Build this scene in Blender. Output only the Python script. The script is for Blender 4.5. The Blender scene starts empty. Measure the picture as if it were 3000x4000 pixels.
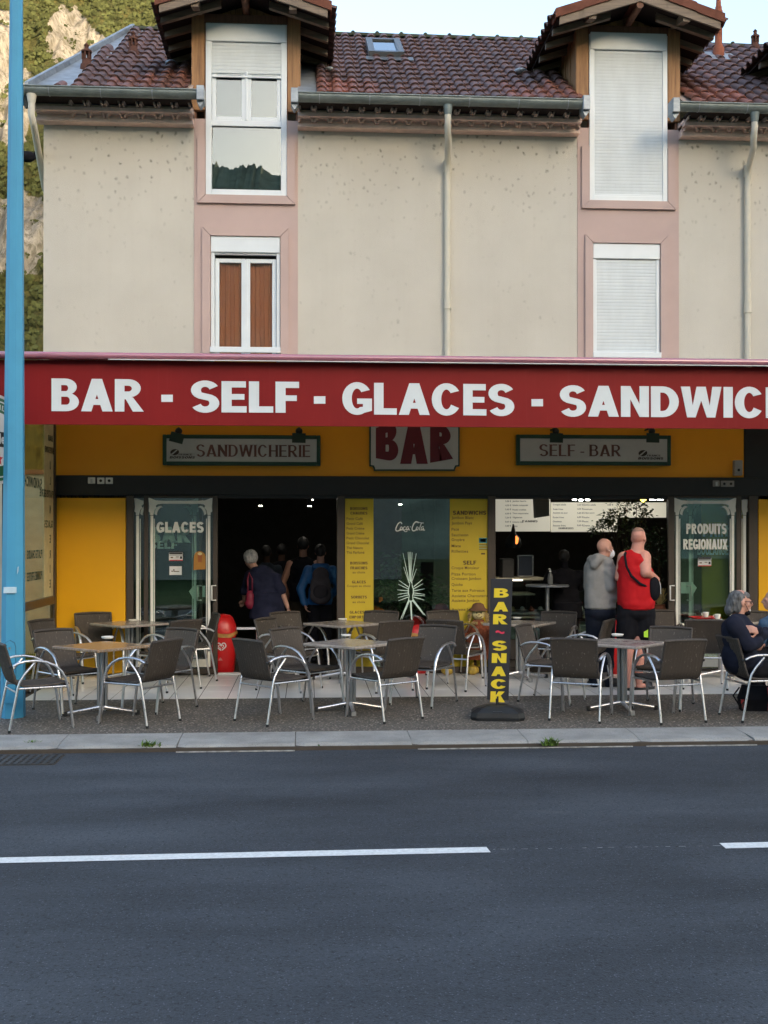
import bpy, bmesh, math, random
from math import sin, cos, tan, pi, radians as R
from mathutils import Vector, Matrix, noise
from mathutils.geometry import tessellate_polygon
random.seed(7)
sc = bpy.context.scene
COL = sc.collection
# ------------------------------------------------------------------ camera
F = 4500.0; CX = 1500.0; HOR = 2090.0; CAM = Vector((0, -14.77, 1.78))
YAW = R(3.81); PITCH = R(0.3); CY = HOR - F * tan(PITCH)
cd = bpy.data.cameras.new('camera'); cam = bpy.data.objects.new('camera', cd); COL.objects.link(cam)
cd.sensor_fit = 'HORIZONTAL'; cd.sensor_width = 36; cd.lens = 36 * F / 3000
cd.shift_y = (CY - 2000) / 3000; cd.clip_start = .1; cd.clip_end = 3000
cam.location = CAM; cam.rotation_euler = (pi / 2 + PITCH, 0, -YAW); sc.camera = cam
# ------------------------------------------------------------------ world, sun, exposure
SUN_EL, SUN_AZ = R(13), (0.5, -0.87)
w = bpy.data.worlds.new('World'); sc.world = w; w.use_nodes = True
nt = w.node_tree; bg = nt.nodes['Background']
sky = nt.nodes.new('ShaderNodeTexSky'); sky.sky_type = 'NISHITA'; sky.sun_disc = False
sky.sun_elevation = SUN_EL; sky.sun_rotation = math.atan2(SUN_AZ[0], SUN_AZ[1]) % (2 * pi)
sky.air_density = 1.0; sky.dust_density = 4.0; sky.ozone_density = 1.0
nt.links.new(sky.outputs[0], bg.inputs[0]); bg.inputs[1].default_value = 0.15
sl = bpy.data.lights.new('sun', 'SUN'); sl.energy = 2.0; sl.angle = R(0.5); sl.color = (1, .76, .50)
so = bpy.data.objects.new('sun', sl); COL.objects.link(so)
sd = Vector((SUN_AZ[0] * cos(SUN_EL), SUN_AZ[1] * cos(SUN_EL), sin(SUN_EL))).normalized()
so.rotation_euler = sd.to_track_quat('Z', 'Y').to_euler(); so.location = (0, -30, 40)
sc.view_settings.view_transform = 'Standard'; sc.view_settings.look = 'None'
sc.view_settings.exposure = 2.25; sc.view_settings.gamma = 1
sc.render.engine = 'CYCLES'; sc.cycles.use_denoising = True
sc.cycles.max_bounces = 8; sc.cycles.transparent_max_bounces = 16
sc.cycles.caustics_reflective = False; sc.cycles.caustics_refractive = False
# ------------------------------------------------------------------ a point of the place from a photograph pixel
_rot = Matrix.Rotation(-YAW, 3, 'Z') @ Matrix.Rotation(PITCH, 3, 'X')
def ray(u, v):
    return _rot @ Vector(((u - CX) / F, 1, (CY - v) / F))
def P(u, v, Y):
    d = ray(u, v); return CAM + d * ((Y - CAM.y) / d.y)
def G(u, v, z=0.0):
    d = ray(u, v); return CAM + d * ((z - CAM.z) / d.z)
def PX(u, Y): return P(u, HOR, Y).x
def PZ(v, Y, u=1500): return P(u, v, Y).z
# ------------------------------------------------------------------ materials
def nodes(name):
    m = bpy.data.materials.new(name); m.use_nodes = True
    return m, m.node_tree, m.node_tree.nodes['Principled BSDF']
def c4(c): return (c[0], c[1], c[2], 1)
def ramp(t, src, stops):
    r = t.nodes.new('ShaderNodeValToRGB'); e = r.color_ramp.elements
    while len(e) < len(stops): e.new(.5)
    for k, (p, c) in enumerate(stops):
        e[k].position = p; e[k].color = c4(c) if hasattr(c, '__len__') else (c, c, c, 1)
    t.links.new(src, r.inputs[0]); return r.outputs[0]
def mixc(t, fac, a, b, mode='MIX'):
    x = t.nodes.new('ShaderNodeMix'); x.data_type = 'RGBA'; x.blend_type = mode
    for sock, val in ((x.inputs[0], fac), (x.inputs[6], a), (x.inputs[7], b)):
        if hasattr(val, 'is_linked'): t.links.new(val, sock)
        elif hasattr(val, '__len__'): sock.default_value = c4(val)
        else: sock.default_value = val
    return x.outputs[2]
def coord(t, kind='Object', scale=(1, 1, 1), loc=(0, 0, 0)):
    c = t.nodes.new('ShaderNodeTexCoord'); mp = t.nodes.new('ShaderNodeMapping')
    mp.inputs['Scale'].default_value = scale; mp.inputs['Location'].default_value = loc
    t.links.new(c.outputs[kind], mp.inputs[0]); return mp.outputs[0]
def wpos(t, scale=(1, 1, 1)):
    g = t.nodes.new('ShaderNodeNewGeometry'); mp = t.nodes.new('ShaderNodeMapping')
    mp.inputs['Scale'].default_value = scale; t.links.new(g.outputs['Position'], mp.inputs[0]); return mp.outputs[0]
def nz(t, vec, scale, detail=4, rough=.6):
    n = t.nodes.new('ShaderNodeTexNoise'); n.inputs['Scale'].default_value = scale
    n.inputs['Detail'].default_value = detail; n.inputs['Roughness'].default_value = rough
    t.links.new(vec, n.inputs['Vector']); return n.outputs[0]
def vor(t, vec, scale, out='Distance'):
    n = t.nodes.new('ShaderNodeTexVoronoi'); n.inputs['Scale'].default_value = scale
    t.links.new(vec, n.inputs['Vector']); return n.outputs[out]
def mathn(t, op, a, b=0.0, c=0.0):
    n = t.nodes.new('ShaderNodeMath'); n.operation = op
    for k, v in enumerate((a, b, c)):
        if hasattr(v, 'is_linked'): t.links.new(v, n.inputs[k])
        else: n.inputs[k].default_value = v
    return n.outputs[0]
def bump(t, b, h, strength=.3, dist=.01):
    n = t.nodes.new('ShaderNodeBump'); n.inputs['Strength'].default_value = strength
    n.inputs['Distance'].default_value = dist
    t.links.new(h, n.inputs['Height']); t.links.new(n.outputs[0], b.inputs['Normal'])
def M(name, col, rough=.6, metal=0.0, var=.12, scale=6, bmp=0, bscale=60, spec=None, stretch=(1, 1, 1), coat=0):
    if spec is None: spec = .12 if rough >= .75 else .5
    """plain painted or woven surface: base colour with a little uneven wear"""
    m, t, b = nodes(name)
    vec = wpos(t, stretch) if True else None
    n = nz(t, vec, scale)
    lo = tuple(max(0, x * (1 - var)) for x in col); hi = tuple(min(1, x * (1 + var)) for x in col)
    t.links.new(ramp(t, n, [(.3, lo), (.7, hi)]), b.inputs['Base Color'])
    b.inputs['Roughness'].default_value = rough; b.inputs['Metallic'].default_value = metal
    b.inputs['Specular IOR Level'].default_value = spec
    if coat: b.inputs['Coat Weight'].default_value = coat
    if bmp: bump(t, b, nz(t, wpos(t), bscale, 3), bmp, .004)
    return m
def emit(name, col, s):
    m, t, b = nodes(name)
    b.inputs['Base Color'].default_value = c4(col); b.inputs['Emission Color'].default_value = c4(col)
    b.inputs['Emission Strength'].default_value = s; return m
def glass(name, refl, tint=(.9, .95, .93), rough=0.0, fres=1):
    m = bpy.data.materials.new(name); m.use_nodes = True; t = m.node_tree; t.nodes.clear()
    o = t.nodes.new('ShaderNodeOutputMaterial'); mx = t.nodes.new('ShaderNodeMixShader')
    tr = t.nodes.new('ShaderNodeBsdfTransparent'); gl = t.nodes.new('ShaderNodeBsdfGlossy')
    tr.inputs[0].default_value = c4(tint); gl.inputs['Roughness'].default_value = rough
    lw = t.nodes.new('ShaderNodeFresnel'); lw.inputs[0].default_value = 1.5
    a = mathn(t, 'MULTIPLY_ADD', lw.outputs[0], fres, refl)
    t.links.new(a, mx.inputs[0]); t.links.new(tr.outputs[0], mx.inputs[1]); t.links.new(gl.outputs[0], mx.inputs[2])
    t.links.new(mx.outputs[0], o.inputs[0]); return m
# ------------------------------------------------------------------ objects
WL = {}
def setp(o, label=None, cat=None, group=None, kind=None):
    if label: o['label'] = label
    if cat: o['category'] = cat
    if group: o['group'] = group
    if kind: o['kind'] = kind
    return o
def thing(name, label, cat, loc=(0, 0, 0), rz=0, group=None):
    o = bpy.data.objects.new(name, None); o.empty_display_size = .2; COL.objects.link(o)
    o.location = loc; o.rotation_euler = (0, 0, rz); WL[o.name] = Vector(loc)
    return setp(o, label, cat, group)
def link(name, mesh, parent=None, loc=None, rot=None, world=False):
    o = bpy.data.objects.new(name, mesh); COL.objects.link(o)
    l = Vector(loc) if loc is not None else Vector((0, 0, 0))
    if parent is not None:
        o.parent = parent
        if world: l = l - WL[parent.name]
        WL[o.name] = WL[parent.name] + l
    else: WL[o.name] = l.copy()
    o.location = l
    if rot: o.rotation_euler = rot
    return o
class MB:
    def __init__(s): s.v = []; s.f = []; s.mi = []; s.k = 0; s.smooth = []
    def add(s, vs, fs, smooth=False, mi=None):
        n = len(s.v); s.v += [tuple(x) for x in vs]; s.f += [tuple(n + i for i in f) for f in fs]
        s.mi += [s.k if mi is None else mi] * len(fs); s.smooth += [smooth] * len(fs); return s
    def box(s, x0, x1, y0, y1, z0, z1):
        if x0 > x1: x0, x1 = x1, x0
        if y0 > y1: y0, y1 = y1, y0
        if z0 > z1: z0, z1 = z1, z0
        return s.add([(x0, y0, z0), (x1, y0, z0), (x1, y1, z0), (x0, y1, z0), (x0, y0, z1), (x1, y0, z1), (x1, y1, z1), (x0, y1, z1)],
              [(0, 3, 2, 1), (4, 5, 6, 7), (0, 1, 5, 4), (1, 2, 6, 5), (2, 3, 7, 6), (3, 0, 4, 7)])
    def bbox(s, x0, x1, y0, y1, z0, z1, b=.006):
        """box with chamfered edges"""
        if x0 > x1: x0, x1 = x1, x0
        if y0 > y1: y0, y1 = y1, y0
        if z0 > z1: z0, z1 = z1, z0
        b = min(b, (x1 - x0) * .3, (y1 - y0) * .3, (z1 - z0) * .3)
        bm = bmesh.new(); bmesh.ops.create_cube(bm, size=1)
        for v in bm.verts: v.co = Vector(((x0 + x1) / 2 + v.co.x * (x1 - x0), (y0 + y1) / 2 + v.co.y * (y1 - y0), (z0 + z1) / 2 + v.co.z * (z1 - z0)))
        bmesh.ops.bevel(bm, geom=bm.edges[:], offset=b, segments=1, affect='EDGES')
        s.bm(bm); return s
    def bm(s, bm, smooth=False):
        bm.verts.index_update()
        s.add([v.co[:] for v in bm.verts], [[v.index for v in f.verts] for f in bm.faces], smooth); bm.free(); return s
    def quad(s, a, b, c, d): return s.add([a, b, c, d], [(0, 1, 2, 3)])
    def ring(s, rows, closed=True, cap=True, smooth=True):
        n = len(rows[0]); vs = [p for r in rows for p in r]; fs = []
        for i in range(len(rows) - 1):
            for j in range(n if closed else n - 1):
                a, b = i * n + j, i * n + (j + 1) % n; fs.append((a, b, b + n, a + n))
        s.add(vs, fs, smooth)
        if cap and closed:
            s.add(rows[0], [tuple(range(n))[::-1]]); s.add(rows[-1], [tuple(range(n))])
        return s
    def tube(s, pts, r, n=8, cap=True, flat=None):
        """tube along a path; r number or list; flat=(axis vector, factor) squashes the section along that axis"""
        pts = [Vector(p) for p in pts]; rs = r if hasattr(r, '__len__') else [r] * len(pts)
        rows = []; up = None
        for i, p in enumerate(pts):
            d = (pts[min(i + 1, len(pts) - 1)] - pts[max(i - 1, 0)]).normalized()
            if up is None:
                up = Vector((0, 0, 1)) if abs(d.z) < .9 else Vector((0, 1, 0))
            sx = d.cross(up).normalized(); up = sx.cross(d).normalized()
            row = []
            for k in range(n):
                a = 2 * pi * k / n + pi / n
                o = sx * (cos(a) * rs[i]) + up * (sin(a) * rs[i])
                if flat: ax = Vector(flat[0]); o = o + ax * o.dot(ax) * (flat[1] - 1)
                row.append(p + o)
            rows.append(row)
        return s.ring(rows, cap=cap)
    def cyl(s, p, q, r, n=12, r2=None): return s.tube([p, q], [r, r if r2 is None else r2], n)
    def lathe(s, prof, c=(0, 0, 0), n=24, cap=True):
        rows = [[(c[0] + r * cos(2 * pi * k / n), c[1] + r * sin(2 * pi * k / n), c[2] + z) for k in range(n)] for r, z in prof]
        return s.ring(rows, cap=cap)
    def ell(s, c, r, n=12, rot=None):
        c = Vector(c); vs = []; fs = []; m = n // 2 + 1
        for i in range(1, m):
            t = pi * i / m
            for k in range(n):
                p = Vector((r[0] * sin(t) * cos(2 * pi * k / n), r[1] * sin(t) * sin(2 * pi * k / n), r[2] * cos(t)))
                vs.append(c + (rot @ p if rot else p))
        top = Vector((0, 0, r[2])); tp = c + (rot @ top if rot else top); bt = c - (rot @ top if rot else top)
        for i in range(m - 2):
            for k in range(n): a = i * n + k; b = i * n + (k + 1) % n; fs.append((a, a + n, b + n, b))
        vs += [tp, bt]; T = len(vs) - 2; B = T + 1
        for k in range(n): fs.append((T, k, (k + 1) % n)); fs.append((B, (m - 2) * n + (k + 1) % n, (m - 2) * n + k))
        return s.add(vs, fs, True)
    def prism(s, poly, y0, y1):
        """polygon in XZ extruded from y0 (front) to y1"""
        n = len(poly); tr = tessellate_polygon([[Vector((x, z, 0)) for x, z in poly]])
        s.add([(x, y0, z) for x, z in poly], [t for t in tr]); s.add([(x, y1, z) for x, z in poly], [t[::-1] for t in tr])
        s.add([(x, y0, z) for x, z in poly] + [(x, y1, z) for x, z in poly], [(k, (k + 1) % n, n + (k + 1) % n, n + k) for k in range(n)]); return s
    def mesh(s, name, mats, fix=False):
        me = bpy.data.meshes.new(name); me.from_pydata(s.v, [], s.f)
        for m in (mats if isinstance(mats, (list, tuple)) else [mats]): me.materials.append(m)
        me.polygons.foreach_set('material_index', s.mi); me.polygons.foreach_set('use_smooth', s.smooth)
        if fix:
            b = bmesh.new(); b.from_mesh(me); bmesh.ops.recalc_face_normals(b, faces=b.faces[:]); b.to_mesh(me); b.free()
        me.update(); return me
    def build(s, name, mats, parent=None, world=False, label=None, fix=True, **kw):
        if world and parent is not None:
            o = WL[parent.name]; s.v = [(x - o.x, y - o.y, z - o.z) for x, y, z in s.v]
        o = link(name, s.mesh(name, mats, fix), parent)
        if label: o['label'] = label
        for k, v in kw.items(): o[k] = v
        return o
def struct(name, mb, mat, kind='structure', **kw):
    o = mb.build(name, mat); o['kind'] = kind
    for k, v in kw.items(): o[k] = v
    return o
def copy_tree(root, loc, rz, label, group=None):
    r = root.copy(); COL.objects.link(r); r.location = loc; r.rotation_euler = (0, 0, rz); r['label'] = label
    if group: r['group'] = group
    WL[r.name] = Vector(loc)
    for ch in root.children:
        c = ch.copy(); COL.objects.link(c); c.parent = r
        for g in ch.children:
            d = g.copy(); COL.objects.link(d); d.parent = c
    return r
DG = None
def evaluated(o):
    """mesh of an object with its modifiers; the object is removed"""
    dg = bpy.context.evaluated_depsgraph_get(); dg.update()
    me = bpy.data.meshes.new_from_object(o.evaluated_get(dg)); bpy.data.objects.remove(o); return me
# ------------------------------------------------------------------ lettering
def arc(cx, cy, rx, ry, a0, a1, n=14):
    return [(cx + rx * cos(R(a0 + (a1 - a0) * k / n)), cy + ry * sin(R(a0 + (a1 - a0) * k / n))) for k in range(n + 1)]
def ribbon2(path, sw, hw, ends=None):
    """outline of a pen stroke: sw wide where the stroke runs upright, hw where it runs level"""
    L, Rr = [], []
    for i, p in enumerate(path):
        a = path[max(i - 1, 0)]; b = path[min(i + 1, len(path) - 1)]
        dx, dy = b[0] - a[0], b[1] - a[1]; l = math.hypot(dx, dy) or 1
        nx, ny = -dy / l, dx / l
        L.append((p[0] + nx * sw / 2, p[1] + ny * hw / 2)); Rr.append((p[0] - nx * sw / 2, p[1] - ny * hw / 2))
    return L + Rr[::-1]
def rect(x0, y0, x1, y1): return [(x0, y0), (x1, y0), (x1, y1), (x0, y1)]
def glyph(ch, s=.27, h=.2, serif=0):
    """contours and advance of a capital of height 1; s = stem, h = level stroke"""
    Wd = .78; C = []; adv = None; st = []      # st = stems for serifs (x0,x1,top,bottom)
    if ch == 'I': C = [rect(0, 0, s, 1)]; adv = s; st = [(0, s, 1, 1)]
    elif ch == 'L': C = [[(0, 0), (.66, 0), (.66, h), (s, h), (s, 1), (0, 1)]]; adv = .66; st = [(0, s, 1, 0)]
    elif ch in 'EF':
        m0, m1 = .5 - h * .45, .5 + h * .45; e = .68 if ch == 'E' else .64
        if ch == 'E': C = [[(0, 0), (e, 0), (e, h), (s, h), (s, m0), (e - .06, m0), (e - .06, m1), (s, m1), (s, 1 - h), (e - .02, 1 - h), (e - .02, 1), (0, 1)]]
        else: C = [[(0, 0), (s, 0), (s, m0 - .03), (e - .06, m0 - .03), (e - .06, m1 - .03), (s, m1 - .03), (s, 1 - h), (e, 1 - h), (e, 1), (0, 1)]]
        adv = e; st = [(0, s, 1, 1)]
    elif ch == 'H':
        W = .8; C = [[(0, 0), (s, 0), (s, .5 - h / 2), (W - s, .5 - h / 2), (W - s, 0), (W, 0), (W, 1), (W - s, 1), (W - s, .5 + h / 2), (s, .5 + h / 2), (s, 1), (0, 1)]]; adv = W; st = [(0, s, 1, 1), (W - s, W, 1, 1)]
    elif ch == 'T':
        W = .74; C = [[(W / 2 - s / 2, 0), (W / 2 + s / 2, 0), (W / 2 + s / 2, 1 - h), (W, 1 - h), (W, 1), (0, 1), (0, 1 - h), (W / 2 - s / 2, 1 - h)]]; adv = W; st = [(W / 2 - s / 2, W / 2 + s / 2, 0, 1)]
    elif ch == 'A':
        W = .9; d = s * 1.06; k = (W / 2 - d / 2)
        xa = lambda y: k * y                         # outer left edge
        y1 = .2; y2 = .2 + h * .9
        C = [[(0, 0), (d, 0), (d + k * y1 - .0, y1), (W - d - k * y1, y1), (W - d, 0), (W, 0), (W / 2 + d / 2, 1), (W / 2 - d / 2, 1)],
             [(d + k * y2, y2), (W - d - k * y2, y2), (W / 2, min(.92, (W / 2 - d) / k))]]; adv = W
        st = [(0, d, 0, 1), (W - d, W, 0, 1)]
    elif ch == 'N':
        W = .82; C = [[(0, 0), (s, 0), (s, .58), (W - s, 0), (W, 0), (W, 1), (W - s, 1), (W - s, .42), (s, 1), (0, 1)]]; adv = W; st = [(0, s, 1, 1), (W - s, W, 1, 0)]
    elif ch == 'W':
        W = 1.2; d = s * .98; a = W * .25
        C = [[(0, 1), (d, 1), (a + d * .18, .38), (W / 2 - d / 2, 1), (W / 2 + d / 2, 1), (W - a - d * .18, .38), (W - d, 1), (W, 1), (W - a + d / 2 - .02, 0), (W - a - d / 2, 0), (W / 2, .55), (a + d / 2, 0), (a - d / 2 + .02, 0)]]; adv = W; st = [(0, d, 1, 0), (W - d, W, 1, 0)]
    elif ch == 'K':
        W = .84; C = [[(0, 0), (s, 0), (s, .3), (s + .12, .42), (W - s * 1.25, 0), (W, 0), (s + .28, .6), (W - .03, 1), (W - s * 1.3, 1), (s, .62), (s, 1), (0, 1)]]; adv = W; st = []
    elif ch == 'X':
        W = .84; d = s * 1.15; C = [[(0, 0), (d, 0), (W / 2, .33), (W - d, 0), (W, 0), (W / 2 + d / 2, .5), (W - .02, 1), (W - d, 1), (W / 2, .68), (d, 1), (.02, 1), (W / 2 - d / 2, .5)]]; adv = W
    elif ch == 'U':
        W = .8; C = [[(0, 1), (0, .32)] + arc(W / 2, .32, W / 2, .33, 180, 360) + [(W, 1), (W - s, 1), (W - s, .34)] + arc(W / 2, .34, W / 2 - s, .34 - h, 360, 180) + [(s, 1)]]; adv = W; st = [(0, s, 1, 0), (W - s, W, 1, 0)]
    elif ch == 'O':
        W = .88; C = [arc(W / 2, .5, W / 2, .515, 0, 360, 28)[:-1], arc(W / 2, .5, W / 2 - s, .515 - h, 0, 360, 28)[:-1]]; adv = W
    elif ch == 'D':
        W = .82; C = [[(0, 0), (W * .42, 0)] + arc(W * .42, .5, W * .58, .5, -90, 90) + [(0, 1)],
                      [(s, h), (W * .42, h)] + arc(W * .42, .5, W * .58 - s, .5 - h, -90, 90) + [(s, 1 - h)]]; adv = W; st = [(0, 0, 1, 1)]
    elif ch in 'PRB':
        W = .78; yb = .44; top = [(0, 1), (W * .5, 1)] + arc(W * .5, .72, W * .45, .28, 90, -90)
        q = h * .85
        if ch == 'P': C = [[(0, 0)] + top[:-1] + [(W * .5, yb), (s, yb), (s, 0)]]
        if ch == 'R': C = [[(0, 0)] + top[:-1] + [(W * .66, yb + .0), (W + .05, 0), (W + .05 - s * 1.15, 0), (W * .4, yb - .06), (s, yb - .06), (s, 0)]]
        if ch == 'B':
            C = [[(0, 0), (0, 1), (W * .5, 1)] + arc(W * .5, .745, W * .42, .255, 90, -70, 10) + arc(W * .52, .285, W * .48, .285, 62, -90, 12)]
            y1 = .53 - q * .5; y2 = .53 + q * .5; C.append([(s, h), (W * .55, h)] + arc(W * .55, (h + y1) / 2, W * .43 - s + .03, (y1 - h) / 2, -90, 90, 8)[1:-1] + [(W * .55, y1), (s, y1)])
            C.append([(s, y2), (W * .52, y2)] + arc(W * .52, (y2 + 1 - h) / 2, W * .40 - s + .03, (1 - h - y2) / 2, -90, 90, 8)[1:-1] + [(W * .52, 1 - h), (s, 1 - h)])
        else:
            C.append([(s, .44 + h * .9), (W * .5, .44 + h * .9)] + arc(W * .5, (.44 + h * .9 + 1 - h) / 2, W * .45 - s + .02, (1 - h - .44 - h * .9) / 2, -90, 90, 8)[1:-1] + [(W * .5, 1 - h), (s, 1 - h)])
        adv = W + (.05 if ch == 'R' else -.02 if ch == 'P' else 0); st = [(0, 0, 1, 1)]
    elif ch in 'CG':
        W = .86; rx, ry = W / 2, .515
        o = arc(rx, .5, rx, ry, 32, 328 if ch == 'C' else 300, 26); i = arc(rx, .5, rx - s, ry - h, 328 if ch == 'C' else 312, 40, 26)
        if ch == 'C': C = [o + i]
        else: C = [o + [(W, .12), (W, .5), (rx, .5), (rx, .5 - h * .85), (W - s * .95, .5 - h * .85), (W - s * .95, .24)] + i[1:]]
        adv = W
    elif ch == 'S':
        W = .76; r = .5 - h / 2; ry = (1.03 - h) / 4
        top = arc(W / 2, 1.015 - h / 2 - ry, W / 2 - s * .48, ry, 22, 235, 14); bot = arc(W / 2, -.015 + h / 2 + ry, W / 2 - s * .48, ry, 55, -158, 14)
        C = [ribbon2(top + bot, s * .98, h)]; adv = W
    elif ch == 'M':
        W = .95; C = [[(0, 0), (s * .9, 0), (s * .9, .66), (W / 2 - s * .3, 0), (W / 2 + s * .3, 0), (W - s * .9, .66), (W - s * .9, 0), (W, 0), (W, 1), (W - s * 1.3, 1), (W / 2, .42), (s * 1.3, 1), (0, 1)]]; adv = W
    elif ch == '-': C = [rect(0, .3, .34, .3 + h * 1.05)]; adv = .34
    elif ch == '~': C = [ribbon2([(x / 12 * .8, .5 + .07 * sin(x / 12 * 2 * pi)) for x in range(13)], .1, .17)]; adv = .8
    else: return [], .33
    if serif:
        q, e = serif, serif * .5
        for x0, x1, t, b in st:
            if b: C += [rect(x0 - q, 0, x0 - .0005, e)] + ([rect(x1 + .0005, 0, x1 + q, e)] if x1 > x0 else [])
            if t: C += [rect(x0 - q, 1 - e, x0 - .0005, 1)] + ([rect(x1 + .0005, 1 - e, x1 + q, 1)] if x1 > x0 else [])
    return C, adv
def curve_mesh(contours, depth=0.0):
    cu = bpy.data.curves.new('outline', 'CURVE'); cu.dimensions = '2D'; cu.fill_mode = 'BOTH'; cu.extrude = depth
    for c in contours:
        sp = cu.splines.new('POLY'); sp.points.add(len(c) - 1)
        for k, (x, y) in enumerate(c): sp.points[k].co = (x, y, 0, 1)
        sp.use_cyclic_u = True
    o = bpy.data.objects.new('outline', cu); COL.objects.link(o)
    me = evaluated(o); return me
def bold(text, s=.27, h=.2, gap=.07, serif=0, space=.33):
    out = []; x = 0
    for ch in text:
        if ch == ' ': x += space; continue
        c, adv = glyph(ch, s, h, serif)
        out += [[(px + x, py) for px, py in k] for k in c]; x += adv + gap + serif
    return out, x - gap
def thin(text, off=.012, spacing=1.0, align='LEFT'):
    cu = bpy.data.curves.new('text', 'FONT'); cu.body = text; cu.offset = off; cu.space_character = spacing; cu.resolution_u = 3
    o = bpy.data.objects.new('text', cu); COL.objects.link(o); return evaluated(o)
def place_text(me, name, mat, parent, x0, x1, z0, z1, y, world=True, mirror=False, xf=None, label=None, zs=1):
    """fit a flat text mesh (XY) into a rectangle of the plane y (XZ)"""
    vs = [v.co.copy() for v in me.vertices]
    if not vs: return None
    ax, bx = min(v.x for v in vs), max(v.x for v in vs); ay, by = min(v.y for v in vs), max(v.y for v in vs)
    base = WL[parent.name] if (parent is not None and world) else Vector((0, 0, 0))
    for v in me.vertices:
        fx = (v.co.x - ax) / (bx - ax); fz = (v.co.y - ay) / (by - ay)
        if mirror: fx = 1 - fx
        p = Vector((x0 + (x1 - x0) * fx, y - v.co.z, z0 + (z1 - z0) * fz))
        if xf: p = xf(p, fx, fz)
        v.co = p - base
    me.materials.clear(); me.materials.append(mat); me.name = name
    o = link(name, me, parent)
    if label: o['label'] = label
    return o
# ================================================================== materials
def stucco():
    m, t, b = nodes('cream_render')
    p = wpos(t); base = ramp(t, nz(t, p, .7, 5), [(.3, (.54, .515, .455)), (.7, (.62, .595, .53))])
    g = t.nodes.new('ShaderNodeNewGeometry'); sep = t.nodes.new('ShaderNodeSeparateXYZ'); t.links.new(g.outputs['Position'], sep.inputs[0])
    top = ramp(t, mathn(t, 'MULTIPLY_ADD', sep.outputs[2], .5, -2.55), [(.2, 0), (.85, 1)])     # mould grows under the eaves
    jit = nz(t, p, 22, 5, .75); wv_ = t.nodes.new('ShaderNodeVectorMath'); wv_.operation = 'ADD'; nn = t.nodes.new('ShaderNodeTexNoise'); nn.inputs['Scale'].default_value = 9; nn.inputs['Detail'].default_value = 4; t.links.new(p, nn.inputs[0]); sc_ = t.nodes.new('ShaderNodeVectorMath'); sc_.operation = 'SCALE'; sc_.inputs[3].default_value = .07; t.links.new(nn.outputs[1], sc_.inputs[0]); t.links.new(wpos(t, (1, 1, .8)), wv_.inputs[0]); t.links.new(sc_.outputs[0], wv_.inputs[1])
    dv = t.nodes.new('ShaderNodeTexVoronoi'); dv.inputs['Scale'].default_value = 13; t.links.new(wv_.outputs[0], dv.inputs[0]); d = dv.outputs['Distance']
    soft = ramp(t, mathn(t, 'SUBTRACT', d, mathn(t, 'MULTIPLY_ADD', jit, .5, -.22)), [(.02, 1), (.30, 0)])
    clump = ramp(t, nz(t, p, 2.3, 3), [(.50, 0), (.68, 1)])
    few = ramp(t, dv.outputs['Color'], [(.40, 0), (.60, 1)])
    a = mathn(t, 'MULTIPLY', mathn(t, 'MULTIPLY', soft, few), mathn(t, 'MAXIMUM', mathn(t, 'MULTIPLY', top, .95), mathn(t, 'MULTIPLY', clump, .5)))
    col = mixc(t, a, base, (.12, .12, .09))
    streak = ramp(t, nz(t, wpos(t, (5, 1, .25)), 2.2, 4), [(.5, 0), (.85, .10)])
    col = mixc(t, streak, col, (.42, .37, .30))
    t.links.new(col, b.inputs['Base Color']); b.inputs['Roughness'].default_value = .93
    bump(t, b, nz(t, p, 90, 4, .7), .55, .008); return m
def asphalt(name, col, cell, speck):
    m, t, b = nodes(name); p = wpos(t)
    big = nz(t, wpos(t, (.35, 1, 1)), 1.1, 4); fine = nz(t, p, 190, 3, .75)
    med = nz(t, p, 62, 5, .85)
    c = ramp(t, mathn(t, 'ADD', mathn(t, 'MULTIPLY', big, .4), mathn(t, 'ADD', mathn(t, 'MULTIPLY', fine, .25), mathn(t, 'MULTIPLY', med, .35))), [(.38, tuple(x * .42 for x in col)), (.5, col), (.62, tuple(min(1, x * 1.75) for x in col))])
    st = vor(t, p, cell, 'Color'); d = vor(t, p, cell)
    k = mathn(t, 'MULTIPLY', ramp(t, st, [(speck - .02, 0), (speck, 1)]), ramp(t, d, [(.2, 1), (.45, 0)]))
    c = mixc(t, mathn(t, 'MULTIPLY', k, .75), c, tuple(min(1, x * 3.4) for x in col))
    pit = mathn(t, 'MULTIPLY', ramp(t, nz(t, p, 38, 5, .8), [(.38, 1), (.45, 0)]), .8)
    c = mixc(t, pit, c, tuple(x * .3 for x in col))
    sm = ramp(t, nz(t, wpos(t, (.5, 2.2, 1)), 1.9, 6, .7), [(.66, 0), (.78, .22)])
    c = mixc(t, sm, c, (.24, .24, .24))
    t.links.new(c, b.inputs['Base Color']); b.inputs['Roughness'].default_value = .82
    b.inputs['Specular IOR Level'].default_value = .35
    bump(t, b, mathn(t, 'ADD', nz(t, p, 110, 3, .7), mathn(t, 'MULTIPLY', d, .6)), .8, .006); return m
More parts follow.
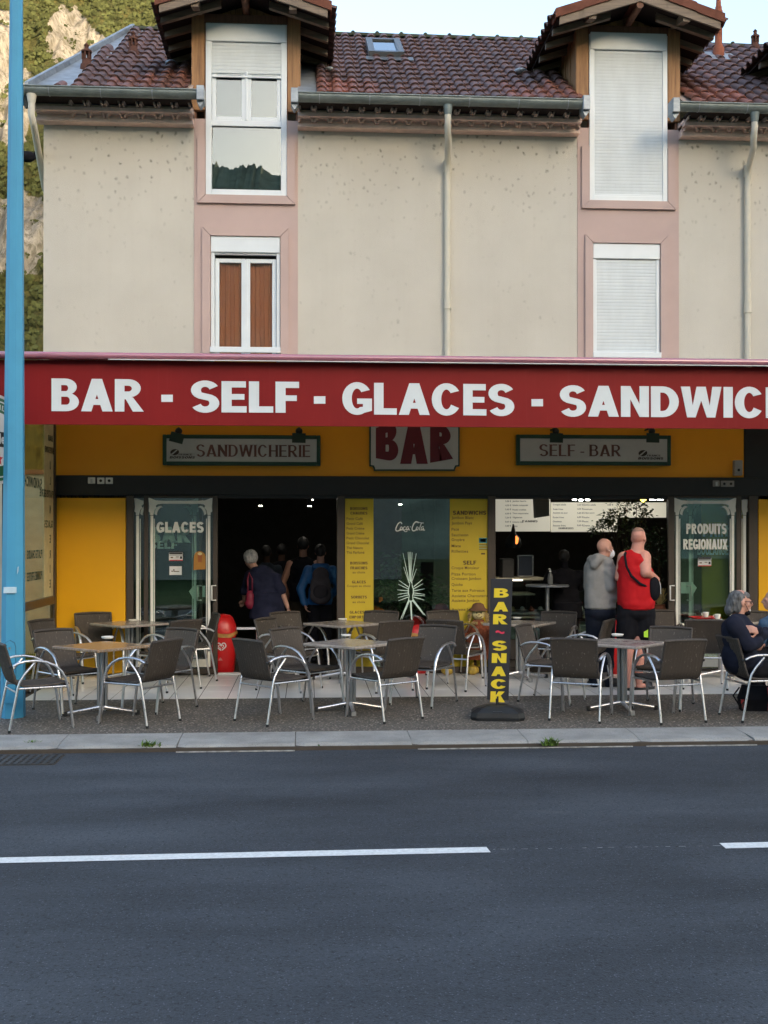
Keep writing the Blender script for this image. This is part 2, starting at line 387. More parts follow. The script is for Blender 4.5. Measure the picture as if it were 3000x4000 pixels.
def gravel():
    m, t, b = nodes('pebble_concrete'); p = wpos(t)
    cr = t.nodes.new('ShaderNodeTexVoronoi'); cr.inputs['Scale'].default_value = 48; t.links.new(p, cr.inputs[0])
    bw = ramp(t, cr.outputs['Color'], [(.15, (.07, .06, .05)), (.45, (.15, .13, .105)), (.72, (.24, .205, .16)), (.93, (.5, .45, .38))])
    bed = ramp(t, cr.outputs['Distance'], [(.3, 0), (.62, 1)])
    c = mixc(t, bed, bw, (.075, .068, .058)); c = mixc(t, ramp(t, nz(t, p, 2.2, 5), [(.45, 0), (.75, .5)]), c, (.13, .115, .095))
    t.links.new(c, b.inputs['Base Color']); b.inputs['Roughness'].default_value = .8
    bump(t, b, mathn(t, 'SUBTRACT', 1, cr.outputs['Distance']), .8, .008); return m
def concrete(name, col):
    m, t, b = nodes(name); p = wpos(t)
    c = ramp(t, nz(t, p, 3, 6, .65), [(.3, tuple(x * .75 for x in col)), (.7, tuple(x * 1.2 for x in col))])
    c = mixc(t, mathn(t, 'MULTIPLY', ramp(t, nz(t, p, 70, 4, .7), [(.36, 1), (.43, 0)]), .6), c, tuple(x * .4 for x in col))
    c = mixc(t, ramp(t, nz(t, wpos(t, (.6, 1, 1)), 1.7, 5), [(.55, 0), (.72, .35)]), c, (.13, .135, .13))
    t.links.new(c, b.inputs['Base Color']); b.inputs['Roughness'].default_value = .9
    bump(t, b, nz(t, p, 120, 4, .7), .6, .006); return m
def tilemat():
    """fired clay: every tile has its own tone (object colour), lichen and soot on top"""
    m, t, b = nodes('clay_tile'); oi = t.nodes.new('ShaderNodeObjectInfo'); p = wpos(t)
    c = mixc(t, .85, ramp(t, nz(t, p, 3.1, 3), [(.3, (.12, .064, .052)), (.7, (.18, .098, .077))]), oi.outputs['Color'], 'MULTIPLY')
    c = mixc(t, mathn(t, 'MULTIPLY', vor(t, wpos(t, (4.9, 2.6, 1)), 1.0, 'Color'), .5), c, (.10, .066, .06))
    c = mixc(t, ramp(t, nz(t, p, 17, 5, .7), [(.45, 0), (.75, .75)]), c, (.058, .045, .045))
    c = mixc(t, ramp(t, nz(t, p, 31, 3, .7), [(.62, 0), (.72, .5)]), c, (.20, .17, .15))
    t.links.new(c, b.inputs['Base Color']); b.inputs['Roughness'].default_value = .62
    bump(t, b, nz(t, p, 60, 4, .7), .5, .005); return m
def wood(name, col, dark, sc=(14, 14, .8)):
    m, t, b = nodes(name); v = wpos(t, sc)
    c = ramp(t, nz(t, v, 2.2, 6, .7), [(.25, dark), (.5, col), (.8, tuple(min(1, x * 1.35) for x in col))])
    c = mixc(t, ramp(t, nz(t, wpos(t, (3, 3, .9)), 1.6, 5), [(.58, 0), (.78, .6)]), c, (.05, .032, .02))
    t.links.new(c, b.inputs['Base Color']); b.inputs['Roughness'].default_value = .7
    bump(t, b, nz(t, v, 3, 5, .7), .35, .004); return m
def zinc(name, col):
    m, t, b = nodes(name); p = wpos(t)
    c = ramp(t, nz(t, wpos(t, (1, 1, 2)), 5, 5, .65), [(.3, tuple(x * .7 for x in col)), (.7, tuple(x * 1.25 for x in col))])
    t.links.new(c, b.inputs['Base Color']); b.inputs['Roughness'].default_value = .5; b.inputs['Metallic'].default_value = .35
    return m
def brushed(name, col=(.78, .78, .8), rough=.28):
    m, t, b = nodes(name)
    n = nz(t, wpos(t, (30, 30, 3)), 3, 3)
    t.links.new(ramp(t, n, [(.3, tuple(x * .8 for x in col)), (.7, col)]), b.inputs['Base Color'])
    b.inputs['Metallic'].default_value = 1; t.links.new(mathn(t, 'MULTIPLY_ADD', n, .2, rough - .08), b.inputs['Roughness']); return m
def wicker():
    m, t, b = nodes('brown_wicker'); v = coord(t, 'Object', (1, 1, 1))
    wv = t.nodes.new('ShaderNodeTexWave'); wv.wave_type = 'BANDS'; wv.bands_direction = 'Y'; wv.inputs['Scale'].default_value = 42; wv.inputs['Distortion'].default_value = .6
    t.links.new(v, wv.inputs[0])
    wz = t.nodes.new('ShaderNodeTexWave'); wz.wave_type = 'BANDS'; wz.bands_direction = 'Z'; wz.inputs['Scale'].default_value = 34; wz.inputs['Distortion'].default_value = .8
    t.links.new(v, wz.inputs[0]); h = mathn(t, 'MULTIPLY', wv.outputs[1], mathn(t, 'MULTIPLY_ADD', wz.outputs[1], .5, .5))
    c = ramp(t, h, [(.1, (.026, .020, .015)), (.5, (.064, .050, .039)), (.9, (.11, .088, .068))])
    scr = mathn(t, 'MULTIPLY', ramp(t, nz(t, wpos(t, (13, 13, 2.4)), 4.5, 6, .8), [(.615, 0), (.645, 1)]), .8)
    c = mixc(t, scr, c, (.38, .35, .3))
    t.links.new(c, b.inputs['Base Color']); b.inputs['Roughness'].default_value = .55; bump(t, b, h, .6, .004); return m
def laminate(name, c0, c1):
    m, t, b = nodes(name); p = wpos(t)
    c = ramp(t, nz(t, wpos(t, (3, 14, 3)), 2.4, 6, .65), [(.3, c0), (.7, c1)])
    c = mixc(t, ramp(t, nz(t, p, 8, 5, .7), [(.5, 0), (.8, .5)]), c, tuple(x * .55 for x in c0))
    t.links.new(c, b.inputs['Base Color']); b.inputs['Roughness'].default_value = .22; b.inputs['Specular IOR Level'].default_value = .6; return m
def canopy_red():
    m, t, b = nodes('red_fascia'); p = wpos(t)
    c = ramp(t, nz(t, p, .9, 4), [(.3, (.185, .005, .007)), (.7, (.235, .008, .009))])
    st = ramp(t, nz(t, wpos(t, (16, 16, .5)), 1.2, 5, .65), [(.55, 0), (.75, .22)])
    c = mixc(t, st, c, (.28, .03, .035)); b.inputs['Specular IOR Level'].default_value = .2
    t.links.new(c, b.inputs['Base Color']); b.inputs['Roughness'].default_value = .5; return m
S = dict(
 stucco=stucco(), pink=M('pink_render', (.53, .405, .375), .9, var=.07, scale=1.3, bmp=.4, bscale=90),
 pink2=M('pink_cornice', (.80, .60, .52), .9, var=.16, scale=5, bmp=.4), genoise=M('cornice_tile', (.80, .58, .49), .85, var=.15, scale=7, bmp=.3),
 grey_tile=M('sooty_tile', (.44, .36, .32), .85, var=.25, scale=8), tile=tilemat(), asphalt=asphalt('asphalt', (.041, .0475, .056), 95, .80),
 gravel=gravel(), kerb=concrete('kerb_concrete', (.29, .288, .27)), line=M('road_paint', (.66, .68, .67), .6, var=.16, scale=45, bmp=.4, bscale=140),
 tilefl=M('terrace_tile', (.72, .70, .66), .33, var=.07, scale=2.5, spec=.5), grout=M('grout', (.07, .06, .05), .9),
 wood=wood('varnished_pine', (.36, .19, .085), (.17, .085, .04)), wood2=wood('brown_wood', (.16, .07, .04), (.08, .035, .02)), greywood=wood('weathered_wood', (.22, .165, .12), (.10, .075, .055), (.9, 14, 14)),
 soffit=M('dark_soffit', (.03, .022, .02), .9), zinc=zinc('zinc_gutter', (.19, .225, .22)), zincb=zinc('zinc_flashing', (.30, .34, .38)), pvc=M('white_pvc', (.72, .78, .82), .4, var=.04, scale=3),
 slat=M('shutter_slat', (.66, .72, .75), .5, var=.06, scale=5, stretch=(1, 1, .3)), pipe=M('cream_pipe', (.60, .57, .48), .55, var=.06, scale=3),
 clay=M('orange_clay', (.27, .095, .055), .8, var=.2, scale=9, bmp=.3), red=canopy_red(), cap=M('canopy_cap', (.40, .15, .20), .25, var=.08, scale=2, spec=.9, coat=.6),
 letter=M('white_lettering', (.66, .72, .76), .45, var=.04, scale=4), yellow=M('yellow_panel', (.80, .40, .003), .38, var=.05, scale=1.2), orange=M('orange_panel', (.86, .36, .006), .45, var=.05, scale=1),
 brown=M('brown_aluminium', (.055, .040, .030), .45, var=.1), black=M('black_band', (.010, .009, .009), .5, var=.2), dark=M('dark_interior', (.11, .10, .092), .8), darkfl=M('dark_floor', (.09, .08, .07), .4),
 blue=M('blue_paint', (.055, .30, .50), .5, var=.05, scale=3), white=M('white_paint', (.72, .72, .70), .5, var=.03), decal=M('pale_decal', (.56, .72, .64), .6, var=.05, scale=8), decal2=M('white_decal', (.80, .80, .74), .6, var=.05, scale=8),
 vinyl=M('yellow_vinyl', (.60, .44, .02), .5, var=.07, scale=1.6), ink=M('dark_ink', (.10, .055, .02), .7), green=M('green_frame', (.010, .055, .035), .5), sign=M('sign_white', (.50, .53, .53), .6, var=.05), maroon=M('maroon_letter', (.13, .010, .02), .5), brownl=M('brown_letter', (.13, .06, .05), .6, var=.4, scale=3),
 alu=brushed('aluminium'), steel=brushed('grey_steel', (.5, .51, .52), .35), wicker=wicker(), rimw=M('wicker_rim', (.050, .041, .034), .55, var=.5, scale=70, bmp=.6, bscale=110),
 lam=laminate('warm_laminate', (.20, .135, .085), (.36, .26, .165)), lamg=laminate('grey_laminate', (.24, .21, .185), (.42, .38, .34)), porc=M('porcelain', (.78, .77, .72), .25, var=.03),
 redp=M('red_plastic', (.55, .010, .012), .35, var=.05, scale=4), bag=M('amber_bin_liner', (.42, .22, .06), .4, var=.3, scale=20), blackp=M('black_plastic', (.014, .016, .018), .45, var=.2, scale=12, bmp=.2), yel=M('yellow_letter', (.72, .55, .02), .5, var=.05), pinkred=M('pink_letter', (.62, .03, .08), .5),
 skin=M('skin', (.50, .26, .19), .55, var=.08, scale=9), skin2=M('sunburnt_skin', (.60, .27, .20), .5, var=.1, scale=12), navy=M('navy_cloth', (.022, .026, .055), .9, var=.2, scale=9, bmp=.3, bscale=50), blackc=M('black_cloth', (.010, .010, .013), .9, var=.2, scale=9),
 greyc=M('grey_fleece', (.25, .245, .235), .95, var=.12, scale=8, bmp=.5, bscale=50), redc=M('red_jersey', (.46, .012, .016), .75, var=.08, scale=6, bmp=.2, bscale=30), bluec=M('blue_shell', (.008, .085, .25), .6, var=.2, scale=9), packc=M('grey_rucksack', (.060, .052, .058), .9, var=.2), crimson=M('crimson_leather', (.22, .015, .045), .5),
 hairw=M('white_hair', (.52, .52, .54), .7, var=.35, scale=60, stretch=(1, 1, .4)), hairg=M('grey_hair', (.10, .10, .10), .7, var=.8, scale=34, stretch=(1, 1, .25), bmp=.5), hairb=M('blond_hair', (.42, .33, .21), .6, var=.3, scale=40, stretch=(1, 1, .3)), hairk=M('black_hair', (.012, .010, .010), .6), stubble=M('cropped_hair', (.30, .17, .125), .7, var=.12, scale=50),
 mask=M('white_mask', (.78, .80, .84), .8), denim=M('denim', (.05, .095, .16), .85, var=.3, scale=14), lime=M('lime_patch', (.42, .72, .04), .5), leaf=M('plant_leaf', (.030, .065, .022), .5, var=.4, scale=20), leafd=M('ficus_leaf', (.10, .13, .045), .5, var=.5, scale=20), stem=M('plant_stem', (.07, .045, .025), .8),
 straw=M('straw', (.42, .30, .13), .9, var=.35, scale=40), sack=M('sackcloth', (.62, .52, .26), .9, var=.1, scale=20), hatb=M('brown_felt', (.16, .085, .05), .9), hatm=M('maroon_felt', (.13, .02, .03), .9), paper=M('paper', (.70, .71, .70), .7), teal=M('teal_print', (.06, .30, .36), .6), weed=M('weed', (.10, .17, .04), .8, var=.5, scale=30),
 rake=M('rake_clay', (.17, .068, .046), .8, var=.2, scale=9, bmp=.3), navyd=M('dark_navy_jumper', (.014, .016, .028), .9, var=.2, scale=9), edge=M('worn_edge_paint', (.30, .30, .28), .8, var=.5, scale=14), screenglass=glass('tinted_screen_glass', .04, (.93, .88, .70), 0, .12), shopglass=glass('shop_glass', .055, (.80, .88, .85)), winglass=glass('window_glass', .02, (.92, .94, .94)), mirrorglass=glass('sky_reflecting_glass', .07, (.7, .8, .8)), skylightglass=glass('skylight_glass', .35, (.6, .75, .9)),
 curtain=M('rust_curtain', (.62, .24, .12), .85, var=.06, scale=6, stretch=(1, 1, .2)), house=M('pale_house', (.5, .47, .4), .9), menu=emit('lit_menu_board', (.80, .76, .62), .09), spot=emit('spot_lamp', (1, .93, .8), 22), orangel=emit('orange_heat_lamp', (1, .25, .05), .5), lampw=emit('ceiling_panel_lamp', (1, .97, .9), 12), yellowl=emit('yellow_lamp', (1, .8, .12), 1.6))
# ================================================================== hills and sky-line
def hillmat(name, lo):
    m, t, b = nodes(name); p = wpos(t)
    rk = ramp(t, nz(t, wpos(t, (.12, .12, .035)), 1, 8, .72), [(.32, (.10, .095, .085)), (.52, (.22, .21, .185)), (.74, (.37, .35, .31))])
    crack = ramp(t, nz(t, wpos(t, (.5, .5, .12)), 1.3, 7, .75), [(.40, .85), (.54, 0)])
    rk = mixc(t, crack, rk, (.075, .07, .05))
    gr = ramp(t, nz(t, wpos(t, (1, 1, 1)), .35, 6, .7), [(.3, (.022, .030, .013)), (.7, (.075, .070, .024))])
    at = t.nodes.new('ShaderNodeAttribute'); at.attribute_name = 'veg'
    k = ramp(t, mathn(t, 'ADD', at.outputs['Fac'], mathn(t, 'MULTIPLY_ADD', nz(t, p, .16, 7, .75), .9, -.45)), [(.44, 0), (.56, 1)])
    t.links.new(mixc(t, k, rk, gr), b.inputs['Base Color']); b.inputs['Roughness'].default_value = .95
    b.inputs['Specular IOR Level'].default_value = .1
    bump(t, b, nz(t, wpos(t, (1, 1, .3)), .6, 7, .75), 1, 1.2); return m
HM = hillmat('cliff_rock_and_scrub', 0)
def hill(x, t):
    """front of the hill: t 0 foot .. 1 crest"""
    H = 205 - .62 * (x + 60); H = max(70, min(225, H))
    H += 9 * noise.noise(Vector((x * .03, 2, 0)))
    z = -6 + (H + 6) * t
    y = 240 + 175 * (t ** 1.4) + 10 * noise.noise(Vector((x * .018, t * 3, 5)))
    y += 9 * noise.fractal(Vector((x * .045, z * .02, 1.7)), 1, 2.1, 6) + 3.5 * noise.fractal(Vector((x * .2, z * .06, 9)), .8, 2.2, 5)
    return Vector((x, y, z))
def inside(x, y, pg):
    c = False; n = len(pg)
    for i in range(n):
        x0, y0 = pg[i]; x1, y1 = pg[i - 1]
        if (y0 > y) != (y1 > y) and x < (x1 - x0) * (y - y0) / (y1 - y0) + x0: c = not c
    return c
# bare rock, by bearing from the street
CRAG = [(170, 190), (205, 60), (240, 35), (260, 60), (290, 45), (330, 100), (410, 160), (440, 200), (300, 290), (230, 290), (190, 240)]
CLIFF = [[(-600, 80), (0, 60), (45, 80), (60, 330), (90, 290), (130, 320), (170, 420), (115, 470), (90, 640), (40, 600), (-600, 560)], [(-600, 760), (30, 800), (60, 760), (180, 800), (180, 1000), (100, 1090), (-600, 1050)]]
mb = MB(); NX, NT = 330, 190; vs = []; veg = []
for i in range(NX + 1):
    x = -190 + 250 * i / NX
    for j in range(NT + 1):
        t = j / NT; v = hill(x, t); vs.append(v)
        g = .58 + .55 * noise.fractal(Vector((x * .05, v.z * .035, 3.3)), 1, 2, 4) + .25 * max(0, (v.z - 125) / 40)
        uu = 1500 + 4500 * tan(math.atan(v.x / (v.y + 14.77)) - YAW) + 22 * noise.noise(v * .06); vv = 2090 - 4500 * (v.z - 1.78) / (v.y + 14.77) + 22 * noise.noise(v * .07 + Vector((5, 0, 0)))
        if inside(uu, vv, CRAG): g -= .85
        elif vv < 330 and uu > 90: g += .3
        if vv > 1090: g += .35
        for pg in CLIFF:
            if inside(uu, vv, pg): g -= .5
        veg.append(g)
fs = [(i * (NT + 1) + j, (i + 1) * (NT + 1) + j, (i + 1) * (NT + 1) + j + 1, i * (NT + 1) + j + 1) for i in range(NX) for j in range(NT)]
mb.add(vs, fs, True); me = mb.mesh('hill', HM); at = me.attributes.new('veg', 'FLOAT', 'POINT'); at.data.foreach_set('value', veg)
ho = link('hill', me); ho['kind'] = 'structure'
# scrub growing on it: clumps of leaf-sized faces
sm = MB(); rnd = random.Random(3)
scrub = M('scrub_leaves', (.040, .048, .018), .9, var=.6, scale=.25)
for k in range(6500):
    i = rnd.randint(85, 190); j = rnd.randint(30, NT); q = i * (NT + 1) + j
    if veg[q] < .62 and rnd.random() > .05: continue
    c = vs[q]; r = rnd.uniform(.5, 1.7)
    for n in range(9):
        d = Vector((rnd.gauss(0, 1), rnd.gauss(0, 1) - .5, rnd.gauss(0, .8) + .5)) * r * .55; a = rnd.random() * 6; s = r * rnd.uniform(.35, .6)
        ux = Vector((cos(a), .3 * sin(a * 3), sin(a))) * s; uy = Vector((-sin(a), rnd.uniform(-.6, .6), cos(a))) * s * .8
        sm.add([c + d - ux, c + d + uy, c + d + ux, c + d - uy], [(0, 1, 2, 3)])
struct('hillside_scrub', sm, scrub, 'stuff')
# the ridge and the house across the road, behind the photographer
rb = MB(); rv = []; n = 2600
for i in range(n + 1):
    x = -420 + 900 * i / n; H = 78 + 200 * math.exp(-((x - 262) / 85) ** 2) + 10 * noise.fractal(Vector((x * .03, 7, 1)), 1, 2, 4) + 1.2 * noise.noise(Vector((x * .3, 1, 4))) + 1.1 * noise.noise(Vector((x * 1.3, 1, 4))) + .7 * noise.noise(Vector((x * 3.1, 1, 4)))  # the narrow tall peak is added to block the sun from the lower hill
    rv += [(x, -70, -3), (x, -150, H * .45), (x, -225, H), (x, -300, H * .9), (x, -420, 0)]
rb.add(rv, [(i * 5 + j, (i + 1) * 5 + j, (i + 1) * 5 + j + 1, i * 5 + j + 1) for i in range(n) for j in range(4)])
struct('ridge', rb, M('wooded_ridge', (.24, .28, .20), .95, var=.5, scale=.2, bmp=0))
h = thing('house', 'pale two-storey house with a chimney across the road, seen in the window reflection', 'house', (-6, -34, 0))
b = MB(); b.box(-14, 4, -44, -34, -.1, 6.2); b.build('wall', S['house'], h, world=True)
b = MB(); b.add([(-14.5, -44.5, 6.2), (4.5, -44.5, 6.2), (4.5, -33.5, 6.2), (-14.5, -33.5, 6.2), (-14.5, -39, 8.6), (4.5, -39, 8.6)], [(0, 1, 5, 4), (2, 3, 4, 5), (0, 4, 3), (1, 2, 5), (0, 3, 2, 1)]); b.build('roof', S['grey_tile'], h, world=True)
b = MB(); b.box(-8.4, -7.2, -39.6, -38.4, 7.8, 9.9); b.build('chimney', S['house'], h, world=True)
for x in (-11, -7, -3, 1):
    b = MB(); b.box(x, x + 1.2, -34, -33.95, 3.6, 5); b.build('window', S['dark'], h, world=True)
# ================================================================== ground, road, pavement
YK0 = -4.10; YK1 = -4.64; YK2 = -4.69; ZR = -.10; YT = G(1500, 2722).y
b = MB(); b.quad((-600, -500, ZR - .02), (600, -500, ZR - .02), (600, YK1, ZR - .02), (-600, YK1, ZR - .02)); b.quad((-600, .3, ZR - .02), (600, .3, ZR - .02), (600, 700, ZR - .02), (-600, 700, ZR - .02)); struct('ground', b, M('grassy_ground', (.06, .09, .03), .95, var=.4, scale=.7))
b = MB(); nx = 160
for i in range(nx):
    x0, x1 = -160 + 320 * i / nx, -160 + 320 * (i + 1) / nx
    b.quad((x0, -16, ZR), (x1, -16, ZR), (x1, -9, ZR + .0), (x0, -9, ZR + .0)); b.quad((x0, -9, ZR), (x1, -9, ZR), (x1, YK2 + .03, ZR), (x0, YK2 + .03, ZR))
struct('road', b, S['asphalt'])
lines = thing('road_markings', None, None); lines['kind'] = 'structure'
def dash(pts):
    vs = [G(u, v, ZR + .004) for u, v in pts]; m = MB(); n = 60
    A, Bq, Cq, D = vs
    for k in range(n):
        a, c = k / n, (k + 1) / n
        w0 = .003 * noise.noise(Vector((k * .7, 1, 0))); w1 = .003 * noise.noise(Vector(((k + 1) * .7, 1, 0)))
        m.quad(A.lerp(Bq, a) + Vector((0, w0, 0)), A.lerp(Bq, c) + Vector((0, w1, 0)), D.lerp(Cq, c) - Vector((0, w1, 0)), D.lerp(Cq, a) - Vector((0, w0, 0)))
    m.build('dashed_line', S['line'], lines)
dash([(-900, 3391), (1917, 3329), (1900, 3308), (-900, 3369)])
sm_ = MB(); rs_ = random.Random(3); u_ = 1925
while u_ < 2800:
    L_ = rs_.uniform(4, 30); v_ = 3318 - (u_ - 1917) * .0165; a_ = G(u_, v_, ZR + .003); c_ = G(u_ + L_, v_ - .3, ZR + .003); w_ = Vector((0, rs_.uniform(.001, .0035), 0)); sm_.quad(a_, c_, c_ + w_, a_ + w_ * .7); u_ += L_ + rs_.uniform(5, 45)
sm_.build('worn_seam', S['line'], lines)
dash([(2835, 3314), (4600, 3274), (4600, 3253), (2810, 3293)])
b = MB(); b.quad((-60, YK0, -.035), (60, YK0, -.035), (60, YT, -.004), (-60, YT, -.004)); b.quad((-60, YT, -.004), (-3.75, YT, -.004), (-3.75, .3, -.004), (-60, .3, -.004)); struct('pavement', b, S['gravel'])
kr = thing('kerb', None, None, (0, YK1, 0)); kr['kind'] = 'structure'
b = MB(); x0 = PX(690, YK1) - 12 * 1.03
for k in range(26):
    xa, xb = x0 + k * 1.03 + .003, x0 + (k + 1) * 1.03 - .003
    if xb < -5.2: continue
    m = MB(); rr = random.Random(k); n = 12
    rows = []
    for i in range(n + 1):
        x = xa + (xb - xa) * i / n; j1 = .006 * noise.noise(Vector((x * 3, 1, 0))); j2 = .012 * noise.noise(Vector((x * 4, 5, 0))); e = .02 if i in (0, n) and rr.random() < .5 else 0
        rows.append([(x, YK0 + .0, -.034), (x, YK0 - .28, -.041), (x, YK1 + .03, -.047 + j1 - e), (x, YK1 - .005 + j2 + e, -.062 + j1 - e), (x, YK2 + j2, ZR - .02), (x, YK0, ZR - .03)])
    m.ring(rows, closed=True, cap=True, smooth=False); m.build('kerb_stone', S['kerb'], kr, world=True)
    if xa > -1.4 and k % 4 != 1: q = MB(); q.box(xa + .02 * (k % 3), xb - .1 * (k % 2), YK2 - .022, YK2 - .006, ZR - .01, ZR + .008); q.build('pale_mortar_edge', S['edge'], kr, world=True)
b = MB(); b.box(-60, 60, YK2 + .01, YK0 - .002, ZR - .03, -.068); b.build('joint_mortar', S['grout'], kr, world=True)
fl = thing('terrace_floor', None, None, (0, 0, 0)); fl['kind'] = 'structure'
b = MB(); b.box(-3.72, 7.6, YT, .30, -.03, -.0035); b.build('grout_bed', S['grout'], fl)
TW = .3155; ny = 4; TL = (-YT + .08) / ny; tm = MB(); tm.bbox(.0038, TW - .0038, .003, TL - .003, -.012, 0, .0015); tmesh = tm.mesh('floor_tile', S['tilefl'])
xt = PX(775, YT) - TW * 6
for i in range(30):
    for j in range(ny):
        x = xt + i * TW
        if x < -3.74: continue
        o = link('floor_tile', tmesh, fl, (x, YT + j * TL, random.uniform(-.0008, .0008)))
# drain grate and weeds in the gutter
gx = G(95, 2968, ZR); gr = thing('drain_grate', 'dark iron drain grate set in the asphalt by the kerb at the left edge', 'drain', (gx.x, gx.y, ZR))
b = MB(); b.box(-.40, .30, -.24, .20, -.03, .002); b.build('frame', S['grout'], gr)
b = MB()
for k in range(12): b.box(-.39 + k * .058, -.36 + k * .058, -.23, .19, .002, .009)
for k in range(7): b.box(-.39, .29, -.22 + k * .066, -.205 + k * .066, .0025, .0085)
b.build('grating', M('cast_iron', (.045, .05, .055), .6, .4, var=.3, scale=30), gr)
def weed(u, v, n, s, label, k):
    g = G(u, v, -.08); m = MB(); r = random.Random(k)
    for i in range(n):
        a = r.random() * 2 * pi; L = s * r.uniform(.4, 1); w_ = .006; sp = r.uniform(.2, 1.1)
        base = Vector((r.gauss(0, s * .35), r.gauss(0, .012), 0)); d = Vector((cos(a) * sp, sin(a) * sp * .6, 1)).normalized(); sd_ = Vector((-sin(a), cos(a), 0)) * w_
        mid = base + d * L * .6; tip = base + d * L + Vector((cos(a), sin(a), -.5)) * L * .25
        m.add([base - sd_, base + sd_, mid + sd_ * 1.2, mid - sd_ * 1.2, tip], [(0, 1, 2, 3), (3, 2, 4)])
    o = m.build('weed', S['weed']); o.location = g; setp(o, label, 'weed', 'weeds growing along the kerb')
weed(125, 2915, 70, .07, 'flat green weed in the gutter beside the drain grate', 1)
weed(585, 2925, 60, .10, 'green weed tuft at the kerb foot in front of the warm wooden table', 2)
weed(2148, 2912, 60, .10, 'dry upright weed growing from a kerb joint right of the black sign base', 3)
weed(1250, 2916, 25, .05, 'tiny weed in the crumbling kerb joint below the middle table', 4)
# ================================================================== the building
XL = PX(168, 0); XR = 11.5
bd = thing('terraced_house', 'cream rendered house with pink window bands, tiled roof and wooden dormers above the shop', 'house', (0, 0, 0))
U1 = (757, 1163); U2 = (2256, 2652)
p1 = (PX(U1[0], 0), PX(U1[1], 0)); p2 = (PX(U2[0], 0), PX(U2[1], 0))
DX = 3.05
p3 = (p2[0] + DX, p2[1] + DX)
ZW0, ZC = 3.2, 6.83         # bottom of the upper wall, underside of the cornice
ZEAVE = 7.20; SL = .64; YE = -.50
def roofz(y): return ZEAVE + SL * (y - YE)
b = MB()
for x0, x1 in ((XL, p1[0]), (p1[1], p2[0]), (p2[1], p3[0]), (p3[1], XR)): b.box(x0, x1, 0, .3, ZW0, ZC + .25)
b.box(XL, XL + .3, .3, 7, -.1, 7.3); b.box(XL, XR, 7, 7.3, -.1, 7.0)
b.build('wall', S['stucco'], bd)
def zz(v, u=960, Y=0): return P(u, v, Y).z
# window openings: (u0, u1, v_top, v_bottom) of the white frames
W1a = (803, 1120, 96, 766); W1b = (822, 1095, 925, 1420); W2a = (2302, 2607, 130, 788); W2b = (2315, 2578, 953, 1440)
def pinkcol(px, wa, wb, uo, ui):
    """pink render band between two window openings with raised surrounds"""
    um = (uo[0] + uo[1]) / 2
    a0, a1 = PX(wa[0], 0), PX(wa[1], 0); c0, c1 = PX(wb[0], 0), PX(wb[1], 0)
    zt = 7.08; za = zz(wa[3], um); zb = zz(wb[2], um)
    m = MB()
    m.box(px[0], a0, -.012, .3, za, zt); m.box(a1, px[1], -.012, .3, za, zt)
    m.box(px[0], px[1], -.012, .3, zb, za); m.box(px[0], c0, -.012, .3, ZW0, zb); m.box(c1, px[1], -.012, .3, ZW0, zb)
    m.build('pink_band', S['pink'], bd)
    m = MB(); e = .006; yo = -.05
    def frame(x0, x1, z0, z1, w_, bot=True, top=True):
        poly = lambda q: m.prism(q, yo, -.013)
        poly([(x0 - w_, z1 + (w_ if top else 0)), (x0 - w_, z0 - w_ if bot else z0), (x0 - .002, z0), (x0 - .002, z1)])
        poly([(x1 + w_, z1 + (w_ if top else 0)), (x1 + .002, z1), (x1 + .002, z0), (x1 + w_, z0 - w_ if bot else z0)])
        if top: poly([(x0 - w_ + e, z1 + w_), (x0 + e, z1), (x1 - e, z1), (x1 + w_ - e, z1 + w_)])
        if bot: poly([(x0 - w_ + e, z0 - w_), (x0 + e, z0), (x1 - e, z0), (x1 + w_ - e, z0 - w_)])
    frame(a0, a1, za, zt - .25, .105, True, False); frame(c0, c1, ZW0, zb, .105, False, True)
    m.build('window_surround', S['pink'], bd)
    return a0, a1, za, c0, c1, zb
g1 = pinkcol(p1, W1a, W1b, U1, None); g2 = pinkcol(p2, W2a, W2b, U2, None)
g3 = tuple(v + DX if k in (0, 1, 3, 4) else v for k, v in enumerate(g2))
m = MB(); m.box(p3[0], p3[1], -.012, .3, ZW0, 7.08); m.build('pink_band', S['pink'], bd)
# windows
SLM = {}
def slats(parent, x0, x1, z0, z1, y, pitch=.0435):
    w_ = x1 - x0; k = round(w_, 3)
    if k not in SLM:
        m = MB(); m.ring([[(0, 0, .001), (0, -.002, pitch * .25), (0, -.003, pitch * .8), (0, -.002, pitch * .97), (0, .004, pitch * .97), (0, .004, .001)],
                          [(w_, 0, .001), (w_, -.002, pitch * .25), (w_, -.003, pitch * .8), (w_, -.002, pitch * .97), (w_, .004, pitch * .97), (w_, .004, .001)]], smooth=False)
        SLM[k] = m.mesh('slat', S['slat'])
    z = z1 - pitch
    while z > z0 - .004:
        link('slat', SLM[k], parent, (x0, y, z)); z -= pitch
def frame_mb(m, x0, x1, z0, z1, t, y0, y1):
    m.bbox(x0, x0 + t, y0, y1, z0, z1, .004); m.bbox(x1 - t, x1, y0, y1, z0, z1, .004)
    m.bbox(x0 + t + .001, x1 - t - .001, y0 + .001, y1, z1 - t, z1, .004); m.bbox(x0 + t + .001, x1 - t - .001, y0 + .001, y1, z0, z0 + t, .004)
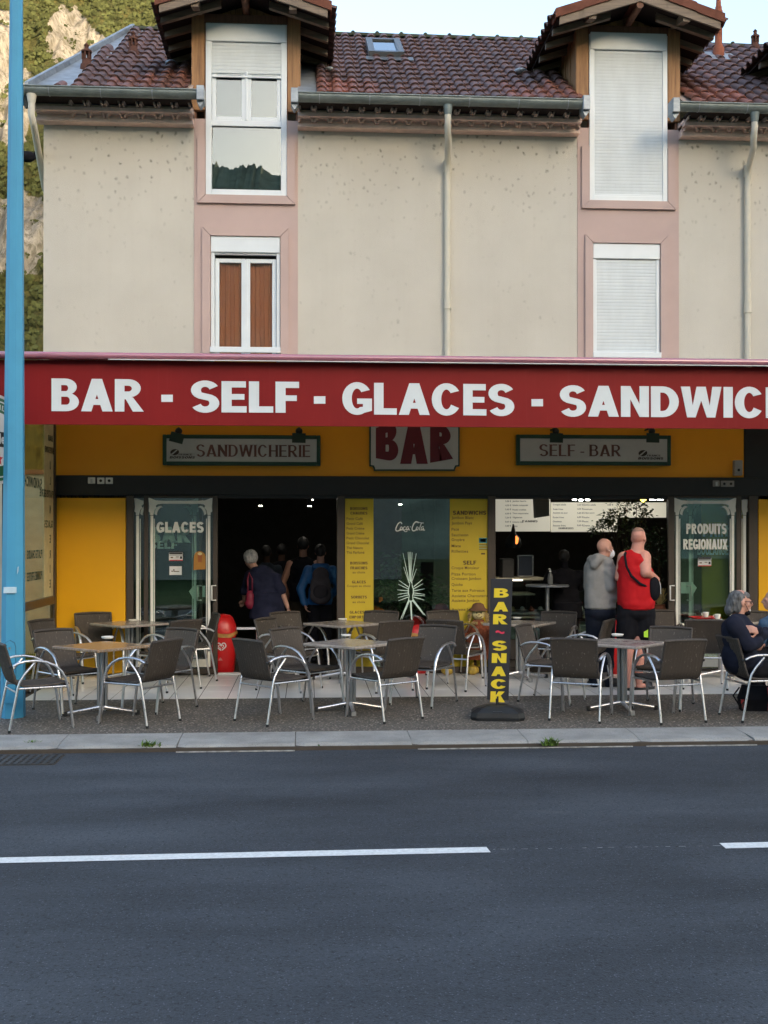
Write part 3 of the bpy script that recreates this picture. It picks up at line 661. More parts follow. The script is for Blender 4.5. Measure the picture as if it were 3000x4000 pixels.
# dormer 1 window: half-lowered shutter over two casements, fixed pane below
x0, x1, zb_ = g1[0], g1[1], g1[2]; zt = zz(96, 960); um = 960
m = MB(); frame_mb(m, x0, x1, zb_, zt, .075, -.03, .08)
m.bbox(x0 + .01, x1 - .01, -.045, .07, zz(168), zt - .012, .006)
zr = zz(478, 960); m.bbox(x0 + .07, x1 - .07, -.012, .07, zr - .055, zr + .02, .004)
xm = (x0 + x1) / 2
zc0, zc1 = zz(452), zz(280)
for a, c in ((x0 + .078, xm - .012), (xm + .012, x1 - .078)): frame_mb(m, a, c, zr + .022, zc1, .05, .0, .05)
m.bbox(xm - .018, xm + .018, -.018, .03, zr + .022, zc1, .006)
w1 = m.build('window', S['pvc'], bd, label='tall dormer window with half-lowered shutter above two casements and a fixed pane')
for a, c in ((x0 + .126, xm - .06), (xm + .06, x1 - .126)):
    m = MB(); m.box(a, c, .02, .024, zr + .07, zc1 - .05); m.build('pane', S['mirrorglass'], w1)
m = MB(); m.box(x0 + .07, x1 - .07, .02, .024, zb_ + .075, zr - .053); m.build('pane', S['mirrorglass'], w1)
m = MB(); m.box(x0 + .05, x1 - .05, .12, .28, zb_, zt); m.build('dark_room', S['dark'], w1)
slats(w1, x0 + .076, x1 - .076, zz(298), zz(170), -.012); m = MB(); m.bbox(x0 + .076, x1 - .076, -.028, -.004, zz(300) - .022, zz(300) + .003, .004); m.build('bottom_rail', S['pvc'], w1)
# lower window 1: open shutter, rust curtains, white rail
def lowwin(g, closed, um, wv):
    x0, x1 = g[3], g[4]; zt = g[5] - .004; z0 = ZW0
    m = MB(); m.bbox(x0 + .004, x1 - .004, -.03, .10, zz(wv[0], um), zt, .006)
    m.bbox(x0 + .004, x0 + .05, -.012, .10, z0, zz(wv[0], um) - .001, .004); m.bbox(x1 - .05, x1 - .004, -.012, .10, z0, zz(wv[0], um) - .001, .004)
    m.bbox(x0 - .004, x1 + .004, -.065, -.035, zz(wv[1] + 22, um), zz(wv[1], um), .004)
    if not closed:
        xm = (x0 + x1) / 2; zc = zz(1008, um)
        for a, c in ((x0 + .055, xm - .004), (xm + .004, x1 - .055)): frame_mb(m, a, c, z0, zc, .052, .04, .09)
        m.bbox(x0 + .052, x1 - .052, .0, .05, zz(995, um), zz(986, um), .003)
        m.bbox(xm - .022, xm + .022, .03, .05, z0, zc - .01, .004)
    o = m.build('window', S['pvc'], bd, label='lower window with %s' % ('its shutter fully closed' if closed else 'rust-coloured curtains behind two casements'))
    if closed:
        slats(o, x0 + .052, x1 - .052, z0 + .02, zz(wv[0], um) - .01, .0)
    else:
        for a, c in ((x0 + .107, xm - .056), (xm + .056, x1 - .107)):
            m = MB(); m.box(a, c, .06, .064, z0, zc - .05); m.build('pane', S['winglass'], o)
        for a, c, sg in ((x0 + .06, xm, 1), (xm, x1 - .06, -1)):
            m = MB(); rows = []
            for k in range(40):
                f = k / 39; x = a + (c - a) * f; row = []
                for j in range(9):
                    z = z0 + (zc - z0) * j / 8; y = .105 + .016 * sin(f * 30 + .5 * sin(j * .6)) * (1 - .3 * j / 8) + .012 * sin(f * 71)
                    row.append((x, y, z))
                rows.append(row)
            m.ring(rows, closed=False, cap=False); m.build('curtain', S['curtain'], o)
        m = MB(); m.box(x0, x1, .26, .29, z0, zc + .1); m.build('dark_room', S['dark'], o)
    return o
lowwin(g1, False, 960, (988, 1358)); lowwin(g2, True, 2450, (1013, 1378)); 
# dormer 2 window: shutter fully closed
x0, x1, zb_ = g2[0], g2[1], g2[2]; zt = zz(130, 2454)
def closedwin(x0, x1):
    m = MB(); frame_mb(m, x0, x1, zb_, zt, .065, -.03, .08); m.bbox(x0 + .012, x1 - .012, -.045, .07, zz(200, 2454), zt - .012, .006)
    o = m.build('window', S['pvc'], bd, label='tall dormer window with its white roller shutter fully closed')
    slats(o, x0 + .067, x1 - .067, zb_ + .075, zz(203, 2454), -.012); m = MB(); m.bbox(x0 + .067, x1 - .067, -.026, -.006, zb_ + .062, zb_ + .09, .003); m.build('bottom_rail', S['pvc'], o); return o
closedwin(x0, x1); closedwin(x0 + DX, x1 + DX)
# cornice: two corbelled rows of half tiles between pink mouldings
spans = [(XL - .06, p1[0] - .0), (p1[1] + .0, p2[0]), (p2[1], p3[0]), (p3[1], XR)]
zA, zB = P(1400, 488, -.12).z, P(1400, 436, -.3).z       # foot of lower row, foot of upper row
for x0, x1 in spans:
    m = MB(); m.box(x0, x1, -.15, .0, zA - .050, zA - .004)
    m.box(x0, x1, -.25, .1, zB - .050, zB - .005); m.box(x0, x1, -.155, .1, zA + .092, zB - .0605)
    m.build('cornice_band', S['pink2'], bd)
def halftile(r, h, L, t=.014):
    m = MB(); n = 10; rows = []
    for y, s in ((0, 1), (L, .9)):
        rows.append([(r * s * cos(pi - pi * k / n), y, h * s * sin(pi * k / n)) for k in range(n + 1)] + [((r - t) * s * cos(pi * k / n), y, (h - t) * s * sin(pi * k / n)) for k in range(n + 1)])
    m.ring(rows, smooth=False); return m
gen = halftile(.099, .080, .15, .020).mesh('cornice_tile', S['genoise']); geng = halftile(.099, .085, .20, .020).mesh('cornice_tile', S['grey_tile'])
for si, (x0, x1) in enumerate(spans[:3]):
    n = int((x1 - x0) / .2); s = (x1 - x0) / n
    for k in range(n):
        x = x0 + s * (k + .5)
        if x > 6.4: break
        if not (si == 0 and k < 2): link('cornice_tile', gen, bd, (x, -.195, zA + .002)); link('cornice_tile', geng, bd, (x, -.36, zB))
    m = MB()                                                 # mortar between the tiles
    m.box(x0, x1, -.115, .0, zA - .003, zA + .0915); m.box(x0, x1, -.21, .1, zB, ZEAVE - .02); m.build('cornice_mortar', S['pink2'], bd)
# main roof: clay tiles laid in columns over a deck
ZR1 = 9.58; YR = YE + (ZR1 - ZEAVE) / SL; LS = math.hypot(YR - YE, ZR1 - ZEAVE); ANG = math.atan(SL)
NC = 14; PS = LS / NC; PW = .2005
def tilemesh(length, taper=True):
    """one roman tile: round cover beside a shallow channel, thick front lip"""
    m = MB(); prof = []
    for k in range(9):
        a = pi * k / 8; prof.append((.062 - .062 * cos(a), .052 * sin(a)))
    for k in range(1, 5):
        a = k / 4; prof.append((.124 + .078 * a, -.012 * sin(pi * a)))
    rows = [[(x, y, z + dz) for x, z in prof] for y, dz in ((0, .030), (0, .046), (length * .5, .032), (length, .018))]
    m.ring(rows[1:], closed=False, cap=False); m.ring(rows[:2], closed=False, cap=False, smooth=False); return m
tml = tilemesh(PS * 1.06); tmm = tml.mesh('roof_tile', S['tile'])
uL = [PX(200, YE), PX(505, YR)]
def left_edge(f): return (PX(205, YE) * (1 - f) + PX(505, YR) * f)
def dormer_hit(x, y, z):
    for q in (p1, p2, p3):
        c = (q[0] + q[1]) / 2; hw = (q[1] - q[0]) / 2 + .0
        if abs(x + PW / 2 - c) < hw + .06 and y < 1.35: return True
        if q is p1 or q is p2 or q is p3:
            if c + hw < x + PW / 2 < c + hw + .30 and y < 1.6 and q is p1: return True     # zinc valley beside dormer 1
    return False
tiles = []
rt = random.Random(11)
for j in range(NC):
    f = j / NC; y = YE - .03 + (YR - YE) * f; z = ZEAVE + SL * (y - YE)
    x = PX(206, YE)
    k = -2
    while True:
        xx = PX(206, YE) + k * PW; k += 1
        if xx > XR: break
        if xx < left_edge(f) - .02: continue
        if dormer_hit(xx, y, z): continue
        # tiles under the dormer roofs, hidden, may go
        tiles.append((j, xx, y, z))
vis = [t for t in tiles if t[1] < 5.6 and t[0] < 14]
near = sorted(vis, key=lambda t: t[0])[:296]; ns = set(near)
def tint(x, j):
    r = rt.uniform(.72, 1.12)
    red = 0
    for q in (p1, p2, p3):
        if j < 3 and q[1] < x < q[1] + .85: red = 1
        if j < 4 - (q[0] - x) * 2 and 0 < q[0] - x < 1.1: red = .8
    if x > p2[1]: red = 1 if j < 3 else .25
    if x < p1[0] and j == 0: red = .5
    base = Vector((.95, .84, .86)).lerp(Vector((2.5, 1.55, 1.2)), red * rt.uniform(.6, 1))
    return (base.x * r, base.y * r, base.z * r, 1)
for t in near:
    o = link('roof_tile', tmm, bd, t[1:], (ANG + rt.gauss(0, .006), 0, rt.gauss(0, .012))); o.color = tint(t[1], t[0])
far = MB(); rm = Matrix.Rotation(ANG, 3, 'X')
for t in tiles:
    if t in ns: continue
    r2 = Matrix.Rotation(rt.gauss(0, .012), 3, 'Z') @ Matrix.Rotation(ANG + rt.gauss(0, .006), 3, 'X'); far.add([r2 @ Vector(v) + Vector(t[1:]) for v in tml.v], tml.f); far.smooth[-len(tml.f):] = tml.smooth
o = far.build('upper_roof_tiles', S['tile'], bd, fix=False); o['kind'] = 'stuff'; o.color = (.95, .84, .86, 1)
b = MB()
def deck(x0, x1, y0, y1): b.quad((x0, y0, roofz(y0) - .004), (x1, y0, roofz(y0) - .004), (x1, y1, roofz(y1) - .004), (x0, y1, roofz(y1) - .004))
yd = 1.33
deck(p1[1], p2[0], YE, yd); deck(p2[1], p3[0], YE, yd); deck(p3[1], XR, YE, yd); deck(p1[0] - .001, XR, yd, YR)
vA = lambda f: (PX(110, YE) * (1 - f) + PX(505, YR) * f, YE + (YR - YE) * f); fq = (yd - YE) / (YR - YE)
b.quad((vA(0)[0], YE, roofz(YE) - .004), (p1[0] - .001, YE, roofz(YE) - .004), (p1[0] - .001, yd, roofz(yd) - .004), (vA(fq)[0], yd, roofz(yd) - .004)); b.quad((vA(fq)[0], yd, roofz(yd) - .004), (p1[0] - .001, yd, roofz(yd) - .004), (p1[0] - .001, YR, ZR1 - .004), (vA(1)[0], YR, ZR1 - .004))
b.quad((PX(505, YR), YR, ZR1 - .01), (XR, YR, ZR1 - .01), (XR, YR + 4.6, 6.9), (XL, YR + 4.6, 6.9)); b.build('roof_deck', S['grey_tile'], bd)
# eave soffit board
b = MB()
for x0, x1 in ((XL - .22, p1[0]), (p1[1], p2[0]), (p2[1], p3[0]), (p3[1], XR)): b.box(x0, x1, YE + .02, -.02, ZEAVE - .05, ZEAVE - .02)
b.build('eave_board', S['soffit'], bd)
# ridge tiles
b = MB(); r = .075
rg = MB(); rows = []
for y_, s in ((0, 1), (.42, .9)): rows.append([(y_, r * s * 1.2 * cos(pi * k / 8), r * s * sin(pi * k / 8)) for k in range(9)])
rg.ring(rows, closed=False, cap=False); rg.ell((.03, 0, r), (.035, .04, .03), 8)
rgm = rg.mesh('ridge_tile', M('mossy_tile', (.055, .06, .04), .9, var=.4, scale=12))
x = PX(505, YR)
while x < XR: link('ridge_tile', rgm, bd, (x, YR, ZR1 - .005)); x += .38
# zinc verge at the left end
A = Vector((PX(95, YE), YE - .03, ZEAVE + .01)); Bv = Vector((PX(205, YE) + .14, YE - .03, ZEAVE + .01)); C_ = Vector((PX(512, YR), YR, ZR1 + .02))
b = MB(); b.quad(A, Bv, C_ + Vector((.22, 0, -.0)), C_ + Vector((-.05, 0, 0))); b.quad(A + Vector((0, 0, -.25)), A, C_ + Vector((-.05, 0, 0)), C_ + Vector((-.05, 0, -.3)))
up = Vector((-.035, 0, .075)); q = Vector((.05, 0, 0))
for k in range(9):
    a = A.lerp(C_, k / 9) ; c = A.lerp(C_, (k + .985) / 9); h = Vector((0, 0, .085)); t_ = Vector((.045, 0, 0))
    b.add([a, a + h, a + h + t_, a + t_, c, c + h, c + h + t_, c + t_], [(0, 1, 5, 4), (1, 2, 6, 5), (2, 3, 7, 6), (0, 3, 2, 1), (4, 5, 6, 7)])
b.build('zinc_verge', S['zincb'], bd)
b = MB(); x0 = p1[1] + .0; b.quad((x0, YE, roofz(YE) + .012), (x0 + .36, YE, roofz(YE) + .012), (x0 + .36, 1.7, roofz(1.7) + .012), (x0, 1.7, roofz(1.7) + .012)); b.build('zinc_valley', S['zincb'], bd)
# mortar-white end tiles by the dormers
for u, v, Y in ((1290, 282, .9), (2030, 286, .9), (672, 255, 1.0)):
    b = MB(); b.ell(P(u, v, Y), (.10, .16, .05), 10); b.build('flashing', S['zincb'], bd)
# gutters with brackets, end boxes and downpipes
def gutter(x0, x1, capL, capR):
    m = MB(); n = 10; rr = .072; yc = YE - .055; zc = ZEAVE + .01; rows = []
    for x in (x0, x1): rows.append([(x, yc + rr * cos(pi + pi * k / n), zc + rr * 1.25 * sin(pi + pi * k / n)) for k in range(n + 1)] + [(x, yc + (rr - .006) * cos(-pi * k / n), zc + (rr - .006) * 1.25 * sin(-pi * k / n)) for k in range(n + 1)])
    m.ring(rows)
    m.tube([(x0, yc - rr, zc + .004), (x1, yc - rr, zc + .004)], .011, 8)
    g = m.build('gutter', S['zinc'], bd)
    x = x0 + .3
    while x < x1 - .1:
        m = MB(); m.ring([[(x + dx, yc + (rr + .005) * cos(pi + pi * k / n), zc + (rr + .005) * 1.25 * sin(pi + pi * k / n)) for k in range(n + 1)] for dx in (0, .012)], closed=False, cap=False); m.build('bracket', S['zincb'], g); x += .62
    for e, cap_ in ((x0, capL), (x1, capR)):
        if cap_:
            m = MB(); m.bbox(e - .045, e + .045, yc - rr - .03, yc + rr + .05, zc - .13, zc + .05, .006); m.prism([(e - .045, zc - .132), (e + .045, zc - .132), (e + .005 * (1 if e == x0 else -1), zc - .2), (e - .01, zc - .2)], yc - .06, yc + .08); m.build('gutter_end', S['zincb'], g)
    return g
gutter(PX(95, YE), PX(782, YE - .1), False, True); gutter(PX(1150, YE - .1), PX(2290, YE - .1), True, True); gutter(PX(2640, YE - .1), p3[0] + .05, True, True)
def downpipe(xt, x, joints=(650, 1185), u=1750):
    m = MB(); yc = YE - .055; zc = ZEAVE - .075
    m.tube([(xt, yc, zc), (xt, yc, zc - .12)], [.06, .045], 14); m.build('gutter_outlet', S['zinc'], bd)
    m = MB(); m.tube([(xt, yc, zc - .10), (xt, yc, zc - .2), (xt, yc + .03, zc - .27), (xt * .6 + x * .4, yc + .14, zc - .40), (x * .9 + xt * .1, -.13, zc - .55), (x, -.075, zc - .66), (x, -.06, zc - .8), (x, -.06, 3.3)], .041, 14)
    o = m.build('downpipe', S['pipe'], bd)
    for v in joints:
        z = P(u, v, -.06).z; m = MB(); m.tube([(x, -.06, z - .07), (x, -.06, z + .07)], .047, 14); m.tube([(x, -.06, z + .062), (x, -.06, z + .075)], .052, 14); m.tube([(x, -.06, z - .075), (x, -.06, z - .062)], .052, 14); m.build('pipe_collar', S['pipe'], o)
downpipe(PX(1750, -.55), PX(1748, -.06)); downpipe(PX(2950, -.55), PX(2922, -.06), (670, 1200), 2920)
m = MB(); yc = YE - .055; xq = PX(125, YE)
m.tube([(xq, yc, ZEAVE - .07), (xq, yc, ZEAVE - .17)], [.06, .045], 14); m.tube([(xq, yc, ZEAVE - .15), (xq, yc, ZEAVE - .32), (xq + .02, yc + .02, ZEAVE - .42), (XL - .06, .02, ZEAVE - .62), (XL - .05, .3, ZEAVE - .95), (XL - .045, .9, ZEAVE - 1.2), (XL - .045, .9, 3.2)], .041, 14); m.build('downpipe', S['pipe'], bd)
# roof vents, chimney pipe, skylight
def vent(u, v, dia, parent=bd):
    y = 0
    for _ in range(60):
        pt = P(u, v, y)
        if pt.z < roofz(y) + .05: break
        y += .05
    x, z = pt.x, roofz(pt.y) + .04; m = MB()
    m.lathe([(dia * .75, -.1), (dia * .62, .03), (dia * .5, .04), (dia * .46, .10)], (x, pt.y, z), 16)
    for k in range(6): a = k * pi / 3 + .3; m.box(x + dia * .4 * cos(a) - .012, x + dia * .4 * cos(a) + .012, pt.y + dia * .4 * sin(a) - .012, pt.y + dia * .4 * sin(a) + .012, z + .1, z + .19)
    m.lathe([(dia * .55, .19), (dia * .55, .215), (dia * .25, .235), (dia * .2, .275), (dia * .3, .285), (dia * .06, .32)], (x, pt.y, z), 16); m.build('roof_vent', S['clay'] if False else M('brown_clay', (.10, .048, .036), .85, var=.3, scale=12), bd)
vent(338, 262, .125); vent(520, 208, .125); vent(2950, 190, .12)
yv = 2.3; pt = P(2807, 205, yv)
m = MB(); zb0 = roofz(yv) - .02; x = pt.x
m.lathe([(.085, -.1), (.085, .09), (.066, .12), (.064, .13), (.055, .14), (.055, .50), (.085, .51), (.085, .54), (.058, .56), (.062, .66), (.05, .68), (.05, .72), (.04, .74), (.03, .9)], (x, yv, zb0 + .1), 18); cp = m.build('chimney_pipe', S['clay'], bd)
m = MB(); m.add([(x - .26, yv - .22, roofz(yv - .22) + .06), (x + .26, yv - .22, roofz(yv - .22) + .06), (x + .2, yv + .1, roofz(yv + .1) + .1), (x - .2, yv + .1, roofz(yv + .1) + .1)], [(0, 1, 2, 3)]); m.build('lead_collar', S['zincb'], bd)
ys0, ys1 = 1.62, 2.55; xa, xb = PX(1434, 2.0), PX(1570, 2.0)
def on_roof(x, y, h): return Vector((x, y - h * sin(ANG), roofz(y) + h * cos(ANG)))
m = MB()
def slab(x0, x1, y0, y1, h0, h1): m.add([on_roof(x0, y0, h0), on_roof(x1, y0, h0), on_roof(x1, y1, h0), on_roof(x0, y1, h0), on_roof(x0, y0, h1), on_roof(x1, y0, h1), on_roof(x1, y1, h1), on_roof(x0, y1, h1)], [(0, 3, 2, 1), (4, 5, 6, 7), (0, 1, 5, 4), (1, 2, 6, 5), (2, 3, 7, 6), (3, 0, 4, 7)])
t_ = .09; slab(xa, xa + t_, ys0, ys1, 0, .13); slab(xb - t_, xb, ys0, ys1, 0, .13); slab(xa + t_, xb - t_, ys0, ys0 + .08, 0, .125); slab(xa + t_, xb - t_, ys1 - .08, ys1, 0, .125); slab(xa - .12, xb + .12, ys0 - .2, ys0 - .002, .05, .06)
sk = m.build('skylight', M('grey_skylight_frame', (.10, .11, .12), .4, var=.1), bd); m = MB(); slab(xa + t_, xb - t_, ys0 + .08, ys1 - .08, .09, .10); m.build('pane', S['skylightglass'], sk); m = MB(); slab(xa + t_, xb - t_, ys0 + .08, ys1 - .08, .03, .035); m.build('blind', M('blue_grey_blind', (.12, .17, .3), .7), sk)
# dormers
def dormer(q, label):
    xc = (q[0] + q[1]) / 2; hw = PX(1173, -.03) - (p1[0] + p1[1]) / 2; zTop = zz(62, 960); ov = 1.06; yF = -.58; zE = 8.24; s = .33; zRid = zE + s * ov
    for_ = []
    m = MB()
    m.box(xc - hw + .03, xc - hw + .06, .02, 1.6, 7.0, zTop + .1); m.box(xc + hw - .06, xc + hw - .03, .02, 1.6, 7.0, zTop + .1)
    m.prism([(xc - hw + .02, zTop), (xc + hw - .02, zTop), (xc + hw - .02, zE + s * (ov - hw) - .02), (xc, zRid - .03), (xc - hw + .02, zE + s * (ov - hw) - .02)], .06, .09)
    d = m.build('dormer', S['wood2'], bd, label=label)
    pw = .165
    for sx in (-1, 1):
        m = MB(); xo = xc + sx * hw; m.bbox(min(xo, xo - sx * pw), max(xo, xo - sx * pw), -.02, .06, ZEAVE + .02 - .03, zTop - .0, .006); m.build('post', S['wood'], d)
        m = MB(); m.box(xo - sx * (pw + .001), xo - sx * (hw - (g1[1] - g1[0]) / 2 + .0), .0, .05, 7.08, zTop - .0); m.build('lining_board', S['wood2'], d)
    m = MB(); m.bbox(xc - hw + pw, xc + hw - pw, -.035, .05, zz(96), zTop, .004); m.build('lintel', S['wood2'], d)
    # gable boards
    nb = 15; wB = (2 * hw - .02) / nb
    for k in range(nb):
        a = xc - hw + .01 + k * wB; c = a + wB - .008; f = lambda x: min(zRid - .04, zE + s * (ov - abs(x - xc)) - .04)
        m = MB(); pts = [(a, zTop + .004), (c, zTop + .004), (c, f(c))] + ([(xc, f(xc))] if a < xc < c else []) + [(a, f(a))]; m.prism(pts, .03 - (k % 2) * .012, .055); m.build('gable_board', S['wood'], d)
    # cheek boards
    for sx in (-1, 1):
        y = .07
        while y < 1.45:
            zb = roofz(y) - .0; xo = xc + sx * (hw - .03)
            if zb < zTop + .08:
                m = MB(); m.box(xo, xo + sx * (.014 + .01 * (int(y * 100) % 2)), y, y + .088, zb, zTop + .1); m.build('cheek_board', S['wood'], d)
            y += .095
    # roof slopes, barge boards, rake tiles, rafters, purlins
    yB = 2.0
    for sx in (-1, 1):
        m = MB()
        def pt(x, y, h): return (xc + sx * x, y, zRid - s * x + h)
        m.add([pt(0, yF + .03, 0), pt(ov, yF + .03, 0), pt(ov, yB, 0), pt(0, yB, 0), pt(0, yF + .03, .03), pt(ov, yF + .03, .03), pt(ov, yB, .03), pt(0, yB, .03)], [(0, 3, 2, 1), (4, 5, 6, 7), (0, 1, 5, 4), (1, 2, 6, 5), (2, 3, 7, 6), (3, 0, 4, 7)]); m.build('roof_boarding', S['soffit'], d)
        m = MB(); m.add([pt(0, yF, -.10), pt(ov * .97, yF, -.085), pt(ov * .97, yF, .02), pt(0, yF, .02), pt(0, yF + .03, -.10), pt(ov * .97, yF + .03, -.085), pt(ov * .97, yF + .03, .02), pt(0, yF + .03, .02)], [(0, 1, 2, 3), (4, 7, 6, 5), (0, 4, 5, 1), (1, 5, 6, 2), (2, 6, 7, 3)]); m.build('barge_board', S['greywood'], d)
        for k in range(3):
            a, c = ov * 1.02 * k / 3, ov * 1.02 * (k + 1) / 3; l = .012 * (3 - k)
            m = MB(); m.add([pt(a, yF - .02, .0 + l), pt(c, yF - .02, .0 + l), pt(c, yF - .02, .115 + l), pt(a, yF - .02, .115 + l), pt(a, yF + .22, .0 + l), pt(c, yF + .22, .0 + l), pt(c, yF + .22, .125 + l), pt(a, yF + .22, .125 + l)], [(0, 1, 2, 3), (4, 7, 6, 5), (0, 4, 5, 1), (1, 5, 6, 2), (2, 6, 7, 3), (0, 3, 7, 4)]); m.build('rake_tile', S['rake'], d)
        y = yF + .30
        while y < 1.1:
            m = MB(); m.add([pt(.3, y, -.09), pt(ov * .99, y, -.075), pt(ov * .99, y, -.002), pt(.3, y, -.002), pt(.3, y + .07, -.09), pt(ov * .99, y + .07, -.075), pt(ov * .99, y + .07, -.002), pt(.3, y + .07, -.002)], [(0, 1, 2, 3), (4, 7, 6, 5), (0, 4, 5, 1), (1, 5, 6, 2), (2, 6, 7, 3)]); m.build('rafter', S['greywood'], d); y += .42
        m = MB(); xo = xc + sx * (hw - .09); m.add([(xo - .045, yF + .03, zE + s * (ov - hw) - .10), (xo + .045, yF + .03, zE + s * (ov - hw) - .10), (xo + .045, .06, zTop), (xo - .045, .06, zTop), (xo - .045, yF + .03, zE + s * (ov - hw) + .02), (xo + .045, yF + .03, zE + s * (ov - hw) + .02), (xo + .045, .06, zTop + .12), (xo - .045, .06, zTop + .12)], [(0, 3, 2, 1), (4, 5, 6, 7), (0, 1, 5, 4), (1, 2, 6, 5), (3, 0, 4, 7)]); m.build('purlin_end', S['greywood'], d)
        # tiles of the slope, running down to a ragged eave
        m = MB(); nr = int((yB - yF) / .2); dirx = Matrix.Rotation(-sx * pi / 2, 3, 'Z')
        for r_ in range(1, nr + 1):
            for c_ in range(4):
                x = ov + .06 - c_ * .29; y = yF + .03 + r_ * .2
                a = math.atan(s); rmx = (Matrix.Rotation(pi / 2, 3, 'Z') if sx > 0 else Matrix.Rotation(-pi / 2, 3, 'Z')) @ Matrix.Rotation(a, 3, 'X')
                ox = y if sx < 0 else y - .2
                o_ = Vector((xc + sx * x, ox, zRid - s * x + .03))
                m.add([rmx @ Vector(v) + o_ for v in tml.v], tml.f); m.smooth[-len(tml.f):] = tml.smooth
        t = m.build('dormer_roof_tiles', S['tile'], d, fix=False); t['kind'] = 'stuff'; t.color = (.8, .7, .7, 1)
    m = MB(); m.tube([(xc, yF + .02, zRid - .14), (xc, .05, zRid - .14)], .045, 10); m.build('ridge_purlin', S['wood2'], d)
    m = MB(); m.tube([(xc, yF, zRid + .06), (xc, yB, zRid + .06)], .09, 10); m.build('ridge_cap', S['rake'], d)
dormer(p1, 'left wooden dormer above the half-open shutter'); dormer(p2, 'middle wooden dormer above the closed shutter'); dormer(p3, 'right-hand dormer, only its left eave in view')
# ================================================================== the shop front
sf = thing('shop_front', 'ochre and brown bar front with glass doors below the red canopy', 'shop front', (0, 0, 0))
def Z0(v, u=1500): return P(u, v, 0).z
def bx(name, u0, u1, v0, v1, y0, y1, mat, parent=sf, bev=.004, label=None):
    um = (u0 + u1) / 2; m = MB(); z0 = max(P(um, v1, y0).z, .001) if v1 > 2600 else P(um, v1, y0).z
    m.bbox(PX(u0, y0), PX(u1, y0), y0, y1, z0, P(um, v0, y0).z, bev); return m.build(name, mat, parent, world=True, label=label)
zH0, zH1 = Z0(1934), Z0(1861)
m = MB(); m.box(XL + .05, PX(2906, 0), 0, .12, zH1 + .002, 3.62); m.build('sign_band', S['orange'], sf)
m = MB(); m.bbox(XL + .05, 7.6, -.03, .14, zH0, zH1, .004); m.box(XL + .05, 7.6, .0, .13, zH0 - .045, zH0 - .001); m.build('shutter_housing', S['black'], sf)
m = MB(); m.box(PX(2908, 0), 7.6, -.01, .12, zH1 + .002, 3.62); m.build('dark_header', S['black'], sf)
bx('jamb', 196, 219, 1860, 2632, -.03, .1, S['brown']); bx('yellow_panel', 221, 491, 1936, 2632, 0, .06, S['yellow']); bx('frame_post', 493, 521, 1936, 2632, -.02, .1, S['brown'])
bx('frame_post', 562, 579, 1936, 2632, -.015, .07, S['brown']); bx('frame_post', 1316, 1346, 1936, 2632, -.01, .12, S['brown']); bx('frame_post', 1906, 1936, 1936, 2632, -.02, .12, S['brown'])
bx('frame_post', 2877, 2896, 1936, 2632, -.015, .07, S['brown']); bx('frame_post', 2926, 2961, 1936, 2640, -.02, .1, S['brown']); bx('yellow_panel', 2963, 3420, 1936, 2645, 0, .06, S['yellow'])
bx('bottom_rail', 522, 848, 2612, 2634, -.01, .08, S['brown']); bx('bottom_rail', 1348, 1905, 2606, 2634, -.01, .1, S['brown']); bx('bottom_rail', 2640, 2925, 2612, 2636, -.01, .08, S['brown']); bx('bottom_rail', 1937, 2260, 2606, 2632, .0, .1, S['brown'])
m = MB(); m.bbox(PX(850, 0), PX(1315, 0), -.02, .10, .001, .022, .004); m.build('threshold', S['white'], sf)
m = MB(); m.bbox(PX(945, -.2), PX(1290, -.2), -.30, .35, .001, .014, .004); o = m.build('door_mat', M('dark_mat', (.03, .015, .012), .95), None); setp(o, 'dark doormat lying across the threshold of the open doorway', 'doormat')
def pane(u0, u1, v0, v1, y, parent=sf, mat='shopglass', name='pane'):
    m = MB(); um = (u0 + u1) / 2; m.box(PX(u0, y), PX(u1, y), y, y + .006, max(.03, P(um, v1, y).z), P(um, v0, y).z); return m.build(name, S[mat], parent, world=True)
pane(522, 561, 1942, 2612, .03); pane(1348, 1905, 1942, 2606, .03); pane(2897, 2925, 1942, 2612, .03)
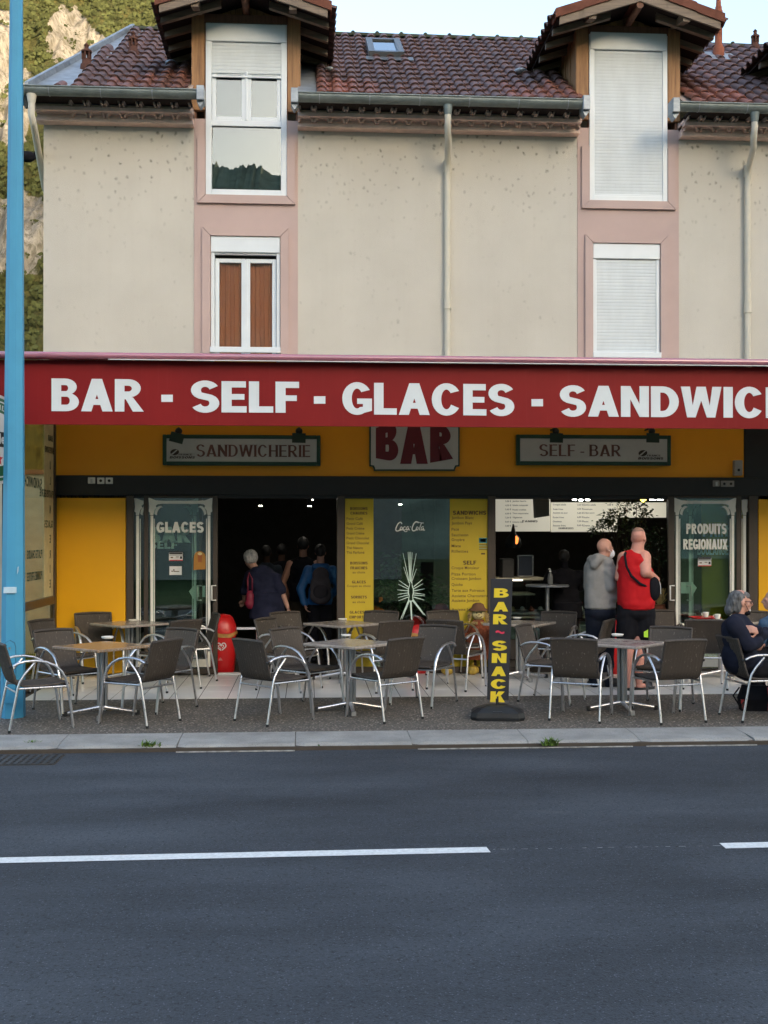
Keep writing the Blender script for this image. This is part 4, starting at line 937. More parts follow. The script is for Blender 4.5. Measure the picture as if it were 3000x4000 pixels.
# decal borders
def uvpoly(pts, y, k=0):
    return [(P(u, v, y).x, P(u, v, y).z) for u, v in pts]
def border(name, ul, ur, y, parent, mat, arrow=0, clipl=None, clipr=None):
    """art-nouveau frame of pale film: flared corners, twin side bars with dark hairlines"""
    m = MB(); lay = [0]
    def flat(pts, dy=0):
        lay[0] += 1
        if clipl is not None: pts = [(max(u, clipl), v) for u, v in pts]
        if clipr is not None: pts = [(min(u, clipr), v) for u, v in pts]
        try: m.prism(uvpoly(pts, y), y - dy - .0012 - .0001 * lay[0], y - dy)
        except Exception: pass
    w_ = ur - ul; top = 1946
    L = [(ul, top), (ul + 3, top - 2), (ul + 28, top + 8), (ul + 54, top + 10), (ul + 54, top + 22), (ul + 36, top + 24), (ul + 28, top + 30), (ul + 32, top + 37), (ul + 24, top + 46), (ul + 19, top + 66), (ul + 7, top + 66), (ul + 7, top + 56), (ul + 1, top + 52), (ul + 3, top + 34)]
    flat(L); flat([(ur + ul - u, v) for u, v in L][::-1])
    if w_ > 120: flat([(ul + 54, top + 10), (ur - 54, top + 10), (ur - 54, top + 22), (ul + 54, top + 22)])
    for sx in (0, 1):
        f = (lambda u: u) if sx == 0 else (lambda u: ur + ul - u)
        flat([(f(ul + 8), top + 68), (f(ul + 19), top + 68), (f(ul + 19), 2605), (f(ul + 8), 2605)][::1 if sx == 0 else -1])
        flat([(f(ul + 22), top + 80), (f(ul + 25), top + 80), (f(ul + 25), 2580), (f(ul + 22), 2580)][::1 if sx == 0 else -1])
        c = [(ul + 33 + 24 * (1 - cos(R(a))), top + 62 - 32 * sin(R(a))) for a in range(0, 91, 15)]
        if w_ > 120: flat([(f(a), b_) for a, b_ in [(u - 9, v) for u, v in c] + [(u, v + 5) for u, v in c[::-1]]][::1 if sx == 0 else -1])
    if w_ > 120:
        flat([(ul + 26, 2575), (ur - 26, 2575), (ur - 8, 2605), (ul + 8, 2605)])
    return m.build(name, mat, parent, world=True)
def arrow(u_tip, u_back, v, y, parent, mat):
    s = 1 if u_back > u_tip else -1; m = MB()
    pts = [(u_tip, v), (u_tip + s * 22, v + 38), (u_tip + s * 22, v + 22), (u_back, v + 22), (u_back, v - 22), (u_tip + s * 22, v - 22), (u_tip + s * 20, v - 24)]
    pts = uvpoly(pts, y); m.prism(pts if s > 0 else pts[::-1], y - .0015, y); return m.build('arrow_decal', mat, parent, world=True)
def leaf_door(ul, ur, y, label, stile, handle_u, inner):
    d = thing('sliding_door', label, 'door', (PX((ul + ur) / 2, y), y, 0))
    bx('stile', stile[0], stile[1], 1938, 2630, y - .02, y + .03, S['brown'], d); bx('top_rail', ul, ur, 1938, 1945, y - .02, y + .03, S['brown'], d); bx('bottom_rail', ul, ur, 2612, 2630, y - .02, y + .03, S['brown'], d)
    pane(ul, ur, 1946, 2612, y, d)
    hu = handle_u; s = 1 if inner > 0 else -1
    m = MB(); pts = [(hu + 16 * s, 2288), (hu, 2288), (hu, 2345), (hu + 16 * s, 2345)]
    m.tube([P(u, v, y - .07 if u == hu else y - .02) for u, v in pts], .011, 8); m.build('handle', S['white'], d, world=True); return d
# left side: back leaf first, then the sliding leaf in front of it
dl0 = leaf_door(580, 790, .10, 'inner glass leaf behind the GLACES door, lettered BAR SELF', (778, 790), 770, 1)
dl = leaf_door(579, 831, -.005, 'left sliding glass door lettered GLACES in a pale ornate frame', (832, 850), 827, 1)
border('frame_decal', 580, 830, -.007, dl, S['decal2']); border('frame_decal', 524, 700, .028, sf, S['decal2'], clipr=561)
def btext(txt, u0, u1, v0, v1, y, mat, parent, s=.27, h=.2, gap=.07, name='lettering', serif=0, depth=.0008, **kw):
    c, _ = bold(txt, s, h, gap, serif); me = curve_mesh(c, depth); a = P(u0, v1, y); b_ = P(u1, v0, y); c_ = P(u0, v0, y)
    return place_text(me, name, mat, parent, a.x, b_.x, a.z, (b_.z + c_.z) / 2, y, **kw)
btext('GLACES', 611, 796, 2038, 2081, -.008, S['decal2'], dl, .30, .23); btext('BAR', 577, 745, 2058, 2120, .098, S['decal'], dl0, .32, .22); btext('SELF', 584, 692, 2112, 2144, .098, S['decal'], dl0, .30, .22)
border('frame_decal', 576, 775, .098, dl0, S['decal']); arrow(738, 802, 2310, .098, dl0, S['decal'])
dr0 = leaf_door(2650, 2860, .10, 'inner glass leaf behind the right door, lettered PAINS BOULANGERIE', (2848, 2862), 2700, -1)
dr = leaf_door(2636, 2876, -.005, 'right sliding glass door lettered PRODUITS REGIONAUX', (2611, 2635), 2618, 1)
border('frame_decal', 2632, 2876, -.007, dr, S['decal2']); border('frame_decal', 2760, 2922, .028, sf, S['decal2'], clipl=2897)
btext('PRODUITS', 2681, 2838, 2045, 2086, -.008, S['decal2'], dr, .30, .22, .05); btext('REGIONAUX', 2669, 2842, 2105, 2147, -.008, S['decal2'], dr, .30, .22, .05)
btext('PAINS', 2745, 2870, 2052, 2096, .098, S['decal'], dr0, .28, .2); btext('BOULANGERIE', 2724, 2880, 2130, 2168, .098, S['decal'], dr0, .26, .2, .05)
border('frame_decal', 2683, 2872, .098, dr0, S['decal']); arrow(2722, 2660, 2296, .098, dr0, S['decal'])
bx('yellow_screen', 2742, 2930, 1940, 2620, .16, .18, M('olive_yellow_panel', (.62, .42, .02), .7), sf)
def tape(m, us, v, y): m.box(PX(us[0], y), PX(us[1], y), y - .002, y, P(us[0], v + 1.6, y).z, P(us[0], v - 1.6, y).z)
# paper notices on the doors
def notice(u0, u1, v0, v1, y, label, kind):
    t = thing('notice', label, 'notice', (PX((u0 + u1) / 2, y), y, P(u0, v1, y).z)); m = MB(); m.box(PX(u0, y), PX(u1, y), y - .0015, y, P(u0, v1, y).z, P(u0, v0, y).z); m.build('sheet', S['paper'], t, world=True)
    yy = y - .0028
    def blk(a, b_, c, d_, mat): m = MB(); m.box(PX(u0 + (u1 - u0) * a, yy), PX(u0 + (u1 - u0) * b_, yy), yy - .0006, yy, P(u0, v0 + (v1 - v0) * d_, yy).z, P(u0, v0 + (v1 - v0) * c, yy).z); m.build('print', mat, t, world=True)
    if kind == 1: blk(0, 1, 0, .12, S['black']); blk(.02, .98, .14, .3, S['black']); blk(.02, 1, .38, .42, S['black']); blk(.02, 1, .9, 1, S['redp']); blk(.12, .3, .58, .7, S['ink']); blk(.5, .72, .55, .62, S['ink']); blk(.8, .95, .52, .78, S['black'])
    if kind == 2: blk(.15, .3, .52, .62, S['ink']); blk(.33, .8, .55, .64, S['ink']); blk(.3, .42, .36, .5, S['ink'])
    if kind == 3: blk(.08, .92, .05, .34, S['teal']); blk(.2, .8, .1, .28, S['paper']); [blk(.1, .9, .4 + .07 * k, .43 + .07 * k, S['teal'] if k % 2 else S['ink']) for k in range(5)]; blk(.3, .7, .88, .96, S['ink'])
    return t
notice(660, 714, 2154, 2191, -.009, 'small black, white and red notice stuck on the GLACES door', 1); notice(662, 710, 2212, 2246, -.009, 'blank-looking white note stuck below the black-headed notice', 2)
notice(2726, 2778, 2175, 2212, -.009, 'small notice with a red foot stuck on the PRODUITS REGIONAUX door', 1); notice(1868, 1906, 2097, 2169, .02, 'white and teal notice on the SANDWICHS window strip', 3)
m = MB(); y = -.009; pts = [(756, 2226), (803, 2224)] + [(780 + 23 * cos(R(a)), 2178 - 25 * sin(R(a))) for a in range(0, 181, 15)]; m.prism(uvpoly(pts[::-1], y), y - .002, y)
st = m.build('door_sticker', M('orange_sticker', (.38, .17, .02), .5), None); setp(st, 'arched orange sticker with an ice cup on the GLACES door', 'sticker')
m = MB(); m.prism(uvpoly([(774, 2196), (788, 2196), (790, 2166), (772, 2166)][::1], y), y - .0035, y - .0025); m.build('cup_print', M('brown_print', (.3, .09, .02), .6), st)
m = MB(); m.prism(uvpoly([(781 + 9 * cos(R(a)), 2163 - 6 * sin(R(a))) for a in range(0, 360, 30)], y), y - .0045, y - .0035); m.build('foam_print', S['sack'], st)
# yellow vinyl strips with the menus
def strip(u0, u1): return bx('vinyl_strip', u0, u1, 1944, 2604, .018, .021, S['vinyl'], sf, .0005)
strip(1348, 1459); strip(1757, 1905)
def ttext(txt, u0, v, hgt, y, mat, parent, wid=None, centre=False, off=.012, name='menu_line'):
    me = thin(txt, off, 1.05); xs = [q.co.x for q in me.vertices]; ys = [q.co.y for q in me.vertices]
    k = hgt / .72; W_ = wid if wid else (max(xs) - min(xs)) * k; H_ = (max(ys) - min(ys)) * k
    a = P(u0 - (W_ / 2 if centre else 0), v, y); d = P(u0 + (W_ / 2 if centre else W_), v, y); dz = P(u0, v - H_, y).z - a.z
    return place_text(me, name, mat, parent, a.x, d.x, a.z, a.z + dz, y)
yv = .0165; mp = S['ink']
for t, v, wd in (('BOISSONS', 1992, 68), ('CHAUDES', 2010, 66), ('BOISSONS', 2205, 68), ('FRAICHES', 2224, 66), ('GLACES', 2279, 54), ('SORBETS', 2338, 62), ('GLACES A', 2397, 72), ('EMPORTER', 2416, 74)): btext(t, 1402 - wd / 2, 1402 + wd / 2, v - 11, v, yv, mp, sf, .26, .2, .1, name='menu_heading', depth=.0003)
for t, v in (('Petit Café', 2031), ('Grand Café', 2050), ('Petit Crème', 2069), ('Grand Crème', 2088), ('Petit Chocolat', 2107), ('Grand Chocolat', 2126), ('Thé Nature', 2145), ('Thé Parfumé', 2163)): ttext(t, 1354, v, 10, yv, mp, sf, wid=6.3 * len(t))
for t, v in (('au choix', 2240), ('Coupes au choix', 2296), ('au choix', 2356)): ttext(t, 1402, v, 9, yv, mp, sf, wid=6.2 * len(t), centre=True)
for t, u0, u1, v in (('SANDWICHS', 1769, 1899, 2011), ('SELF', 1809, 1860, 2206)): btext(t, u0, u1, v - 16, v, yv, mp, sf, .26, .2, .1, name='menu_heading', depth=.0003)
for t, v in (('Jambon Blanc', 2031), ('Jambon Pays', 2052), ('Paté', 2073), ('Saucisson', 2095), ('Gruyère', 2117), ('Mixte', 2138), ('Rillettes', 2159), ('Croque Monsieur', 2227), ('Pizza Portion', 2248), ('Croissant Jambon', 2269), ('Quiche', 2291), ('Tarte aux Poireaux', 2312), ('Assiette Charcuterie', 2333), ('Assiette Jambon', 2355), ('Assiette Jambon', 2390)): ttext(t, 1764, v, 11, yv, mp, sf, wid=7.2 * len(t))
# script lettering and rayed bottle on the middle pane
def stroke(pts, r, y, m, closed=False):
    P3 = [P(u, v, y) for u, v in pts]; rows = []
    for i, p in enumerate(P3):
        a = P3[max(i - 1, 0)]; b_ = P3[min(i + 1, len(P3) - 1)]; d = (b_ - a).normalized(); n = Vector((-d.z, 0, d.x)); ri = (r[i] if hasattr(r, '__len__') else r)
        rows.append([p + n * ri, p - n * ri, p - n * ri + Vector((0, .0012, 0)), p + n * ri + Vector((0, .0012, 0))])
    m.ring(rows, smooth=False)
def smooth(pts, n=6):
    out = []
    for i in range(len(pts) - 1):
        p0 = pts[max(i - 1, 0)]; p1_ = pts[i]; p2_ = pts[i + 1]; p3_ = pts[min(i + 2, len(pts) - 1)]
        for k in range(n):
            t = k / n; out.append(tuple(.5 * (2 * p1_[c] + (p2_[c] - p0[c]) * t + (2 * p0[c] - 5 * p1_[c] + 4 * p2_[c] - p3_[c]) * t * t + (3 * p1_[c] - p0[c] - 3 * p2_[c] + p3_[c]) * t ** 3) for c in (0, 1)))
    out.append(pts[-1]); return out
m = MB(); px = .0033; lay = [0]
def scr(pts, r=1.6):
    q = [(1543 + x * 1.0, 2073 - y_ * 1.0) for x, y_ in pts]; lay[0] += 1; stroke(smooth(q), r * px, .026 - lay[0] * .0002, m)
scr([(27, 26), (22, 33), (12, 27), (4, 10), (4, 1), (12, -1), (24, 6)], 2.0); scr([(22, 12), (19, 4), (26, 3), (29, 11), (24, 15), (21, 9)], 1.4)
scr([(41, 13), (37, 16), (32, 8), (35, 2), (42, 6)], 1.4); scr([(53, 13), (49, 16), (44, 8), (47, 2), (53, 10), (54, 3), (58, 4)], 1.4)
scr([(58, 15), (63, 15)], 1.0); scr([(92, 30), (84, 34), (74, 27), (67, 10), (69, 1), (77, 0), (86, 8)], 2.0); scr([(70, 25), (82, 36), (98, 31), (112, 30)], 1.3)
scr([(84, 12), (82, 4), (88, 3), (91, 11), (86, 15), (83, 9)], 1.4); scr([(104, 31), (99, 18), (95, 5), (100, 2)], 1.4); scr([(112, 14), (107, 16), (102, 8), (105, 2), (111, 10), (111, 2), (117, 3)], 1.4)
scr([(12, -1), (30, 3), (40, -4), (48, -2)], 1.2)
m.build('script_decal', S['decal2'], sf, world=True)
m = MB(); y = .0255
bo = [(1600, 2268), (1610, 2268), (1611, 2285), (1617, 2300), (1617, 2318), (1613, 2330), (1616, 2345), (1612, 2350), (1598, 2350), (1594, 2345), (1597, 2330), (1593, 2318), (1593, 2300), (1599, 2285)]
bi = [(1605 + (u - 1605) * .62, 2310 + (v - 2310) * .90) for u, v in bo]
me = curve_mesh([[(P(u, v, y).x, P(u, v, y).z) for u, v in bo], [(P(u, v, y).x, P(u, v, y).z) for u, v in bi]], .0006)
for q in me.vertices: q.co = Vector((q.co.x, y - q.co.z, q.co.y))
me.materials.append(S['decal']); link('bottle_decal', me, sf)
L = []
for k, (a0, u1, v1) in enumerate([(0, 1574, 2160), (0, 1577, 2215), (0, 1594, 2156), (0, 1599, 2156), (0, 1604, 2156), (0, 1610, 2158), (0, 1626, 2162), (0, 1627, 2222)]): stroke([(1602 + (u1 - 1600) * .16, 2270 if k not in (1, 7) else 2278), (u1, v1)], [px * 1.6, px * .9], .0252 - k * .0002, m)
for k, (u0, v0, u1, v1) in enumerate([(1594, 2292, 1558, 2267), (1593, 2300, 1556, 2282), (1593, 2308, 1552, 2304), (1594, 2316, 1553, 2322), (1594, 2324, 1554, 2334), (1595, 2332, 1556, 2347), (1616, 2292, 1650, 2264), (1617, 2300, 1652, 2280), (1617, 2308, 1659, 2300), (1616, 2316, 1660, 2322), (1616, 2324, 1660, 2328), (1615, 2332, 1658, 2344)]): stroke([(u0, v0), (u1, v1)], [px * 2.0, px * .9], .025 - k * .0002, m)
for k, (u0, v0, u1, v1) in enumerate([(1597, 2345, 1564, 2420), (1598, 2347, 1570, 2420), (1605, 2350, 1611, 2440), (1604, 2350, 1608, 2440), (1613, 2346, 1655, 2402), (1614, 2344, 1662, 2405)]): stroke([(u0, v0), (u1, v1)], [px * 3.0, px * 1.0], .0226 - k * .0002, m)
m.build('ray_decal', S['decal'], sf, world=True)
# ================================================================== canopy with lettering
YF = G(0, 2722).y - .25; YF = -2.4
CSH, t_, b_ = nodes('canopy_sheet'); b_.inputs['Base Color'].default_value = (.6, .5, .4, 1); tl_ = t_.nodes.new('ShaderNodeBsdfTranslucent'); tl_.inputs[0].default_value = (.60, .53, .42, 1); mx_ = t_.nodes.new('ShaderNodeMixShader'); mx_.inputs[0].default_value = .8; t_.links.new(b_.outputs[0], mx_.inputs[1]); t_.links.new(tl_.outputs[0], mx_.inputs[2]); t_.links.new(mx_.outputs[0], t_.nodes['Material Output'].inputs[0])
cn = thing('canopy', 'long red fascia canopy with white capitals over the terrace', 'canopy', (0, YF, 0))
zb, zt = P(1500, 1666, YF).z, P(1500, 1420, YF).z; xl = PX(-22, YF); XE = 9.0
zb2 = P(60, 1650, YF).z
m = MB(); m.prism([(PX(28, YF), zb), (XE, zb), (XE, zt), (xl, zt), (xl, zb + .28), (xl + .03, zb + .16)], YF, YF + .035); fasc = m.build('fascia', S['red'], cn, world=True)
m = MB(); n = 12; rr = .036; rows = []
for x in (xl - .01, XE): rows.append([(x, YF - .10 - rr * sin(pi * k / n) * 1.1, zt + .038 + rr * cos(pi * k / n)) for k in range(n + 1)] + [(x, YF + .10, zt + .002), (x, YF + .10, zt + .078)])
m.ring(rows); m.build('top_moulding', S['cap'], cn, world=True)
m = MB(); m.box(xl + 1.2, XE, YF - .135, YF - .125, zt - .008, zt + .001); m.build('trim_strip', S['white'], cn, world=True)
soot = M('moulding_shade_tone', (.035, .012, .012), .8, var=.4, scale=9)  # dark tone for the shade under the top moulding, assigned to nothing
m = MB(); m.box(xl, XE, YF + .101, -.002, zt + .06, zt + .065); m.box(xl, xl + .04, YF + .036, -.002, zb + .3, zt - .021); m.build('canopy_roof', CSH, cn, world=True)
def fas(txt, u0, u1, v0a, v1a, v0b, v1b):
    c, _ = bold(txt, .275, .20, .06, 0, .3); me = curve_mesh(c, .002); y = YF - .0042
    a, b_ = P(u0, v1a, y), P(u1, v1b, y); a2, b2 = P(u0, v0a, y), P(u1, v0b, y)
    def xf(p, fx, fz): lo = a.z + (b_.z - a.z) * fx; hi = a2.z + (b2.z - a2.z) * fx; return Vector((p.x, p.y, lo + (hi - lo) * fz))
    place_text(me, 'lettering', S['letter'], cn, a.x, b_.x, a.z, a2.z, y, xf=xf)
fas('BAR', 201, 562, 1478, 1606, 1482, 1608); fas('-', 630, 675, 1542, 1570, 1542, 1570); fas('SELF', 746, 1168, 1486, 1612, 1490, 1614); fas('-', 1226, 1271, 1548, 1577, 1548, 1577)
fas('GLACES', 1337, 2009, 1492, 1620, 1500, 1626); fas('-', 2076, 2121, 1559, 1587, 1559, 1587); fas('SANDWICHERIE', 2187, 3448, 1504, 1628, 1515, 1638)
# side screen of tinted glass with mirrored lettering
xs = PX(214, 0); sg = thing('glass_screen', 'tinted glass side screen with mirrored green lettering and brown frame behind the blue pole', 'screen', (xs, 0, 0))
ys = YF + .02
def sbar(name, y0, y1, z0, z1, th=.03, mat='brown'): m = MB(); m.bbox(xs - th, xs + th, y0, y1, z0, z1, .004); return m.build(name, S[mat], sg, world=True)
zmid = .92
sbar('end_post', ys + .03, ys + .13, -.03, zt - .03, .045, 'black'); sbar('frame_post', -.11, -.035, .001, zt - .03, .025); sbar('mid_rail', ys + .131, -.111, zmid, zmid + .10, .022); sbar('foot_rail', ys + .131, -.111, .002, .06, .024)
for z0, z1 in ((.061, zmid - .001), (zmid + .101, zt - .04)): m = MB(); m.box(xs - .004, xs + .004, ys + .13, -.111, z0, z1); m.build('pane', S['screenglass'], sg, world=True)
m = MB(); m.box(xs + .005, xs + .0062, -.62, -.115, zmid + .105, zt - .05); m.build('pale_film', M('pale_film', (.66, .62, .38), .7), sg, world=True)
gtxt = M('green_lettering', (.03, .10, .03), .7)
def side(txt, y0, y1, z0, z1, mat=gtxt, off=0):
    c, _ = bold(txt, .24, .18, .12); me = curve_mesh(c, .0006); vs = me.vertices
    ax, bx_ = min(v.co.x for v in vs), max(v.co.x for v in vs)
    base = WL[sg.name]
    for v in vs: v.co = Vector((xs + .0085 + off, y0 + (y1 - y0) * (1 - (v.co.x - ax) / (bx_ - ax)), z0 + (z1 - z0) * v.co.y)) - base + Vector((0, 0, 0))
    me.materials.append(mat); me.name = 'lettering'; link('lettering', me, sg)
for txt, yc, wd, v, hh in (('BAR', -.30, .25, 1712, .07), ('BOISSONS', -.35, .48, 1758, .075), ('U', -.30, .06, 1818, .10), ('L', -.30, .06, 1878, .10), ('PATISSERIE', -.50, .74, 1928, .09), ('N', -.30, .07, 1990, .10), ('GLACES', -.38, .46, 2047, .09), ('E', -.30, .07, 2105, .10), ('R', -.30, .07, 2165, .10), ('I', -.30, .03, 2222, .10), ('E', -.30, .07, 2280, .10), ('SANDWICHERIE', -1.35, 1.2, 1882, .12), ('PLATS CHAUDS', -1.1, .75, 2165, .10), ('POMMES FRITES', -1.1, .75, 2250, .10)):
    z = P(205, v, yc).z; side(txt, yc - wd / 2, yc + wd / 2, z - hh / 2, z + hh / 2)
# ================================================================== signs on the ochre band
def framed(u0, u1, v0, v1, label, txt, tu0, tu1, tv0, tv1, logo_u, logo_v):
    y = -.07; t = thing('wall_sign', label, 'sign', (PX((u0 + u1) / 2, 0), 0, P(u0, v1, 0).z)); e = 14
    X0, X1 = PX(u0, y), PX(u1, y); Za, Zb = P(u0, v1, y).z, P(u0, v0, y).z; k = .048
    m = MB(); m.bbox(X0 + k, X1 - k, y + .01, -.002, Za + k, Zb - k, .002); m.build('board', S['sign'], t, world=True)
    m = MB(); m.bbox(X0, X0 + k, y, -.001, Za, Zb, .006); m.bbox(X1 - k, X1, y, -.001, Za, Zb, .006); m.bbox(X0 + k + .0005, X1 - k - .0005, y + .001, -.001, Zb - k, Zb, .006); m.bbox(X0 + k + .0005, X1 - k - .0005, y + .001, -.001, Za, Za + k, .006); m.build('sign_frame', S['green'], t, world=True)
    btext(txt, tu0, tu1, tv0, tv1, y + .007, S['brownl'], t, .21, .09, .06, serif=.06)
    btext('BOISSONS', logo_u, logo_u + 98, logo_v + 18, logo_v + 27, y + .007, S['grout'], t, .26, .2, .1, name='logo_word', depth=.0005, xf=lambda p, fx, fz: p + Vector((.01 * fz, 0, 0))); btext('FRANCE', logo_u + 36, logo_u + 88, logo_v + 8, logo_v + 15, y + .007, S['grout'], t, .2, .14, .1, name='logo_word', depth=.0005)
    m = MB(); L_ = MB(); m.prism(uvpoly([(logo_u + 20 + 17 * cos(R(a)) - .15 * 12 * sin(R(a)), logo_v + 2 + 12 * sin(R(a))) for a in range(350, -10, -20)], y), y + .006, y + .009); m.build('logo_disc', S['grout'], t, world=True)
    m = MB(); m.prism(uvpoly([(logo_u + 5, logo_v + 10), (logo_u + 12, logo_v + 12), (logo_u + 32, logo_v - 6), (logo_u + 28, logo_v - 8)], y), y + .003, y + .0055); m.build('logo_slash', S['sign'], t, world=True)
    return t
framed(635, 1252, 1697, 1817, 'green-framed white sign reading SANDWICHERIE above the left door', 'SANDWICHERIE', 767, 1212, 1737, 1784, 662, 1764)
framed(2018, 2622, 1697, 1816, 'green-framed white sign reading SELF - BAR above the right opening', 'SELF - BAR', 2107, 2426, 1736, 1782, 2492, 1768)
y = -.05; t = thing('bar_sign', 'large white plaque with maroon BAR in bowed letters, half hidden by the canopy', 'sign', (PX(1620, 0), 0, P(1620, 1838, 0).z))
def plaque(u0, u1, v0, v1, c): return uvpoly([(u0, v0), (u0, v1 - c), (u0 + c * .7, v1 - c * .9), (u0 + c, v1 - c * .3), (u0 + c, v1), (u1 - c, v1), (u1 - c, v1 - c * .3), (u1 - c * .7, v1 - c * .9), (u1, v1 - c), (u1, v0)], y)
m = MB(); m.prism(plaque(1443, 1796, 1560, 1839, 18), y + .012, -.002); m.build('rim', S['green'], t, world=True); m = MB(); m.prism(plaque(1449, 1790, 1566, 1833, 17), y, y + .0115); m.build('board', S['sign'], t, world=True)
def fat(ch, u0, u1, vt0, vt1, vb0, vb1):
    c, adv = glyph(ch, .34, .24); me = curve_mesh(c, .001)
    for q in me.vertices:
        fx = q.co.x / adv; u = u0 + (u1 - u0) * fx; top = vt0 + (vt1 - vt0) * fx; bot = vb0 + (vb1 - vb0) * fx
        if ch == 'A': u = (u0 + u1) / 2 + (u - (u0 + u1) / 2) * (.86 + .25 * (1 - q.co.y)) * (1.25 - .1 * q.co.y)
        p = P(u, bot + (top - bot) * q.co.y, y - .003); q.co = Vector((p.x, y - .003 - q.co.z, p.z)) - WL[t.name]
    me.materials.append(S['maroon']); link('lettering', me, t)
fat('B', 1468, 1556, 1672, 1640, 1790, 1806); fat('A', 1578, 1656, 1625, 1625, 1812, 1812); fat('R', 1680, 1770, 1640, 1672, 1808, 1792)
# a band of small capitals hidden above is left out of view
SP = [(697, 1690, 1), (1168, 1690, 0), (2172, 1690, 0), (2548, 1690, 0)]
sl_names = ['spotlight clamped over the S of the SANDWICHERIE sign', 'spotlight over the right end of the SANDWICHERIE sign', 'spotlight over the left end of the SELF - BAR sign', 'spotlight over the right end of the SELF - BAR sign']
for (u, v, tl), lb in zip(SP, sl_names):
    c = P(u, v, -.32); s = thing('spotlight', 'black ' + lb, 'lamp', c, 0, 'spotlights over the wall signs')
    m = MB(); m.tube([(0, .315, .06), (0, .03, .06), (0, 0, .02)], .012, 8); m.build('arm', S['black'], s); m = MB(); m.ell((0, .02, .02), (.045, .045, .045), 12); m.build('knuckle', S['black'], s)
    a = .25 if tl else .02; m = MB(); q = Matrix.Rotation(a, 3, 'Y'); m.add([q @ Vector(k) for k in [(-.085, -.03, -.01), (.085, -.03, -.01), (.085, -.03, -.13), (-.085, -.03, -.13), (-.06, .05, .0), (.06, .05, .0), (.06, .06, -.10), (-.06, .06, -.10)]], [(0, 3, 2, 1), (4, 5, 6, 7), (0, 1, 5, 4), (1, 2, 6, 5), (2, 3, 7, 6), (3, 0, 4, 7)]); m.build('lamp_head', M('dark_green_lamp', (.012, .035, .022), .5), s)
# switch plates
for k, (u, v, lb) in enumerate([(358, 1877, 'cracked white switch plate on the left of the black band'), (394, 1878, 'second of the three white switch plates at the left'), (427, 1878, 'right one of the three white switch plates at the left'), (2797, 1889, 'grey switch plate left of the trio at the right end of the black band'), (2828, 1890, 'middle switch plate of the trio at the right end of the black band'), (2854, 1890, 'rightmost switch plate at the right end of the black band')]):
    c = P(u, v, -.035); s = thing('switch_plate', lb, 'switch', c, 0, 'switch plates on the black band'); m = MB(); m.bbox(-.045, .045, -.012, .004, -.04, .04, .005); m.build('plate', S['white'] if k < 3 else M('dull_white', (.25, .25, .24), .6), s)
    if k not in (0, 3): m = MB(); m.tube([(0, -.0125, 0), (0, -.016, 0)], .018, 12); m.build('knob', S['black'], s)
    else: m = MB(); m.box(-.012, .012, -.022, -.0125, -.03, .02); m.build('lever', S['steel'], s)
c = P(2880, 1828, -.03); s = thing('alarm_box', 'pale wall box with a dark round eye at the right end of the ochre band', 'alarm box', c); m = MB(); m.bbox(-.055, .055, -.05, .028, -.10, .10, .01); m.build('casing', M('grey_casing', (.3, .3, .28), .6), s); m = MB(); m.tube([(0, -.051, -.03), (0, -.056, -.03)], .018, 12); m.build('eye', S['black'], s)
# ================================================================== inside the bar
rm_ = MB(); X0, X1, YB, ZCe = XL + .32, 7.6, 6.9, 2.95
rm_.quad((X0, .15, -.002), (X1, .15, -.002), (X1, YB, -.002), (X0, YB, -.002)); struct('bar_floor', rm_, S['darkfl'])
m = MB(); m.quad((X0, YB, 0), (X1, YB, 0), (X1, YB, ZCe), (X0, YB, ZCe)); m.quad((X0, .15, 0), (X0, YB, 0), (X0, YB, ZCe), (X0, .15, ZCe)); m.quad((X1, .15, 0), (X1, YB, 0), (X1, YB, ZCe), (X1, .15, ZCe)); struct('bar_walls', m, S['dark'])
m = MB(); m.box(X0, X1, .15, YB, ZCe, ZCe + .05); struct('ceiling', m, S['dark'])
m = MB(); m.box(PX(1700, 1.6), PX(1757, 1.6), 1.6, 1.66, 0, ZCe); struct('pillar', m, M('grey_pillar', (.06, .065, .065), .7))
SPT = [(1005, 1938, 3.0), (1017, 1975, 2.6), (1226, 1938, 2.4), (1217, 1951, 2.0), (1209, 1977, 1.6), (1564, 1970, 1.6)]
for k, (u, v, yy) in enumerate(SPT):
    c = P(u, v, yy); c.z = min(c.z, ZCe - .02); s = thing('ceiling_spot', ['dim ceiling spot deep inside the doorway', 'dim ceiling spot below its twin inside the doorway', 'top one of the three bright ceiling spots in the doorway', 'middle one of the three bright ceiling spots in the doorway', 'lowest and brightest ceiling spot in the doorway', 'single bright spot above the script lettering on the middle pane'][k], 'lamp', c, 0, 'ceiling spots inside the bar')
    m = MB(); m.lathe([(.03, 0), (.034, .01), (.034, max(.03, ZCe - c.z))], n=12); m.build('housing', S['black'], s); m = MB(); m.lathe([(.024, -.004), (.024, .004)], n=12); m.build('bulb', S['spot'], s)
# lit menu boards
yb = 2.4; mt = thing('menu_board', 'long lit white menu board with small print hanging over the counter', 'menu board', (PX(2200, yb), yb, 2))
for u0, u1, v0, v1 in ((1900, 2150, 1946, 2076), (2154, 2412, 1962, 2078), (2416, 2603, 1962, 2022)):
    m = MB(); m.bbox(PX(u0, yb), PX(u1, yb), yb, yb + .05, P(u0, v1, yb).z, P(u0, v0, yb).z, .004); m.build('board', S['menu'], mt, world=True)
mk = M('menu_print', (.10, .09, .08), .8)
wl = {2002: ['Jambon beurre', 'Salade composée', 'Poulet crudités', 'Thon mayonnaise', 'Végétarien', 'Chèvre miel', 'Frites'], 2160: ['Croque salade', 'Steak frites', 'Assiette du jour', 'Poulet frites', 'Omelette', 'Saucisse frites'], 2278: ['Quiche salade', 'Américain', 'Crêpe sucre', 'Gaufre', 'Panini', 'Cheese', 'Double']}
